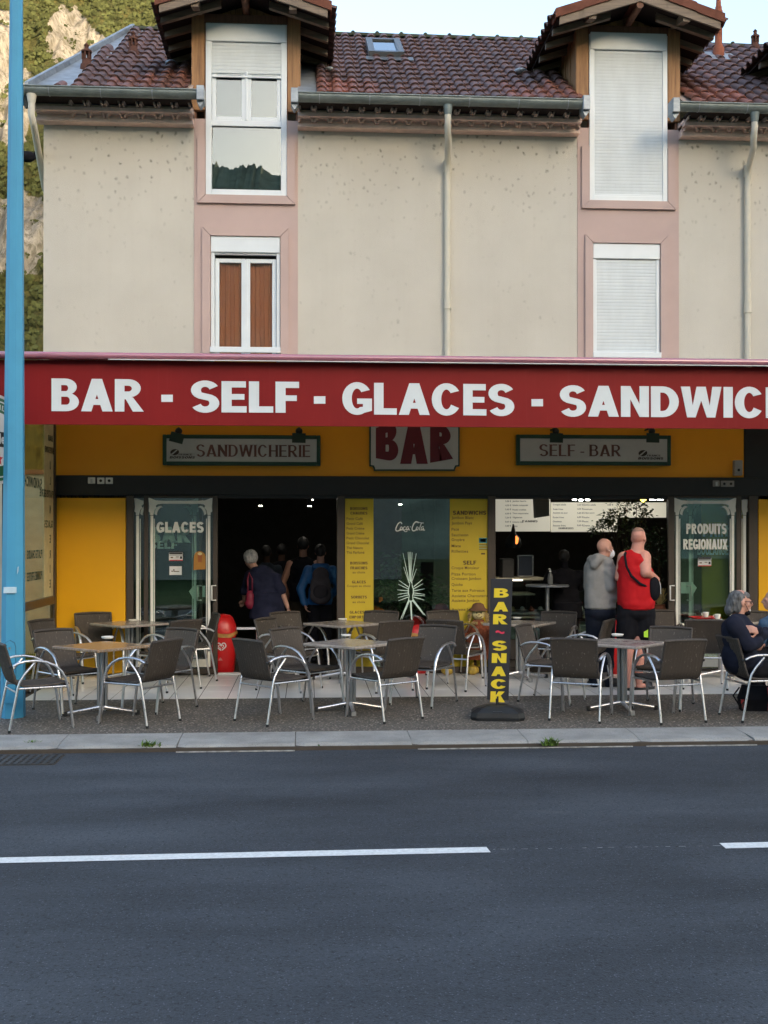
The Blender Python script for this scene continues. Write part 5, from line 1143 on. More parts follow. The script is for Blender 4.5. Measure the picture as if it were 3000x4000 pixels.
for u0, its in wl.items():
    for k, it in enumerate(its):
        v = 1962 + k * 16 + (14 if u0 > 2100 else 0)
        if v > 2070: break
        ttext(it, u0, v, 6, yb - .004, mk, mt, off=.015); ttext('%d,%d0 €' % (3 + (k * 7) % 6, (k * 3) % 9), u0 - 28 if u0 == 2002 else u0 + 95, v, 6, yb - .004, mk, mt, off=.015)
btext('Paninis'.upper(), 2040, 2100, 2032, 2040, yb - .004, mk, mt, .24, .18, .1, name='menu_heading', depth=.0004); btext('HAMBURGERS', 2182, 2240, 2060, 2067, yb - .004, mk, mt, .24, .18, .1, name='menu_heading', depth=.0004)
for k, (u0, v0, w_, nm) in enumerate([(2245, 1948, 14, 'left square'), (2270, 1950, 14, 'second square'), (2296, 1949, 15, 'third square'), (2550, 1947, 20, 'fourth square'), (2580, 1947, 22, 'rightmost square')]):
    c = P(u0, v0, 1.7); m = MB(); m.box(c.x - w_ * .0018, c.x + w_ * .0018, c.y, c.y + .03, c.z - .022, c.z + .022); o = m.build('panel_lamp', S['lampw'], None); setp(o, nm + ' white lamp hanging just under the lintel over the menu board', 'lamp', 'square lamps over the counter')
c = P(2513, 1948, 1.5); m = MB(); m.ell((0, 0, 0), (.045, .03, .05), 10); m.tube([(0, 0, .04), (0, 0, .3)], .006, 6); o = m.build('pendant_lamp', S['yellowl'], None); o.location = c; setp(o, 'small glowing yellow lamp above the ficus leaves', 'lamp')
c = P(2117, 1990, 1.3); m = MB(); m.add([(-.10, 0, .17), (.105, 0, .14), (.105, 0, -.09), (-.085, 0, -.12), (-.10, .16, .17), (.105, .16, .14), (.105, .16, -.09), (-.085, .16, -.12)], [(0, 3, 2, 1), (4, 5, 6, 7), (0, 1, 5, 4), (1, 2, 6, 5), (2, 3, 7, 6), (3, 0, 4, 7)]); o = m.build('hanging_box', M('grey_box', (.20, .205, .18), .7), None); o.location = c; setp(o, 'grey box hanging in front of the lit menu board', 'box')
# counter with glazed cases
yc = 1.5; ct = thing('serving_counter', 'long glazed serving counter with pale strip-lit shelves behind the opening', 'counter', (PX(2150, yc), yc, 0))
XA, XB = PX(1900, yc), PX(2420, yc)
m = MB(); m.bbox(XA, XB, yc, yc + .7, 0, .30, .01); m.build('plinth', S['dark'], ct, world=True)
pale = M('pale_shelf', (.70, .64, .50), .4); lit = emit('shelf_strip_light', (1, .93, .78), .9)
for v, h0, u1, mt_ in ((2262, 5, 2130, pale), (2322, 4, 2090, pale), (2396, 6, 2300, S['steel']), (2412, 4, 2310, pale)):
    m = MB(); z = P(1990, v, yc).z; m.bbox(XA, PX(u1, yc), yc - .02, yc + .55, z - h0 * .0035, z + h0 * .0035, .006); m.build('shelf', mt_, ct, world=True)
m = MB(); z = P(1990, 2263, yc).z; m.box(XA, PX(2040, yc), yc - .03, yc - .021, z - .02, z - .006); m.build('strip_light', lit, ct, world=True)
m = MB(); m.box(XA, XB, yc - .06, yc - .054, .3, P(1990, 2270, yc).z); m.build('front_pane', S['shopglass'], ct, world=True)
m = MB(); m.bbox(XA, XB, yc - .03, yc + .6, .30, .50, .01); m.build('counter_front', M('pale_green_front', (.20, .24, .23), .4), ct, world=True)
for k, (u, v, r_, c_) in enumerate([(2003, 2372, .05, 'sack'), (2040, 2376, .06, 'porc'), (2075, 2382, .05, 'clay'), (2110, 2384, .06, 'porc'), (2235, 2382, .05, 'sack'), (2270, 2384, .05, 'porc')]):
    c = P(u, v, yc + .1); m = MB(); m.lathe([(r_ * .5, 0), (r_, .02), (r_ * .95, .025), (r_ * .6, .03), (r_ * .5, .06), (.01, .07)], n=14); o = m.build('food_dish', S[c_], None); o.location = (c.x, c.y, P(1990, 2396, yc).z + .022); setp(o, ['cream dish at the left end of the steel shelf in the counter', 'white dish second from the left on the steel counter shelf', 'reddish dish on the steel shelf beside the black and yellow sign', 'white dish below the edge of the round bar table', 'cream dish on the counter shelf under the bar table', 'white dish on the counter shelf left of the grey fleece man'][k], 'dish', 'dishes on the counter shelf')
c = P(1985, 2262, yc + .1); m = MB(); m.bbox(-.085, .085, 0, .3, 0, .27, .01); o = m.build('coffee_grinder', M('grey_appliance', (.10, .095, .095), .5), None); o.location = (c.x, c.y, c.z + .02); setp(o, 'grey upright box machine on the counter under the copper-lit lamp', 'machine')
m = MB(); m.bbox(-.1, .1, 0, .2, 0, .28, .01); o = m.build('display_screen', M('blue_grey_screen', (.035, .05, .085), .3), None); o.location = (P(2060, 2262, yc).x, yc + .15, c.z + .05); setp(o, 'dark blue-grey framed screen on the counter beside the box machine', 'screen')
m = MB(); m.bbox(-.115, -.1, -.012, .0, -.012, .29, .003); m.bbox(.1, .115, -.012, 0, -.012, .29, .003); m.bbox(-.1, .1, -.012, 0, .28, .295, .003); m.bbox(-.1, .1, -.012, 0, -.014, 0, .003); m.build('bezel', S['steel'], o)
c = P(2005, 2140, yc); m = MB(); m.lathe([(.10, 0), (.12, .05), (.10, .14), (.04, .2), (.01, .34)], n=16); o = m.build('heat_lamp', S['blackp'], None); o.location = c; setp(o, 'black hooded lamp with a copper glow inside over the counter', 'lamp'); m = MB(); m.tube([(.01, -.10, .03), (.03, -.11, .08), (.035, -.1, .14), (.02, -.11, .17)], [.004, .02, .022, .006], 8); m.build('glow', S['orangel'], o)
# round bar table with bottle
g = P(2138, 2284, .75); tb = thing('bar_table', 'tall round table on one steel column inside the opening', 'table', (g.x, g.y, 0))
m = MB(); m.lathe([(.29, g.z - .025), (.295, g.z - .015), (.29, g.z)], n=32); m.build('tabletop', M('grey_tabletop', (.2, .22, .25), .3), tb); m = MB(); m.tube([(0, 0, .02), (0, 0, g.z - .025)], .032, 14); m.build('column', S['steel'], tb); m = MB(); m.lathe([(.22, 0), (.22, .012), (.05, .03)], n=24); m.build('foot', S['steel'], tb)
clearp = glass('clear_bottle', .25, (.75, .78, .78)); m = MB(); m.lathe([(.034, .002), (.036, .01), (.036, .11), (.030, .14), (.014, .165), (.014, .18)], n=16); o = m.build('pump_bottle', M('clear_gel', (.16, .17, .17), .2, spec=1), None); o.location = (g.x + .03, g.y - .05, g.z); setp(o, 'clear hand-gel bottle with pump on the tall round table', 'bottle'); m = MB(); m.tube([(0, 0, .18), (0, 0, .215), (-.03, 0, .215)], .007, 8); m.lathe([(.018, .178), (.016, .195)], n=12); m.build('pump', S['porc'], o)
# foliage: window jungle and ficus
def plant(name, label, cat, base, trunk, clumps, n, ls, mat, seed, pot=None, group=None):
    t = thing(name, label, cat, base, 0, group); r = random.Random(seed)
    m = MB()
    for c in clumps: m.tube([(0, 0, .05), (c[0] * .3, c[1] * .3, c[2] * .5), (c[0], c[1], c[2])], [.018, .012, .004], 6)
    m.build('stem', S['stem'], t)
    m = MB()
    for k in range(n):
        c = r.choice(clumps); d = Vector((r.gauss(0, 1), r.gauss(0, 1), r.gauss(0, 1))) * c[3] * .5; p = Vector(c[:3]) + d
        a = r.random() * 2 * pi; tilt = r.uniform(-1.0, .2); ax = Vector((cos(a), sin(a), tilt)).normalized(); L = ls * r.uniform(.6, 1.3); sdv = ax.cross(Vector((r.gauss(0, .4), r.gauss(0, .4), 1))).normalized() * L * .24
        m.add([p, p + ax * L * .45 + sdv + Vector((0, 0, .1 * L)), p + ax * L, p + ax * L * .45 - sdv + Vector((0, 0, .1 * L))], [(0, 1, 2), (0, 2, 3)])
    m.build('foliage', mat, t)
    if pot: m = MB(); m.lathe([(pot * .7, 0), (pot, pot * 1.3), (pot * 1.08, pot * 1.4), (pot * .9, pot * 1.38)], n=20); m.build('pot', S['clay'], t)
    return t
for k, (u, yv_, h_, n_, lb) in enumerate([(1530, .75, 1.15, 420, 'dark green bushy plant behind the left of the middle pane'), (1605, 1.0, 1.45, 520, 'tallest green plant, behind the rayed bottle decal'), (1690, .8, 1.2, 420, 'green plant behind the right of the middle pane')]):
    c = P(u, 2500, yv_); rr = random.Random(k); cl = [(rr.uniform(-.22, .22), rr.uniform(-.15, .15), h_ * rr.uniform(.45, 1), rr.uniform(.14, .26)) for _ in range(9)]; plant('window_plant', lb, 'plant', (c.x, yv_, 0), 0, cl, n_, .12, M('window_leaf%d' % k if 0 else 'window_leaf', (.05, .10, .04), .5, var=.5, scale=14), 20 + k, .2, 'plants behind the middle window')
c = P(2470, 2300, 1.0); rr = random.Random(5); cl = []
for u, v, s_ in ((2350, 2050, .09), (2330, 2070, .08), (2370, 2020, .1), (2395, 2010, .12), (2420, 1985, .12), (2450, 1975, .13), (2480, 1970, .12), (2510, 1985, .11), (2535, 2000, .07), (2440, 2030, .14), (2470, 2060, .16), (2400, 2050, .12), (2430, 2090, .13), (2480, 2110, .16), (2500, 2040, .12), (2385, 2035, .08), (2460, 2150, .14)): p = P(u, v, 1.0); cl.append((p.x - c.x, rr.uniform(-.1, .1), p.z, s_))
plant('ficus', 'spreading dark ficus hanging over the two standing men', 'plant', (c.x, 1.0, 0), 0, cl, 640, .075, S['leafd'], 9, .22)
c = P(2565, 2300, .8); cl = [(rr.uniform(-.18, .14), rr.uniform(-.1, .1), rr.uniform(.55, 1.9), .17) for _ in range(13)]; plant('climbing_plant', 'dark leafy plant between the red vest man and the right door', 'plant', (c.x, .8, 0), 0, cl, 700, .06, S['leaf'], 13, .2)
g = P(2575, 2390, .5); m = MB(); m.lathe([(.05, 0), (.09, .04), (.10, .12), (.07, .17), (.085, .19)], n=18); o = m.build('orange_vase', S['clay'], None); o.location = (g.x, g.y, g.z - .09); setp(o, 'orange vase with dry straw flowers beside the right door', 'vase')
m = MB(); rr = random.Random(2)
for k in range(90): a = rr.random() * 6.28; s_ = rr.uniform(.02, .11); m.tube([(0, 0, .17), (s_ * cos(a), s_ * .6 * sin(a), rr.uniform(.25, .42))], [.003, .006], 4)
m.build('dried_flowers', S['straw'], o)
m = MB(); m.bbox(g.x - .25, g.x + .2, .3, .75, 0, g.z - .09, .01); o = m.build('low_cabinet', S['dark'], None); setp(o, 'low dark cabinet carrying the orange vase', 'cabinet')
# ================================================================== terrace chairs
def make_chair():
    t = thing('terrace_chair', 'x', 'chair')
    prof = [(-.335, .80), (-.32, .76), (-.295, .68), (-.27, .59), (-.245, .50), (-.225, .45), (-.19, .425), (-.12, .415), (0, .412), (.12, .418), (.20, .428), (.235, .425), (.245, .40)]
    def sheet(pr, w0, w1, dish):
        m = MB(); rows = []; ny = 24
        for i, (x, z) in enumerate(pr):
            f = i / (len(pr) - 1); w_ = w0 + (w1 - w0) * f; row = []
            for k in range(ny + 1):
                s = -1 + 2 * k / ny; cor = .0022 * (1 if k % 2 else -1); row.append((x - dish * (1 - s * s) + cor, s * w_ / 2, z - (dish * .5 * (1 - s * s) if pr is not bp else 0) + (cor if pr is not bp else 0)))
            rows.append(row)
        m.ring(rows, closed=False, cap=False)
        back = [[(x - .012, y, z - .008) for x, y, z in r_] for r_ in rows]; m.ring(back, closed=False, cap=False); return m
    bp = prof[:7]; sp = prof[6:]
    b_ = sheet(bp, .44, .42, .018).build('backrest', S['wicker'], t, fix=False); s_ = sheet(sp, .42, .43, .006).build('seat', S['wicker'], t, fix=False)
    m = MB(); m.tube([(-.335, -.225, .795), (-.35, -.12, .802), (-.355, 0, .804), (-.35, .12, .802), (-.335, .225, .795)], .0165, 8)
    for s in (-1, 1): m.tube([(x - .006, s * (.222 - .010 * i / 6), z) for i, (x, z) in enumerate(bp)], .0135, 8)
    m.build('wicker_rim', S['rimw'], b_)
    m = MB(); m.tube([(.243, -.21, .415), (.25, 0, .412), (.243, .21, .415)], .013, 8)
    for s in (-1, 1): m.tube([(x, s * .213, z - .003) for x, z in sp[:-1]], .0125, 8)
    m.build('wicker_rim', S['rimw'], s_)
    for s in (-1, 1):
        m = MB(); m.tube([(-.30, s * .245, 0), (-.262, s * .243, .20), (-.222, s * .24, .40), (-.205, s * .24, .46), (-.16, s * .243, .53), (-.075, s * .248, .625)], .0115, 10); m.build('rear_leg', S['alu'], t)
        pts = [(-.265, s * .236, .605), (-.22, s * .247, .632), (-.15, s * .252, .647), (-.06, s * .255, .648), (.03, s * .255, .632), (.11, s * .255, .595), (.17, s * .254, .54), (.21, s * .253, .47), (.232, s * .252, .39)]
        m = MB(); m.tube(pts, .0125, 10, flat=((0, 1, 0), 1.45)); m.build('armrest', S['alu'], t)
        m = MB(); m.tube([(.232, s * .252, .39), (.25, s * .25, .28), (.268, s * .248, .14), (.285, s * .247, 0)], .0125, 10, flat=((0, 1, 0), 1.35)); m.build('front_leg', S['alu'], t)
        m = MB(); m.tube([(-.226, s * .236, .395), (.228, s * .246, .395)], .010, 8); m.build('side_rail', S['alu'], t)
        m = MB(); m.tube([(-.275, s * .240, .60), (-.292, s * .222, .598)], .012, 8); m.build('arm_cap', S['blackp'], t)
    m = MB(); m.tube([(-.232, -.24, .362), (-.232, .24, .362)], .0095, 8); m.build('stretcher', S['alu'], t)
    m = MB(); m.tube([(.228, -.248, .385), (.228, .248, .385)], .010, 8); m.build('stretcher', S['alu'], t)
    for x, y in ((-.30, .245), (-.30, -.245), (.285, .247), (.285, -.247)): m = MB(); m.tube([(x, y, -.002), (x, y, .022)], .0145, 10); m.build('rubber_foot', S['blackp'], t)
    return t
def zg(y): return 0 if y > YT else (-.004 - .031 * (YT - y) / (YT - YK0))
CH = [ # u, v of the centre on the floor, heading, label
 (142, 2831, 26, 'side-on chair beside the foot of the blue pole at the far left'),
 (273, 2773, -48, 'chair facing the warm wooden table, just right of the blue pole'),
 (545, 2815, 148, 'chair with its back to the road at the right of the warm wooden table'),
 (622, 2768, -128, 'chair across the warm wooden table, behind the one turned from the road'),
 (255, 2702, -25, 'mostly hidden chair against the glass screen behind the first table'),
 (385, 2657, -68, 'chair standing with its back against the yellow panel'),
 (655, 2690, 135, 'chair at the right of the back table in front of the GLACES door'),
 (738, 2655, 195, 'side-on chair before the GLACES door, nearest the red bin'),
 (1073, 2808, 42, 'chair with its scuffed back to the road, left of the middle front table'),
 (1203, 2762, -43, 'chair facing the middle front table from its far left'),
 (1500, 2798, 126, 'chair with its scuffed back to the road, right of the middle front table'),
 (1655, 2748, -124, 'chair with a shining arm arch in front of the second red bin'),
 (1132, 2692, -30, 'chair at the left end of the table before the open doorway'),
 (1172, 2650, -55, 'rearmost chair before the doorway, under the hand of the man in black'),
 (1488, 2692, 118, 'chair right of the doorway table, in front of the rayed bottle decal'),
 (1458, 2646, -112, 'rearmost chair right of the doorway table, close to the middle window'),
 (1785, 2686, 58, 'chair with bright legs turned from the road, left of the BAR SNACK board'),
 (1775, 2644, -70, 'rear chair in front of the maroon-hatted doll'),
 (2158, 2738, -32, 'chair right of the BAR SNACK board, facing the right front table'),
 (2160, 2650, -115, 'rear chair behind the table beside the BAR SNACK board'),
 (2268, 2690, 150, 'chair left of the man in grey fleece, close behind the front row'),
 (2270, 2797, 64, 'left one of the two scuffed chairs before the right front table'),
 (2605, 2802, 104, 'right one of the two scuffed chairs before the right front table'),
 (2590, 2757, -122, 'chair facing the right front table from behind the bare calves'),
 (2592, 2640, -95, 'rearmost chair directly below the orange vase'),
 (2745, 2682, 76, 'chair with its back to the road before the red tray table'),
 (2965, 2798, 6, 'chair in which the long-haired man in navy sits'),
 (2962, 2648, -95, 'rear chair against the brown post right of the red tray'),
 (3075, 2735, 172, 'chair of the blond person at the right edge')]
ch0 = make_chair(); CHO = []
for k, (u, v, hd, lb) in enumerate(CH):
    g = G(u, v, -.012 if v > 2722 else 0); g.z = zg(g.y)
    if k == 0: o = ch0; o.location = g; o.rotation_euler = (0, 0, R(hd)); o['label'] = 'wicker ' + lb; o['group'] = 'wicker terrace chairs'
    else: o = copy_tree(ch0, g, R(hd), 'wicker ' + lb, 'wicker terrace chairs')
    CHO.append(g)
# ------------------------------------------------------------------ tables
def make_table(mat, tilt=0):
    t = thing('terrace_table', 'x', 'table'); h = .70; s = .345
    m = MB(); m.bbox(-s, s, -s, s, h - .030, h, .006); m.build('tabletop', mat, t)
    m = MB(); s2 = s + .0015
    for k in range(34):
        if k % 2: continue
        a = -s + .012 + k * (2 * s - .03) / 34
        for q in range(4):
            rr_ = Matrix.Rotation(q * pi / 2, 3, 'Z'); m.add([rr_ @ Vector(p) for p in [(a, -s2, h - .022), (a + .012, -s2, h - .022), (a + .012, -s2, h - .010), (a, -s2, h - .010)]], [(0, 1, 2, 3)])
    m.build('edge_inlay', S['lamg'], t)
    m = MB()
    for x, y in ((.024, .024), (-.024, .024), (.024, -.024), (-.024, -.024)): m.tube([(x, y, .06), (x, y, h - .045)], .019, 10)
    m.build('column', S['steel'], t); m = MB(); m.bbox(-.13, .13, -.02, .02, h - .045, h - .0305, .004); m.bbox(-.02, .02, -.13, .13, h - .047, h - .0305, .004); m.build('top_bracket', S['steel'], t)
    for q in range(4):
        a = q * pi / 2 + pi / 4; d = Vector((cos(a), sin(a), 0)); m = MB()
        m.tube([d * .02 + Vector((0, 0, .085)), d * .12 + Vector((0, 0, .068)), d * .25 + Vector((0, 0, .045)), d * .335 + Vector((0, 0, .032))], [.024, .020, .018, .018], 8); lg = m.build('foot_arm', S['alu'], t)
        m = MB(); n_ = Vector((-d.y, d.x, 0)) * .022; c = d * .335; m.add([c - n_ + Vector((0, 0, .004)), c + n_ + Vector((0, 0, .004)), c + n_ + d * .032 + Vector((0, 0, .004)), c - n_ + d * .032 + Vector((0, 0, .004)), c - n_ + Vector((0, 0, .052)), c + n_ + Vector((0, 0, .052)), c + n_ + d * .032 + Vector((0, 0, .048)), c - n_ + d * .032 + Vector((0, 0, .048))], [(0, 3, 2, 1), (4, 5, 6, 7), (0, 1, 5, 4), (1, 2, 6, 5), (2, 3, 7, 6), (3, 0, 4, 7)]); m.build('foot', S['blackp'] if q % 2 else S['steel'], lg)
    return t
TB = [(400, 2513, 50, 'lam', 'table with a warm brown wooden top beside the blue pole'), (505, 2433, 42, 'lamg', 'table at the back between the yellow panel and the GLACES door'), (1370, 2503, 48, 'lamg', 'middle front table between two chairs with scuffed backs'), (1337, 2433, 40, 'lamg', 'table before the open doorway, under the yellow menu strip'), (2030, 2431, 56, 'lamg', 'table half hidden by the BAR SNACK board'), (2430, 2501, 46, 'lamg', 'right front table before the man in the red vest'), (2822, 2428, 44, 'lamg', 'table carrying the red tray and coffee cups')]
tA = tBm = None; TBO = []
for k, (u, v, rz, mt_, lb) in enumerate(TB):
    g = G(u, v, .70); g.z = zg(g.y)
    if mt_ == 'lam': o = make_table(S['lam']); o.location = g; o.rotation_euler = (0, 0, R(rz))
    elif tBm is None: o = tBm = make_table(S['lamg']); o.location = g; o.rotation_euler = (0, 0, R(rz))
    else: o = copy_tree(tBm, g, R(rz), lb)
    o['label'] = 'square ' + lb; o['group'] = 'square terrace tables'; TBO.append(g)
m = MB(); m.lathe([(.032, 0), (.050, .004), (.058, .022), (.054, .024), (.045, .008), (.002, .006)], n=24, cap=False); ashm = m.mesh('ashtray', S['porc'])
for k, (u, v, ti, lb) in enumerate([(420, 2496, 0, 'white ashtray on the warm wooden table'), (520, 2427, 1, 'white ashtray on the back table before the GLACES door'), (1352, 2487, 2, 'white ashtray on the middle front table'), (1338, 2423, 3, 'white ashtray on the table before the doorway'), (2020, 2418, 4, 'white ashtray beside the BAR SNACK board'), (2412, 2486, 5, 'white ashtray on the right front table')]):
    o = link('ashtray', ashm, None, G(u, v, .70 + TBO[ti].z) + Vector((0, 0, .0005))); o.scale = (1.15, 1.15, 1.15) if k in (0, 5) else (1, 1, 1); setp(o, lb, 'ashtray', 'ashtrays on the terrace tables')
# red tray and coffee cups
g = TBO[6]; zt_ = .70
c = G(2752, 2416, zt_); m = MB(); m.bbox(-.16, .16, -.11, .11, .0005, .008, .004); m.ring([[(x * 1.0, y, z) for x, y in ((-.16, -.11), (.16, -.11), (.16, .11), (-.16, .11))] for z in (.008,)] + [[(-.172, -.122, .024), (.172, -.122, .024), (.172, .122, .024), (-.172, .122, .024)], [(-.178, -.128, .022), (.178, -.128, .022), (.178, .128, .022), (-.178, .128, .022)], [(-.165, -.115, .004), (.165, -.115, .004), (.165, .115, .004), (-.165, .115, .004)]], cap=False, smooth=False)
o = m.build('tray', S['redp'], None); o.location = c; setp(o, 'red plastic tray on the table left of the long-haired man', 'tray')
def cup(loc, lb):
    t = thing('coffee_cup', lb, 'cup', loc, 0, 'white coffee cups on the tray table'); m = MB(); m.lathe([(.02, .012), (.028, .02), (.035, .05), (.037, .075), (.034, .075), (.03, .04), (.002, .025)], n=20, cap=False); m.build('bowl', S['porc'], t)
    m = MB(); m.tube([(-.034, 0, .065), (-.055, 0, .06), (-.058, 0, .042), (-.034, 0, .032)], .005, 6); m.build('handle', S['porc'], t); m = MB(); m.lathe([(.02, 0), (.06, .008), (.062, .012), (.02, .006)], n=20); m.build('saucer', S['porc'], t)
cup(c + Vector((.02, 0, .008)), 'white coffee cup and saucer on the red tray'); cc = G(2803, 2422, zt_); cup(cc + Vector((0, 0, .001)), 'white coffee cup on the bare tabletop right of the red tray'); cup(G(2838, 2408, zt_) + Vector((0, 0, .001)), 'white coffee cup half hidden behind the long-haired man')
# ================================================================== blue pole, round sign, board, bins
g = G(50, 2800, -.02); top = P(64, 0, g.y)
pl = thing('lamp_post', 'tall tapered sky-blue octagonal metal post standing on the pebbled pavement', 'post', (g.x, g.y, -.02))
hT = 9.2; lean = Vector(((top.x - g.x) / top.z * hT, 0, hT)); R0, R1 = .122, .122 - (.122 - .063) / top.z * hT
m = MB(); m.tube([(0, 0, -.01), lean], [R0, R1], 8); o = m.build('shaft', S['blue'], pl); 
for p_ in o.data.polygons: p_.use_smooth = False
m = MB(); pts = [(-.06, .72), (.06, .72)] ; door = [(-.058, .15), (.058, .15), (.058, .70), (.045, .745), (.0, .77), (-.045, .745), (-.058, .70)]
m.prism(door, -.1225, -.108); o = m.build('hatch_gap', M('hatch_seam', (.03, .13, .23), .6), pl); m = MB(); m.prism([(x * .94, z if z < .2 else z - .005) for x, z in door], -.1245, -.1224); hp = m.build('hatch', S['blue'], pl); m = MB(); m.tube([(0, -.1246, .69), (0, -.128, .69)], .012, 8); m.build('lock', S['steel'], hp)
m = MB(); zz_ = P(58, 2295, g.y).z; m.bbox(-.062, .062, -.1205, -.1085, zz_ - .03, zz_ + .03, .001); m.build('sticker', M('pale_sticker', (.45, .62, .72), .6), pl)
m = MB(); zz_ = P(82, 2215, g.y).z; m.prism([(.062, zz_ - .05), (.074, zz_ - .02), (.078, zz_ + .03), (.066, zz_ + .02)], -.096, -.090); m.build('scuff', M('bare_patch', (.4, .55, .65), .7), pl)
# round brewery sign, seen obliquely
yS = YF + .35; c = P(-14, 1716, yS - .9); ang = R(70)
rs = thing('round_sign', 'round green and white brewery sign projecting at the far left, partly behind the blue post', 'sign', c, ang)
def disc(r, y0, y1, r2=None):
    m = MB(); n = 48; rows = [[(rr_ * cos(2 * pi * k / n), y, rr_ * sin(2 * pi * k / n)) for k in range(n)] for rr_, y in ((r, y0), (r, y1))]; m.ring(rows, smooth=False); return m
Rr = .45
disc(Rr, -.02, .0).build('casing', M('white_rim', (.6, .55, .52), .5), rs); disc(Rr * .93, -.024, -.0205).build('green_ring', M('brewery_green', (.015, .12, .05), .4), rs); 
me = curve_mesh([[(Rr * .86 * cos(R(a)), Rr * .86 * sin(R(a))) for a in range(0, 360, 8)], [(Rr * .83 * cos(R(a)), Rr * .83 * sin(R(a))) for a in range(0, 360, 8)]], .0004)
for q in me.vertices: q.co = Vector((q.co.x, -.0255 - q.co.z, q.co.y))
me.materials.append(S['white']); link('thin_ring', me, rs)
m = disc(Rr * .60, -.028, -.0245); m.build('white_oval', S['white'], rs)
m = MB(); m.bbox(-.45, .45, -.034, -.0285, -.075, .075, .001); m.build('name_band', S['black'], rs)
def ptxt(txt, x0, x1, z0, z1, y, mat, par, name='lettering', f=None, **kw):
    c_, _ = bold(txt, **kw); me = curve_mesh(c_, .0008)
    return place_text(me, name, mat, par, x0, x1, z0, z1, y, world=False, xf=f)
me = thin('Heineken', .03, 1.0); place_text(me, 'lettering', S['white'], rs, -.06, .43, -.045, .06, -.0355, world=False)
ptxt('PREMIUM LAGER', 0, 1, 0, 1, -.0262, S['white'], rs, f=lambda p, fx, fz: Vector((Rr * (.66 + .12 * fz) * sin(R(-55 + 110 * fx)), p.y, Rr * (.66 + .12 * fz) * cos(R(-55 + 110 * fx)))))
m = MB(); m.prism([(.07 * sin(R(72 * k)) * (1 if True else 0) if j == 0 else .028 * sin(R(72 * k + 36)), -.20 + (.07 * cos(R(72 * k)) if j == 0 else .028 * cos(R(72 * k + 36)))) for k in range(5) for j in (0, 1)], -.031, -.0285); m.build('star', S['redp'], rs)
m = MB(); m.tube([(-.2, .07, .1), (.2, .9, .1)], .02, 8); m.tube([(-.2, .07, -.2), (.2, .9, -.2)], .02, 8); m.build('bracket', S['black'], rs)
# BAR ~ SNACK board
g = G(1944, 2808, -.03); bs = thing('pavement_sign', 'tall black pavement board with yellow letters reading BAR ~ SNACK on a black plastic base', 'sign', (g.x, g.y, zg(g.y)), R(-9))
m = MB(); rows = []
for z, a, b_, ch_ in ((0, .255, .17, .06), (.03, .265, .175, .06), (.075, .255, .17, .06), (.11, .20, .12, .05), (.135, .10, .08, .02), (.14, .05, .04, .01)):
    rows.append([(-a + ch_, -b_, z), (a - ch_, -b_, z), (a, -b_ + ch_, z), (a, b_ - ch_, z), (a - ch_, b_, z), (-a + ch_, b_, z), (-a, b_ - ch_, z), (-a, -b_ + ch_, z)])
m.ring(rows, smooth=False); m.bbox(-.05, .05, -.165, -.14, .04, .09, .006); base = m.build('base', S['blackp'], bs); m = MB(); m.tube([(0, 0, .13), (0, 0, .22)], .019, 10); m.build('socket', S['blackp'], bs)
bh0, bh1, hw = .185, 1.375, .106; tl = .035
def lean_(p): return Vector((p[0] + tl * (p[2] - .18), p[1], p[2]))
m = MB(); m.bbox(-hw, hw, -.014, .014, bh0, bh1, .003); m.v = [tuple(lean_(p)) for p in m.v]; bo_ = m.build('board', M('black_board', (.016, .017, .022), .5, var=.15), bs)
zs = [1.26, 1.115, .97, None, .705, .565, .425, .285, .20]
def lb_(ch, z0, z1, w_=.072):
    c_, adv = glyph(ch, .30, .22) ; me = curve_mesh(c_, .0006); 
    place_text(me, 'lettering', S['yel'] if ch != '~' else S['pinkred'], bs, -w_, w_, z0, z1, -.0155, world=False, xf=lambda p, fx, fz: lean_(p))
Pz = lambda v: P(1940, v, g.y).z - zg(g.y)
for ch, v0, v1 in (('B', 2298, 2334), ('A', 2351, 2388), ('R', 2399, 2438), ('S', 2502, 2541), ('N', 2551, 2589), ('A', 2603, 2640), ('C', 2652, 2690), ('K', 2700, 2742)): lb_(ch, Pz(v1), Pz(v0))
lb_('~', Pz(2476), Pz(2462), .045)
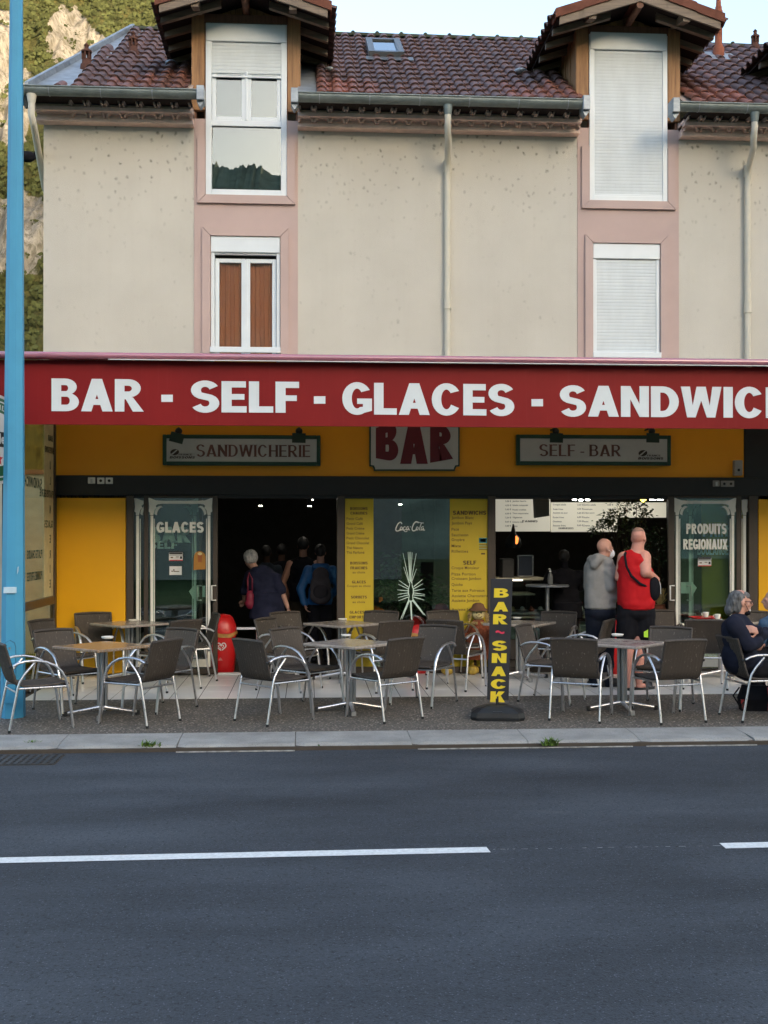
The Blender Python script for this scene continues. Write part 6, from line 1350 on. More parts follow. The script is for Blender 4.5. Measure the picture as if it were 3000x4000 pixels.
# red bins
def bin_(u, v, sc_, lb, base=True, Y=None):
    g = G(u, v); t = thing('litter_bin', lb, 'bin', (g.x, g.y, 0), 0, 'red ice-cream litter bins')
    def sq(r, z, n=24, e=3.2):
        return [(r * abs(cos(a)) ** (2 / e) * (1 if cos(a) > 0 else -1), r * abs(sin(a)) ** (2 / e) * (1 if sin(a) > 0 else -1), z) for a in (2 * pi * k / n for k in range(n))]
    m = MB(); m.ring([sq(.165, .0), sq(.17, .02), sq(.19, .30), sq(.195, .50)]); m.build('body', S['redp'], t)
    m = MB(); m.ring([sq(.200, .505), sq(.198, .54), sq(.185, .62), sq(.15, .70, e=2.6), sq(.115, .735, e=2.2), sq(.03, .75, e=2)]); m.build('lid', S['redp'], t)
    m = MB(); rr_ = random.Random(int(u)); rows = []
    for z in (.465, .485, .505, .515): rows.append([(x * (1.03 + .05 * rr_.random()), y * (1.03 + .05 * rr_.random()), z + .02 * sin(k * .9) + .008 * rr_.random()) for k, (x, y, _) in enumerate(sq(.197, z))])
    m.ring(rows, cap=False); m.build('bin_liner', S['bag'], t)
    me = curve_mesh([ribbon2(smooth([(0, -.5), (-.62, .0), (-.52, .42), (-.2, .45), (0, .2), (.2, .45), (.52, .42), (.62, .0), (.1, -.48)], 5), .14, .14)], .0006)
    k = .095
    for q in me.vertices: q.co = Vector((q.co.x * k + .01, -.193 - q.co.z, q.co.y * k + .34))
    me.materials.append(S['letter']); link('heart_logo', me, t)
    me = curve_mesh([ribbon2(smooth([(0, -.3), (-.36, .02), (-.28, .2), (-.1, .2), (0, .05), (.1, .2), (.28, .2), (.34, .02), (.12, -.2)], 5), .1, .1)], .0006)
    for q in me.vertices: q.co = Vector((q.co.x * k + .01, -.193 - q.co.z, q.co.y * k + .34))
    me.materials.append(S['letter']); link('heart_logo', me, t)
    m = MB(); m.prism([(-.03, .16), (.03, .16), (0, .205)], -.187, -.184); m.build('triangle_mark', M('pink_mark', (.6, .2, .2), .5), t)
    if base: m = MB(); m.lathe([(.21, 0), (.22, .012), (.215, .035), (.16, .04)], n=28); m.build('base_ring', S['redp'], t)
    return t
bin_(865, 2622, 1, 'red ice-cream litter bin with a white heart swirl beside the open doorway', False); b2 = bin_(1628, 2624, 1, 'red cone-topped litter bin below the rayed bottle decal'); b3 = bin_(2425, 2628, 1, 'red litter bin glimpsed between the legs of the two standing men', False)
# cone top for the second bin
for ch_ in b2.children:
    if ch_.name.startswith('lid'):
        m = MB(); m.lathe([(.205, .50), (.20, .53), (.15, .62), (.085, .70), (.04, .725), (.005, .73)], n=28); me = m.mesh('lid', S['redp'], True); ch_.data = me
# small A-board and stuff by the door
g = G(1435, 2620); t = thing('small_easel', 'small white card on an easel lying low below the yellow strip', 'card', (g.x, g.y, 0), R(12)); m = MB(); m.add([(-.16, -.05, .02), (.16, -.05, .02), (.16, .06, .20), (-.16, .06, .20), (-.16, -.04, .01), (.16, -.04, .01), (.16, .07, .19), (-.16, .07, .19)], [(0, 1, 2, 3), (4, 7, 6, 5), (0, 4, 5, 1), (1, 5, 6, 2), (2, 6, 7, 3), (0, 3, 7, 4)]); m.build('card', S['paper'], t)
m = MB(); m.add([(-.12, -.052 + .03, .055 + .01), (.10, -.02 + .03, .08 + .03), (.12, .0 + .03, .12 + .03), (-.10, -.03 + .03, .09 + .01)], [(0, 1, 2, 3)]); m.build('print', M('dark_green_print', (.03, .08, .05), .6), t)
# scarecrow dolls and pumpkins in the window corner
def doll(u, v, Y, lb, hat, body):
    c = P(u, v, Y); t = thing('scarecrow_doll', lb, 'doll', (c.x, Y, 0)); z = c.z; X = MB()
    X.ell((0, 0, z), (.085, .07, .085), 16); X.build('head', S['sack'], t)
    X = MB(); X.lathe([(.125, z + .04), (.12, z + .055), (.09, z + .07), (.07, z + .12), (.03, z + .14)], n=18); X.build('hat', hat, t)
    X = MB(); X.lathe([(.15, z - .58), (.17, z - .4), (.13, z - .2), (.07, z - .08)], n=16); X.tube([(-.08, 0, z - .15), (-.2, -.03, z - .3)], [.05, .035], 8); X.tube([(.08, 0, z - .15), (.2, -.03, z - .3)], [.05, .035], 8); X.build('smock', body, t)
    X = MB(); rr_ = random.Random(int(u))
    for k in range(120): a = rr_.choice((-1, 1)); X.tube([(a * .07, -.01, z + .05), (a * (.10 + rr_.random() * .04), rr_.uniform(-.05, .03), z - rr_.uniform(.0, .12))], .0035, 4)
    for k in range(60): a = rr_.random() * 6.28; X.tube([(0.05 * cos(a), .05 * sin(a), z - .08), (.11 * cos(a), .1 * sin(a) - .02, z - .13)], .0035, 4)
    X.build('straw_hair', S['straw'], t)
    X = MB(); X.ell((-.028, -.066, z + .015), (.009, .006, .013), 8); X.ell((.028, -.066, z + .015), (.009, .006, .013), 8); X.build('eyes', S['blackp'], t); X = MB(); X.add([(0, -.085, z + .005), (-.012, -.066, z - .018), (.012, -.066, z - .018)], [(0, 1, 2)]); X.build('nose', S['clay'], t)
    X = MB(); X.tube([(-.04, -.062, z - .025), (-.02, -.066, z - .043), (0, -.066, z - .048), (.02, -.066, z - .043), (.04, -.062, z - .025)], .003, 6); X.build('mouth', S['ink'], t); X = MB(); X.tube([(-.04, .0, .0), (-.04, 0, z - .57)], .02, 6); X.tube([(.04, .0, .0), (.04, 0, z - .57)], .02, 6); X.build('legs', S['stem'], t); return t
doll(1868, 2397, -.12, 'smiling sackcloth scarecrow doll in a brown hat under the SANDWICHS strip', S['hatb'], M('rust_smock', (.20, .06, .03), .9, var=.4, scale=30)); doll(1724, 2398, .30, 'scarecrow doll in a maroon hat beside the second red bin', S['hatm'], M('straw_smock', (.28, .20, .08), .9, var=.5, scale=30))
g = P(1470, 2395, .3); m = MB(); rr_ = random.Random(4)
for k in range(26): a = rr_.random() * 6.28; c_ = Vector((rr_.gauss(0, .06), rr_.gauss(0, .04), rr_.gauss(0, .06))); m.add([c_, c_ + Vector((.07 * cos(a), 0, .05 * sin(a))), c_ + Vector((.09 * cos(a + .4), .02, .08 * sin(a + .5))), c_ + Vector((.03 * cos(a + 1), .01, .07 * sin(a + 1)))], [(0, 1, 2, 3)])
o = m.build('paper_leaves', M('orange_paper', (.5, .13, .02), .8, var=.3, scale=20), None); o.location = g; setp(o, 'orange paper autumn leaves hanging beside the left yellow strip', 'leaves')
for k, (u, v, lb) in enumerate([(1720, 2570, 'yellow gourd at the foot of the maroon-hatted doll'), (1838, 2590, 'yellow squash beside the brown-hatted doll')]):
    g = G(u, v + 40); m = MB(); rows = []
    for j in range(9):
        a = pi * j / 8; rows.append([((.001 + .075 * sin(a)) * (1 + .09 * cos(6 * t_)) * cos(t_), (.001 + .075 * sin(a)) * (1 + .09 * cos(6 * t_)) * sin(t_), .065 - .062 * cos(a)) for t_ in (2 * pi * q / 24 for q in range(24))])
    m.ring(rows); m.tube([(0, 0, .12), (.01, 0, .16)], .008, 6); o = m.build('gourd', M('gourd_skin', (.5, .34, .05), .5, var=.3, scale=20), None); o.location = (g.x, -.22, 0); setp(o, lb, 'gourd')
# steel trolley frame inside the doorway
c = G(980, 2600); t = thing('wire_trolley', 'chrome wire trolley frame just inside the doorway behind the woman', 'trolley', (c.x - .05, .35, 0)); m = MB()
for x in (-.16, .16):
    for y in (0, .3): m.tube([(x, y, 0), (x, y, .62)], .009, 6)
m.build('frame', S['alu'], t); m = MB()
for z in (.28, .55):
    m = MB()
    for k in range(7): m.tube([(-.16, k * .05, z), (.16, k * .05, z)], .0045, 5)
    m.build('rack', S['alu'], t)
# small dark bird
c = P(105, 612, 6); m = MB(); m.ell((0, 0, 0), (.17, .10, .10), 10); m.ell((.17, 0, .04), (.07, .05, .06), 8); m.tube([(.22, 0, .04), (.29, 0, .01)], [.02, .004], 6); m.add([(-.15, 0, .02), (-.36, .04, -.08), (-.34, -.06, -.10)], [(0, 1, 2)]); m.add([(.05, .05, .05), (-.12, .35, .16), (-.14, .06, .03)], [(0, 1, 2)])
o = m.build('bird', S['blackc'], None); o.location = c; setp(o, 'dark bird seen against the cliff between the blue post and the house', 'bird')
# distant wall glimpsed left of the post and through the screen
nb = thing('garden_wall', 'low cream boundary wall beyond the tinted glass screen', 'wall', (-9, 3, 0)); m = MB(); m.box(-16, XL - .35, 3, 3.25, -.1, 2.7); m.build('wall', M('cream_boundary', (.50, .46, .38), .9), nb, world=True); m = MB(); m.box(-16, XL - .3, 2.96, 3.29, 2.7, 2.77); m.build('coping', M('terracotta_coping', (.30, .15, .09), .9), nb, world=True)
m = MB(); rr_ = random.Random(8)
for k in range(2600):
    x, y = rr_.uniform(-7.5, -3.9), rr_.uniform(-1.6, 2.6); h = rr_.uniform(.04, .12); a = rr_.random() * 6; m.add([(x, y, 0), (x + .012, y, 0), (x + .03 * cos(a), y + .03 * sin(a), h)], [(0, 1, 2)])
m.quad((-7.6, -1.7, .0), (-3.85, -1.7, .0), (-3.85, 2.8, .0), (-7.6, 2.8, .0)); struct('lawn', m, M('lawn_grass', (.06, .13, .025), .9, var=.4, scale=20), 'stuff')
# ================================================================== people
def remesh(mb, vox, smooth_n=3, mat=None, name='body', nzamp=0, nzs=8, fold=0):
    me = mb.mesh(name, mat); o = bpy.data.objects.new(name, me); COL.objects.link(o)
    r = o.modifiers.new('r', 'REMESH'); r.mode = 'VOXEL'; r.voxel_size = vox; r.use_smooth_shade = True
    s = o.modifiers.new('s', 'SMOOTH'); s.factor = .5; s.iterations = smooth_n
    me = evaluated(o); me.name = name
    if nzamp:
        N = len(me.vertices); co = [0.0] * (3 * N); no = [0.0] * (3 * N); me.vertices.foreach_get('co', co); me.vertices.foreach_get('normal', no)
        for i in range(N):
            c = Vector(co[3 * i:3 * i + 3]); n = noise.noise(Vector((c.x * nzs, c.y * nzs, c.z * nzs * .6))) + .5 * noise.noise(Vector((c.x * nzs * 2.3 + 4, c.y * nzs * 2.3, c.z * nzs * 1.6)))
            k = nzamp * n + (fold * sin(c.z * 38 + 4 * noise.noise(c * 5)) * max(0, noise.noise(c * 4 + Vector((3, 1, 7)))) if fold else 0)
            for q in range(3): co[3 * i + q] += no[3 * i + q] * k
        me.vertices.foreach_set('co', co); me.update()
    if not me.materials: me.materials.append(mat)
    return me
def cap_(mb, p, r, q, r2, n=14, sc=None):
    """tapered limb segment with rounded ends; sc squashes along a vector"""
    mb.tube([p, q], [r, r2], n) if sc is None else mb.tube([p, q], [r, r2], n, flat=sc)
    mb.ell(p, (r, r, r), n); mb.ell(q, (r2, r2, r2), n)
def V(*a): return Vector(a)
def frame_of(yaw, pitch=0):
    """rotation of a head or hand: local +y looks forward; yaw 0 = away from the camera, 90 = to the right"""
    return Matrix.Rotation(-R(yaw), 3, 'Z') @ Matrix.Rotation(R(pitch), 3, 'X')
def head_mb(mb, c, rot, k=1.0):
    T = lambda x, y, z: c + rot @ (V(x, y, z) * k)
    def e(x, y, z, rx, ry, rz): mb.ell(T(x, y, z), (rx * k, ry * k, rz * k), 14, rot)
    e(0, -.012, .03, .076, .096, .092); e(0, .035, -.035, .058, .060, .075); e(0, .055, -.082, .036, .035, .028); e(0, .082, .012, .05, .022, .02)
    mb.tube([T(0, .092, .02), T(0, .118, -.022), T(0, .098, -.034)], [.010 * k, .016 * k, .014 * k], 8); e(0, .092, -.058, .022, .013, .009); e(0, .090, -.068, .019, .012, .008)
    for s in (-1, 1): e(s * .077, -.006, -.008, .010, .020, .032); e(s * .045, .058, -.02, .022, .022, .02)
def hand_mb(mb, w, d, palm, k=1.0, curl=.5):
    """wrist w, direction d of the fingers, palm normal; five separate fingers"""
    d = d.normalized(); n = palm.normalized(); s = d.cross(n).normalized(); n = s.cross(d)
    for q in (-.028, -.01, .01, .028): mb.tube([w + s * q * .6 * k, w + d * .085 * k + s * q * k], [.016 * k, .0135 * k], 8)
    for i, (q, L) in enumerate(((-.033, .062), (-.011, .076), (.011, .080), (.033, .070))):
        a = w + d * .08 * k + s * q * k; b = a + (d * cos(curl) + n * sin(curl)) * L * .5 * k; c = b + (d * cos(curl * 2.1) + n * sin(curl * 2.1)) * L * .55 * k; mb.tube([a, b, c], [.0095 * k, .009 * k, .0075 * k], 7)
    a = w + d * .025 * k + s * .03 * k; b = a + (s * .8 + d * .5 + n * .3).normalized() * .04 * k; c = b + (d + n * .5).normalized() * .035 * k; mb.tube([a, b, c], [.013 * k, .011 * k, .009 * k], 7)
def person(label, loc, name='person', group=None): return thing(name, label, 'person', loc, 0, group)
def attach(me, name, mat, par):
    me.materials.clear(); me.materials.append(mat); b_ = WL[par.name]
    for v in me.vertices: v.co = v.co - b_
    for p_ in me.polygons: p_.use_smooth = True
    return link(name, me, par)
def garment(segs, ells, inf, name, mat, par, vox=.011, amp=.004, fold=.004, extra=None):
    fold *= 4
    m = MB()
    for p, r, q, r2 in segs: cap_(m, p, r + inf, q, r2 + inf)
    for c, r, rot in ells: m.ell(c, tuple(x + inf for x in r), 16, rot)
    if extra: extra(m)
    return attach(remesh(m, vox, 3, mat, name, amp, 9, fold), name, mat, par)
def cutz(me, z, above=True, tilt=None):
    """trim a garment to a clean hem"""
    bm = bmesh.new(); bm.from_mesh(me); n = V(0, 0, 1) if tilt is None else tilt; n = n if above else -n
    bmesh.ops.bisect_plane(bm, geom=bm.verts[:] + bm.edges[:] + bm.faces[:], plane_co=(0, 0, z), plane_no=n, clear_inner=True); bm.to_mesh(me); bm.free()
def trunk(mm, Qf, rows, inf=0.0):
    R_ = []
    for u, v, rx, ry, dy in rows:
        c = Qf(u, v, dy); R_.append([c + V((rx + inf) * abs(cos(a)) ** .8 * (1 if cos(a) > 0 else -1), (ry + inf) * abs(sin(a)) ** .8 * (1 if sin(a) > 0 else -1), 0) for a in (2 * pi * k / 24 for k in range(24))])
    mm.ring(R_)
# ---- man in the red sleeveless jersey
Y = -1.75; Q = lambda u, v, dy=0: P(u, v, Y + dy)
pm = person('heavy bald man in a red sleeveless jersey and black shorts, seen from behind', (Q(2485, 2700).x, Y, 0))
hd, nk = Q(2495, 2103), Q(2488, 2140)
ch_, wa, hp = Q(2478, 2215), Q(2486, 2310), Q(2486, 2385)
sl_, sr = Q(2436, 2178), Q(2515, 2176, -.04); el_, er = Q(2418, 2255, .02), Q(2522, 2236, -.16); hl, hr = Q(2470, 2268, .30), Q(2566, 2264, .02)
kl, kr = Q(2452, 2520), Q(2492, 2520); al, ar = Q(2456, 2668), Q(2496, 2668, .03)
rot = frame_of(38, -4); m = MB(); head_mb(m, hd, rot, 1.04); cap_(m, nk + V(0, 0, -.05), .078, hd + V(0, 0, -.03), .066)
tors = [(hp + V(0, 0, .02), (.185, .145, .12), None)]; TR = [(2482, 2160, .10, .08, 0), (2477, 2172, .155, .105, 0), (2476, 2195, .175, .125, 0), (2478, 2240, .185, .14, 0), (2481, 2290, .188, .155, .0), (2484, 2340, .190, .155, 0), (2486, 2372, .188, .15, 0)]; trunk(m, Q, TR)
for c, r, q in tors: m.ell(c, r, 18)
sh = [(nk + V(0, .0, -.07), .07, sl_, .07), (nk + V(0, 0, -.07), .07, sr, .075)]
for p, r, q, r2 in sh: cap_(m, p, r, q, r2)
limbs = [(sl_, .068, el_, .052), (el_, .05, hl, .032), (sr, .082, er, .064), (er, .062, hr, .036)]
for p, r, q, r2 in limbs: cap_(m, p, r, q, r2)
legs = [(Q(2458, 2390), .105, kl, .072), (Q(2514, 2390), .105, kr, .075), (kl, .062, kl.lerp(al, .35), .068), (kl.lerp(al, .35), .068, al, .038), (kr, .064, kr.lerp(ar, .35), .07), (kr.lerp(ar, .35), .07, ar, .038)]
for p, r, q, r2 in legs: cap_(m, p, r, q, r2)
for a, d in ((al, V(-.02, .18, -.02)), (ar, V(.15, .06, -.02))): cap_(m, a + V(0, 0, -.04), .038, V(a.x + d.x, a.y + d.y, .035), .028)
hand_mb(m, hr, V(.35, .2, -.75), V(-.5, .3, 0), 1.05); hand_mb(m, hl, V(.6, .5, -.2), V(0, 0, -1), 1)
attach(remesh(m, .0085, 2, S['skin2'], 'body'), 'body', S['skin2'], pm)
def jer(mm): cap_(mm, Q(2444, 2172), .060, nk + V(-.02, 0, -.07), .066); cap_(mm, nk + V(.01, 0, -.075), .068, Q(2492, 2170), .05)
me_o = garment([], [(c, r, q) for c, r, q in tors], .016, 'red_jersey', S['redc'], pm, .012, .006, .005, lambda mm: (jer(mm), trunk(mm, Q, TR + [(2486, 2377, .196, .155, 0)], .018)))
shorts = garment([(Q(2455, 2385), .125, Q(2446, 2478), .105), (Q(2514, 2385), .125, Q(2516, 2478), .112)], [(hp + V(0, 0, -.02), (.195, .16, .10), None)], .012, 'black_shorts', S['blackc'], pm)
m = MB(); a = Q(2528, 2459, -.155); m.add([Q(2515, 2468, -.17), Q(2532, 2459, -.165), Q(2532, 2490, -.165), Q(2515, 2489, -.17)], [(0, 1, 2, 3)]); o = m.build('lime_patch', S['lime'], pm, world=True)
m = MB(); rr_ = V(0, 0, 0)
m2 = MB(); m2.ell(hd + rot @ V(0, -.014, .036), (.082, .100, .092), 18, rot); me = remesh(m2, .009, 2, S['stubble'], 'cropped_hair'); cutz(me, hd.z + .012, True, (rot @ V(0, -.15, 1)).normalized()); attach(me, 'cropped_hair', S['stubble'], pm)
m = MB(); pts = [Q(2446, 2156, .0), Q(2441, 2168, -.12), Q(2447, 2212, -.175), Q(2466, 2250, -.19), Q(2500, 2280, -.195), Q(2535, 2296, -.14), Q(2552, 2290, -.05)]; m.tube(pts, [.016] * 7, 6, flat=((0, 1, 0), .4)); m.build('bag_strap', S['blackc'], pm, world=True)
sb = thing('shoulder_bag', 'small black cross-body bag at the right hip of the man in the red jersey', 'bag', Q(2555, 2300, -.12)); m = MB(); m.ell((0, 0, 0), (.075, .055, .14), 16); me = remesh(m, .01, 2, S['blackc'], 'pouch'); me.materials.clear(); me.materials.append(S['blackc']); link('pouch', me, sb); m = MB(); m.tube([(.055, -.03, .08), (.07, -.02, .02), (.068, -.03, -.06)], .004, 6); m.build('zip', S['porc'], sb)
for a, d in ((al, V(-.02, .2, 0)), (ar, V(.2, .07, 0))):
    m = MB(); d_ = d.normalized(); n_ = V(-d_.y, d_.x, 0); c0 = V(a.x, a.y, .014) - d_ * .07; rows = []
    for z in (0.001, .028): rows.append([c0 + d_ * (.14 - .15 * cos(t_)) + n_ * .052 * sin(t_) + V(0, 0, z - .014) for t_ in (2 * pi * k / 18 for k in range(18))])
    m.ring(rows); c1 = c0 + d_ * .19; m.tube([c1 - n_ * .05 + V(0, 0, .01), c1 - n_ * .03 + V(0, 0, .06), c1 + n_ * .03 + V(0, 0, .06), c1 + n_ * .05 + V(0, 0, .01)], .02, 8, flat=(tuple(d_), 2.0)); m.build('sandal', S['blackp'], pm, world=True)
# ---- man in grey fleece with white mask
Y = -1.45; Q = lambda u, v, dy=0: P(u, v, Y + dy)
gm = person('man in a grey hooded fleece with a white face mask, looking right', (Q(2350, 2690).x, Y, 0))
hd, nk = Q(2363, 2143), Q(2350, 2182); rot = frame_of(72, -6); m = MB(); head_mb(m, hd, rot, .98); cap_(m, Q(2345, 2205), .062, hd + V(-.01, 0, -.04), .058)
ch_, wa, hp = Q(2346, 2240), Q(2344, 2320), Q(2345, 2378); sl_, sr = Q(2308, 2212, .05), Q(2376, 2210, -.08); el_, er = Q(2300, 2290, .08), Q(2384, 2292, -.12); hl, hr = Q(2400, 2330, .15), Q(2416, 2330, .02)
tors = [(hp, (.15, .12, .12), None)]; TG = [(2350, 2186, .08, .07, 0), (2346, 2200, .125, .095, 0), (2343, 2220, .15, .115, 0), (2343, 2260, .155, .12, 0), (2344, 2320, .16, .125, 0), (2346, 2368, .165, .13, 0)]; trunk(m, Q, TG)
for c, r, q in tors: m.ell(c, r, 16)
limbs = [(sl_, .062, el_, .048), (el_, .046, hl, .03), (sr, .065, er, .05), (er, .048, hr, .032)]
for p, r, q, r2 in limbs: cap_(m, p, r, q, r2)
kl, kr = Q(2322, 2530), Q(2372, 2530); al, ar = Q(2322, 2668), Q(2374, 2664)
legs = [(Q(2322, 2390), .095, kl, .066), (Q(2368, 2390), .095, kr, .066), (kl, .06, al, .042), (kr, .06, ar, .042)]
for p, r, q, r2 in legs: cap_(m, p, r, q, r2)
hand_mb(m, hr, V(.7, .2, -.3), V(0, 0, -1), 1); hand_mb(m, hl, V(.7, -.1, -.4), V(0, 0, -1), 1)
attach(remesh(m, .0085, 2, S['skin'], 'body'), 'body', S['skin'], gm)
garment(limbs, tors, .022, 'grey_fleece', S['greyc'], gm, .012, .007, .007, lambda mm: (trunk(mm, Q, TG + [(2347, 2375, .172, .135, 0)], .022), [cap_(mm, Q(2308, 2190, .02), .05, Q(2335, 2178, -.10), .05), cap_(mm, Q(2335, 2178, -.10), .05, Q(2375, 2190, -.07), .042), cap_(mm, Q(2312, 2185, .05), .05, Q(2345, 2178, .10), .045), cap_(mm, Q(2322, 2208, -.12), .055, Q(2338, 2186, -.12), .052), cap_(mm, Q(2318, 2196, -.06), .05, Q(2330, 2180, .02), .05)]))
garment(legs, [(hp + V(0, 0, -.05), (.165, .14, .10), None)], .022, 'dark_trousers', M('dark_navy_cloth', (.010, .013, .022), .9, var=.2), gm)
m2 = MB(); m2.ell(hd + rot @ V(0, -.014, .032), (.078, .097, .090), 18, rot); me = remesh(m2, .009, 2, S['stubble'], 'cropped_hair'); cutz(me, hd.z + .01, True, (rot @ V(0, -.35, 1)).normalized()); attach(me, 'cropped_hair', M('cropped_grey_hair', (.30, .19, .15), .7, var=.2, scale=60), gm)
m2 = MB(); m2.ell(hd + rot @ V(0, .078, -.052), (.062, .052, .058), 16, rot); me = remesh(m2, .008, 2, S['mask'], 'face_mask'); attach(me, 'face_mask', S['mask'], gm)
m = MB(); T = lambda x, y, z: hd + rot @ V(x, y, z)
for z0 in (-.03, -.07): m.tube([T(.05, .07, z0), T(.075, .03, -.03), T(.083, -.01, -.005)], .0022, 5)
m.build('mask_strap', S['mask'], gm, world=True); m = MB(); [m.ell(T(s * .03, .088, .01), (.011, .008, .006), 8, rot) for s in (-1, 1)]; m.build('eyes', S['blackp'], gm, world=True)
for a in (al, ar): m = MB(); m.ell((a.x + .05, a.y, .05), (.14, .05, .055), 14); m.build('shoe', S['blackp'], gm, world=True)
# ---- bending woman in navy
Y = 1.0; Q = lambda u, v, dy=0: P(u, v, Y + dy)
wm = person('white-haired woman in a navy top and black trousers bending forward in the doorway', (Q(1060, 2600).x, Y, 0))
hd = Q(978, 2186, .12); rot = frame_of(-35, -35); m = MB(); head_mb(m, hd, rot, .95); nk = Q(992, 2222, .08); cap_(m, nk + V(.03, 0, -.03), .055, hd + V(.01, 0, -.03), .052)
ch_, wa, hp = Q(1022, 2270), Q(1040, 2335), Q(1052, 2390, -.06); sl_, sr = Q(978, 2248, .08), Q(1072, 2256, -.05); el_, er = Q(955, 2312, .15), Q(1100, 2305, -.10); hl, hr = Q(955, 2345, .28), Q(1124, 2372, -.08)
tors = [(ch_, (.20, .16, .20), None), (wa, (.195, .16, .20), None), (hp, (.19, .17, .16), None)]
for c, r, q in tors: m.ell(c, r, 16)
limbs = [(sl_, .06, el_, .045), (sr, .062, er, .047)]; fore = [(el_, .042, hl, .028), (er, .042, hr, .028)]
for p, r, q, r2 in limbs + fore: cap_(m, p, r, q, r2)
al, ar = Q(1046, 2570, -.05), Q(1078, 2572, .02); legs = [(Q(1032, 2410), .10, Q(1036, 2490, .03), .07), (Q(1075, 2410), .10, Q(1075, 2490, .05), .07), (Q(1036, 2490, .03), .065, al, .042), (Q(1075, 2490, .05), .065, ar, .042)]
for p, r, q, r2 in legs: cap_(m, p, r, q, r2)
hand_mb(m, hr, V(.25, -.1, -.9), V(-.7, .3, 0), .95); hand_mb(m, hl, V(-.3, .6, -.3), V(0, 0, -1), .95)
attach(remesh(m, .009, 2, S['skin'], 'body'), 'body', M('pale_skin', (.52, .30, .24), .6), wm)
garment(limbs, tors, .022, 'navy_top', S['navy'], wm, .012, .006, .007, lambda mm: mm.lathe([(.25, -.06), (.235, .1), (.20, .3)], tuple(Q(1045, 2398, -.03)), 26)); garment(legs, [(hp + V(0, 0, -.06), (.18, .16, .12), None)], .025, 'black_trousers', S['blackc'], wm)
m2 = MB(); m2.ell(hd + rot @ V(0, -.03, .025), (.098, .10, .108), 18, rot); me = remesh(m2, .009, 2, S['hairw'], 'white_hair', .008, 40); attach(me, 'white_hair', S['hairw'], wm)
for a in (al, ar): m = MB(); m.ell((a.x, a.y + .03, .05), (.055, .13, .055), 14); m.build('shoe', M('grey_trainer', (.25, .25, .26), .7), wm, world=True)
c = Q(977, 2340, -.12); hb = thing('handbag', 'crimson shoulder bag hanging from the bending woman in navy', 'bag', c); m = MB(); m.ell((0, 0, 0), (.062, .06, .12), 14); m.ell((0, 0, -.06), (.07, .06, .08), 14); me = remesh(m, .011, 2, S['crimson'], 'bag_body'); me.materials.clear(); me.materials.append(S['crimson']); link('bag_body', me, hb); m = MB(); w0 = V(*c)
m.tube([V(-.03, 0, .10), Q(968, 2262, -.16) - w0, Q(973, 2236, -.08) - w0, Q(985, 2262, -.17) - w0, V(.03, 0, .10)], .010, 6); m.build('strap', S['crimson'], hb)
# ---- man in black sleeveless shirt, person with rucksack and darker figures behind
def standing(label, Y, cu, top, width, skin, shirt, pants, hair, hem, name='person', bare=True, arml=None, armr=None, hood=False, lean=0):
    Q = lambda u, v, dy=0: P(u, v, Y + dy); hz = Q(cu, top).z; s = hz / 1.75; X = Q(cu, top).x
    t = person(label, (X, Y, 0)); L = lambda x, y, z: V(X + x * s + lean * z * .1, Y + y * s, z * s)
    m = MB(); rot = frame_of(8); hd = L(0, .02, 1.635); head_mb(m, hd, rot, s); cap_(m, L(0, 0, 1.42), .06 * s, L(0, .01, 1.58), .055 * s); w_ = width
    tors = [(L(0, 0, 1.28), (w_ * .9 * s, .12 * s, .19 * s), None), (L(0, 0, 1.08), (w_ * .78 * s, .115 * s, .17 * s), None), (L(0, 0, .93), (w_ * .85 * s, .12 * s, .13 * s), None)]
    for c, r, q in tors: m.ell(c, r, 16)
    lm = []
    for sx, av in ((-1, arml), (1, armr)):
        av = av or [(.06, 0, -.28), (.05, .1, -.52)]; sh = L(sx * w_ * .92, 0, 1.37); e = sh + V(sx * av[0][0], av[0][1], av[0][2]) * s; h = sh + V(sx * av[1][0], av[1][1], av[1][2]) * s
        lm += [(sh, .058 * s, e, .044 * s), (e, .042 * s, h, .028 * s)]; hand_mb(m, h, (h - e), V(-sx, 0, 0), s)
        cap_(m, L(0, 0, 1.4), .06 * s, sh, .055 * s)
    for p, r, q, r2 in lm: cap_(m, p, r, q, r2)
    lg = []
    for sx in (-1, 1): lg += [(L(sx * .09, 0, .88), .09 * s, L(sx * .095, .01, .48), .062 * s), (L(sx * .095, .01, .48), .058 * s, L(sx * .10, 0, .08), .042 * s)]
    for p, r, q, r2 in lg: cap_(m, p, r, q, r2)
    attach(remesh(m, .010, 2, skin, 'body'), 'body', skin, t)
    ex = lambda mm: ([cap_(mm, L(0, 0, 1.40), .062 * s, L(sx * w_ * (.78 if bare else .95), 0, 1.385), .05 * s) for sx in (-1, 1)], mm.lathe([(w_ * .98 * s, 0), (w_ * .93 * s, .25 * s)], tuple(L(0, 0, hem)), 24))
    garment([] if bare else lm, tors, .02 * s, 'shirt' if bare else 'jacket', shirt, t, .013, .006, .006, ex); garment(lg, [(L(0, 0, .90), (w_ * .82 * s, .125 * s, .12 * s), None)], .022 * s, 'trousers', pants, t, .013)
    m2 = MB(); m2.ell(hd + V(0, -.02, .03) * s, (.085 * s, .10 * s, .10 * s), 14); attach(remesh(m2, .011, 1, hair, 'hair', .006, 30), 'hair', hair, t)
    for sx in (-1, 1): m = MB(); c = L(sx * .10, .05, 0); m.ell((c.x, c.y, .045), (.05, .13, .05), 12); m.build('shoe', S['blackp'], t, world=True)
    return t, L, s
t, L, s = standing('dark-haired man in a black sleeveless shirt standing in the doorway, back turned', 1.75, 1184, 2100, .20, S['skin'], S['blackc'], M('olive_trousers', (.05, .042, .03), .9), S['hairk'], .84, arml=[(.10, .02, -.26), (.04, .22, -.45)], armr=[(.02, 0, -.28), (0, .15, -.45)])
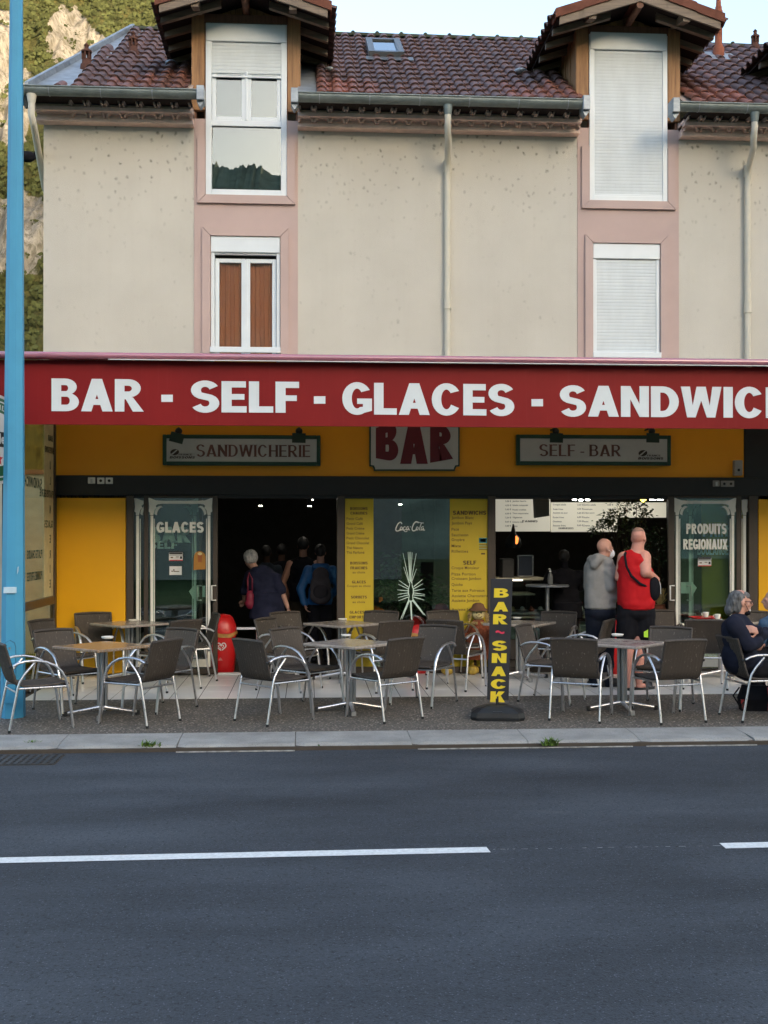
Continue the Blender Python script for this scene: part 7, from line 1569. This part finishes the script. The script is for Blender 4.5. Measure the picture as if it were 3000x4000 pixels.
m = MB(); m.tube([L(-.08, -.06, 1.44), L(.02, -.13, 1.30), L(.17, -.12, 1.05)], .014, 6); m.build('cross_strap', M('dark_strap', (.035, .03, .035), .8), t, world=True)
t, L, s = standing('person in a bright blue jacket and black trousers wearing a rucksack in the doorway', 1.35, 1252, 2128, .19, S['skin'], S['bluec'], S['blackc'], S['hairk'], .86, bare=False, arml=[(.12, -.03, -.28), (.06, -.06, -.50)], armr=[(.10, .05, -.25), (-.02, .22, -.40)])
garment([(L(-.08, -.06, 1.42), .045, L(.08, -.06, 1.42), .045)], [], .01, 'hood', S['bluec'], t)
rk = thing('rucksack', 'grey rucksack on the back of the person in the blue jacket', 'rucksack', L(0, -.2, 1.15)); m = MB(); m.ell((0, 0, -.02), (.15, .085, .20), 16); m.ell((0, -.01, .14), (.12, .08, .12), 14); m.ell((0, -.02, -.14), (.155, .085, .12), 14); me = remesh(m, .012, 2, S['packc'], 'pack', .004, 12); me.materials.clear(); me.materials.append(S['packc']); link('pack', me, rk)
m = MB(); m.ell((0, -.085, -.08), (.11, .035, .10), 12); m.build('front_pocket', M('dark_pocket', (.04, .035, .04), .9), rk)
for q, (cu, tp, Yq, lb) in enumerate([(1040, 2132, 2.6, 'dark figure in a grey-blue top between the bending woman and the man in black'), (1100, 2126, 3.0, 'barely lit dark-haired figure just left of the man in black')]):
    standing(lb, Yq, cu, tp, .2, M('skin_with_painted_shade', (.10, .055, .04), .8), M('dark_grey_blue', (.04, .05, .065), .9) if q == 0 else S['blackc'], S['blackc'], S['hairk'], .86, bare=False)  # skin darkened in its colour so the far figures look unlit
standing('dark-dressed customer bending at the counter behind the round bar table', .98, 2222, 2150, .25, S['blackc'], S['blackc'], S['blackc'], S['hairk'], .7, bare=False, arml=[(.05, .18, -.2), (-.05, .4, -.2)], armr=[(.05, .18, -.2), (-.05, .4, -.2)], lean=-.4)  # body coloured black as well, to read as an unlit silhouette
# ---- seated man in navy, facing right
C = CHO[26]; Y = C.y; Q = lambda u, v, dy=0: P(u, v, Y + dy)
sm_ = person('seated man in navy with long grey hair, glasses and a black chin mask, arms folded', (C.x, Y, 0))
hd = Q(2893, 2352); rot = frame_of(90, -2); m = MB(); head_mb(m, hd, rot, 1.0); nk = Q(2884, 2400); cap_(m, nk + V(-.01, 0, -.05), .062, hd + V(-.01, 0, -.05), .056)
hp = V(C.x - .09, Y, C.z + .50); ch_ = Q(2885, 2480); wa = Q(2890, 2560)
tors = [(ch_, (.145, .20, .19), None), (wa, (.155, .185, .18), None), (hp, (.15, .19, .12), None)]
for c, r, q in tors: m.ell(c, r, 16)
sn, sf_ = Q(2868, 2442, -.18), Q(2878, 2440, .18); en, ef = Q(2925, 2520, -.23), Q(2935, 2512, .2); hn, hf = Q(2990, 2470, -.02), Q(2962, 2465, -.18)
limbs = [(nk + V(0, 0, -.07), .07, sn, .068), (nk + V(0, 0, -.07), .07, sf_, .068), (sn, .072, en, .058), (sf_, .068, ef, .052), (en, .056, hn, .036), (ef, .05, hf, .034)]
for p, r, q, r2 in limbs: cap_(m, p, r, q, r2)
hand_mb(m, hf + V(-.01, -.02, .0), V(-.75, -.25, .2), V(0, 1, -.3), 1); hand_mb(m, hn, V(.3, .6, .2), V(0, 0, -1), 1)
legs = [(hp + V(.02, -.10, -.02), .088, V(C.x + .36, Y - .11, C.z + .50), .066), (hp + V(.02, .10, -.02), .088, V(C.x + .38, Y + .11, C.z + .50), .066), (V(C.x + .36, Y - .11, C.z + .50), .06, V(C.x + .40, Y - .1, C.z + .09), .042), (V(C.x + .38, Y + .11, C.z + .50), .06, V(C.x + .34, Y + .1, C.z + .09), .042)]
for p, r, q, r2 in legs: cap_(m, p, r, q, r2)
attach(remesh(m, .0085, 2, S['skin2'], 'body'), 'body', S['skin'], sm_)
garment(limbs, tors, .02, 'navy_jumper', S['navyd'], sm_, .012, .006, .006, lambda mm: cap_(mm, nk + V(-.02, 0, -.055), .07, nk + V(.01, 0, -.03), .06)); garment(legs, [(hp, (.155, .195, .10), None)], .018, 'dark_trousers', S['blackc'], sm_)
for y_ in (-.1, .1): m = MB(); m.ell((C.x + .45, Y + y_, C.z + .05), (.13, .05, .05), 12); m.build('shoe', S['blackp'], sm_, world=True)
m2 = MB(); T = lambda x, y, z: hd + rot @ V(x, y, z)
for x, y, z, rx, ry, rz_ in ((0, .03, .062, .066, .060, .046), (0, -.03, .042, .082, .098, .078), (0, -.085, -.02, .080, .055, .09), (0, -.115, -.08, .07, .04, .055), (.058, -.05, -.03, .026, .045, .08), (-.058, -.05, -.03, .026, .045, .08)): m2.ell(T(x, y, z), (rx, ry, rz_), 14, rot)
attach(remesh(m2, .009, 2, S['hairg'], 'long_grey_hair', .005, 45), 'long_grey_hair', S['hairg'], sm_)
m = MB(); m.tube([T(.078, -.01, .008), T(.066, .085, .012), T(.05, .098, .012)], .0035, 6)
for s in (1, -1):
    n = 14; pts = [T(s * .034 + .024 * cos(2 * pi * k / n), .106, .002 + .018 * sin(2 * pi * k / n)) for k in range(n + 1)]; m.tube(pts, .003, 6)
m.tube([T(-.01, .106, .008), T(.01, .106, .008)], .003, 6); m.build('glasses', M('dark_red_frame', (.05, .012, .012), .4), sm_, world=True)
m2 = MB(); m2.ell(T(0, .062, -.103), (.05, .042, .030), 14, rot); attach(remesh(m2, .008, 2, S['blackc'], 'chin_mask'), 'chin_mask', S['blackc'], sm_); m = MB(); m.tube([T(.045, .07, -.09), T(.07, .03, -.03), T(.082, 0, .0)], .0025, 5); m.build('mask_strap', S['blackc'], sm_, world=True); m = MB(); [m.ell(T(s * .032, .09, .004), (.010, .008, .007), 8, rot) for s in (-1, 1)]; m.build('eyes', S['blackp'], sm_, world=True)
m2 = MB(); m2.ell(T(0, .088, -.078), (.026, .018, .018), 10, rot); attach(remesh(m2, .007, 1, S['hairw'], 'goatee', .003, 60), 'goatee', S['hairw'], sm_)
# ---- blond person at the right edge
C = CHO[28]; Y = C.y; Q = lambda u, v, dy=0: P(u, v, Y + dy)
bp_ = person('blond person in a denim jacket seated at the right edge, mostly outside the frame', (C.x, Y, 0))
hd = Q(3018, 2345); rot = frame_of(-80); m = MB(); head_mb(m, hd, rot, .95); nk = Q(3030, 2385); cap_(m, nk + V(0, 0, -.05), .055, hd + V(.01, 0, -.04), .05); hp = V(C.x + .08, Y, C.z + .5)
tors = [(Q(3045, 2450), (.13, .17, .18), None), (hp + V(0, 0, .14), (.135, .16, .18), None), (hp, (.14, .17, .12), None)]
for c, r, q in tors: m.ell(c, r, 16)
limbs = [(Q(3040, 2412, -.15), .06, Q(2985, 2440, -.17), .05), (Q(2985, 2440, -.17), .045, Q(2975, 2500, -.15), .032), (Q(3040, 2412, .15), .06, Q(3010, 2480, .17), .05), (Q(3010, 2480, .17), .045, Q(2985, 2510, .1), .032)]
legs = [(hp + V(0, -.1, 0), .08, V(C.x - .36, Y - .1, C.z + .48), .06), (V(C.x - .36, Y - .1, C.z + .48), .056, V(C.x - .34, Y - .1, C.z + .08), .04), (hp + V(0, .1, 0), .08, V(C.x - .36, Y + .1, C.z + .48), .06), (V(C.x - .36, Y + .1, C.z + .48), .056, V(C.x - .30, Y + .1, C.z + .08), .04)]
for p, r, q, r2 in limbs + legs: cap_(m, p, r, q, r2)
hand_mb(m, limbs[1][2], V(-.3, 0, -1), V(0, 1, 0), .9); hand_mb(m, limbs[3][2], V(-.5, 0, -.8), V(0, 1, 0), .9)
attach(remesh(m, .0095, 2, S['skin'], 'body'), 'body', S['skin'], bp_); garment(limbs, tors, .02, 'denim_jacket', S['denim'], bp_, .012, .006, .006); garment(legs, [(hp, (.14, .17, .1), None)], .018, 'dark_trousers', S['blackc'], bp_)
m2 = MB(); m2.ell(hd + rot @ V(0, -.03, .02), (.095, .105, .11), 16, rot); m2.ell(hd + rot @ V(0, -.06, -.07), (.09, .06, .08), 14, rot); attach(remesh(m2, .01, 2, S['hairb'], 'blond_bob', .006, 30), 'blond_bob', S['hairb'], bp_)
# handbag on the ground
g = G(2950, 2770, -.01); hb = thing('tote_bag', 'black tote bag with a red flowered side standing under the seated man', 'bag', (g.x, g.y, zg(g.y)), R(-8))
m = MB(); m.ring([[(-.15, -.07, 0), (.17, -.07, 0), (.17, .07, 0), (-.15, .07, 0)], [(-.165, -.08, .12), (.18, -.08, .12), (.18, .08, .12), (-.165, .08, .12)], [(-.13, -.03, .26), (.15, -.03, .25), (.15, .03, .25), (-.13, .03, .26)]], smooth=False); m.build('bag_body', S['blackc'], hb); m = MB()
for y_ in (-.035, .035): m.tube([(-.07, y_, .25), (-.03, y_, .33), (.05, y_, .335), (.10, y_, .25)], .008, 6)
m.tube([(-.17, -.06, .05), (-.24, -.08, .16), (-.17, -.05, .24)], .009, 6); m.build('handles', S['blackc'], hb)
mf, t_, b_ = nodes('flower_print'); t_.links.new(ramp(t_, vor(t_, wpos(t_), 45, 'Color'), [(.3, (.012, .01, .012)), (.5, (.45, .02, .03)), (.7, (.02, .02, .02)), (.85, (.5, .15, .12)), (.95, (.1, .3, .1))]), b_.inputs['Base Color'])
m = MB(); m.add([(.10, -.079, .005), (.171, -.073, .005), (.183, -.083, .12), (.11, -.083, .12), (.11, -.045, .24), (.151, -.036, .24)], [(0, 1, 2, 3), (3, 2, 5, 4)]); m.build('flowered_side', mf, hb); m = MB(); m.add([(-.152, -.075, .02), (-.12, -.075, .02), (-.13, -.083, .12), (-.166, -.083, .12)], [(0, 1, 2, 3)]); m.build('flowered_edge', mf, hb)
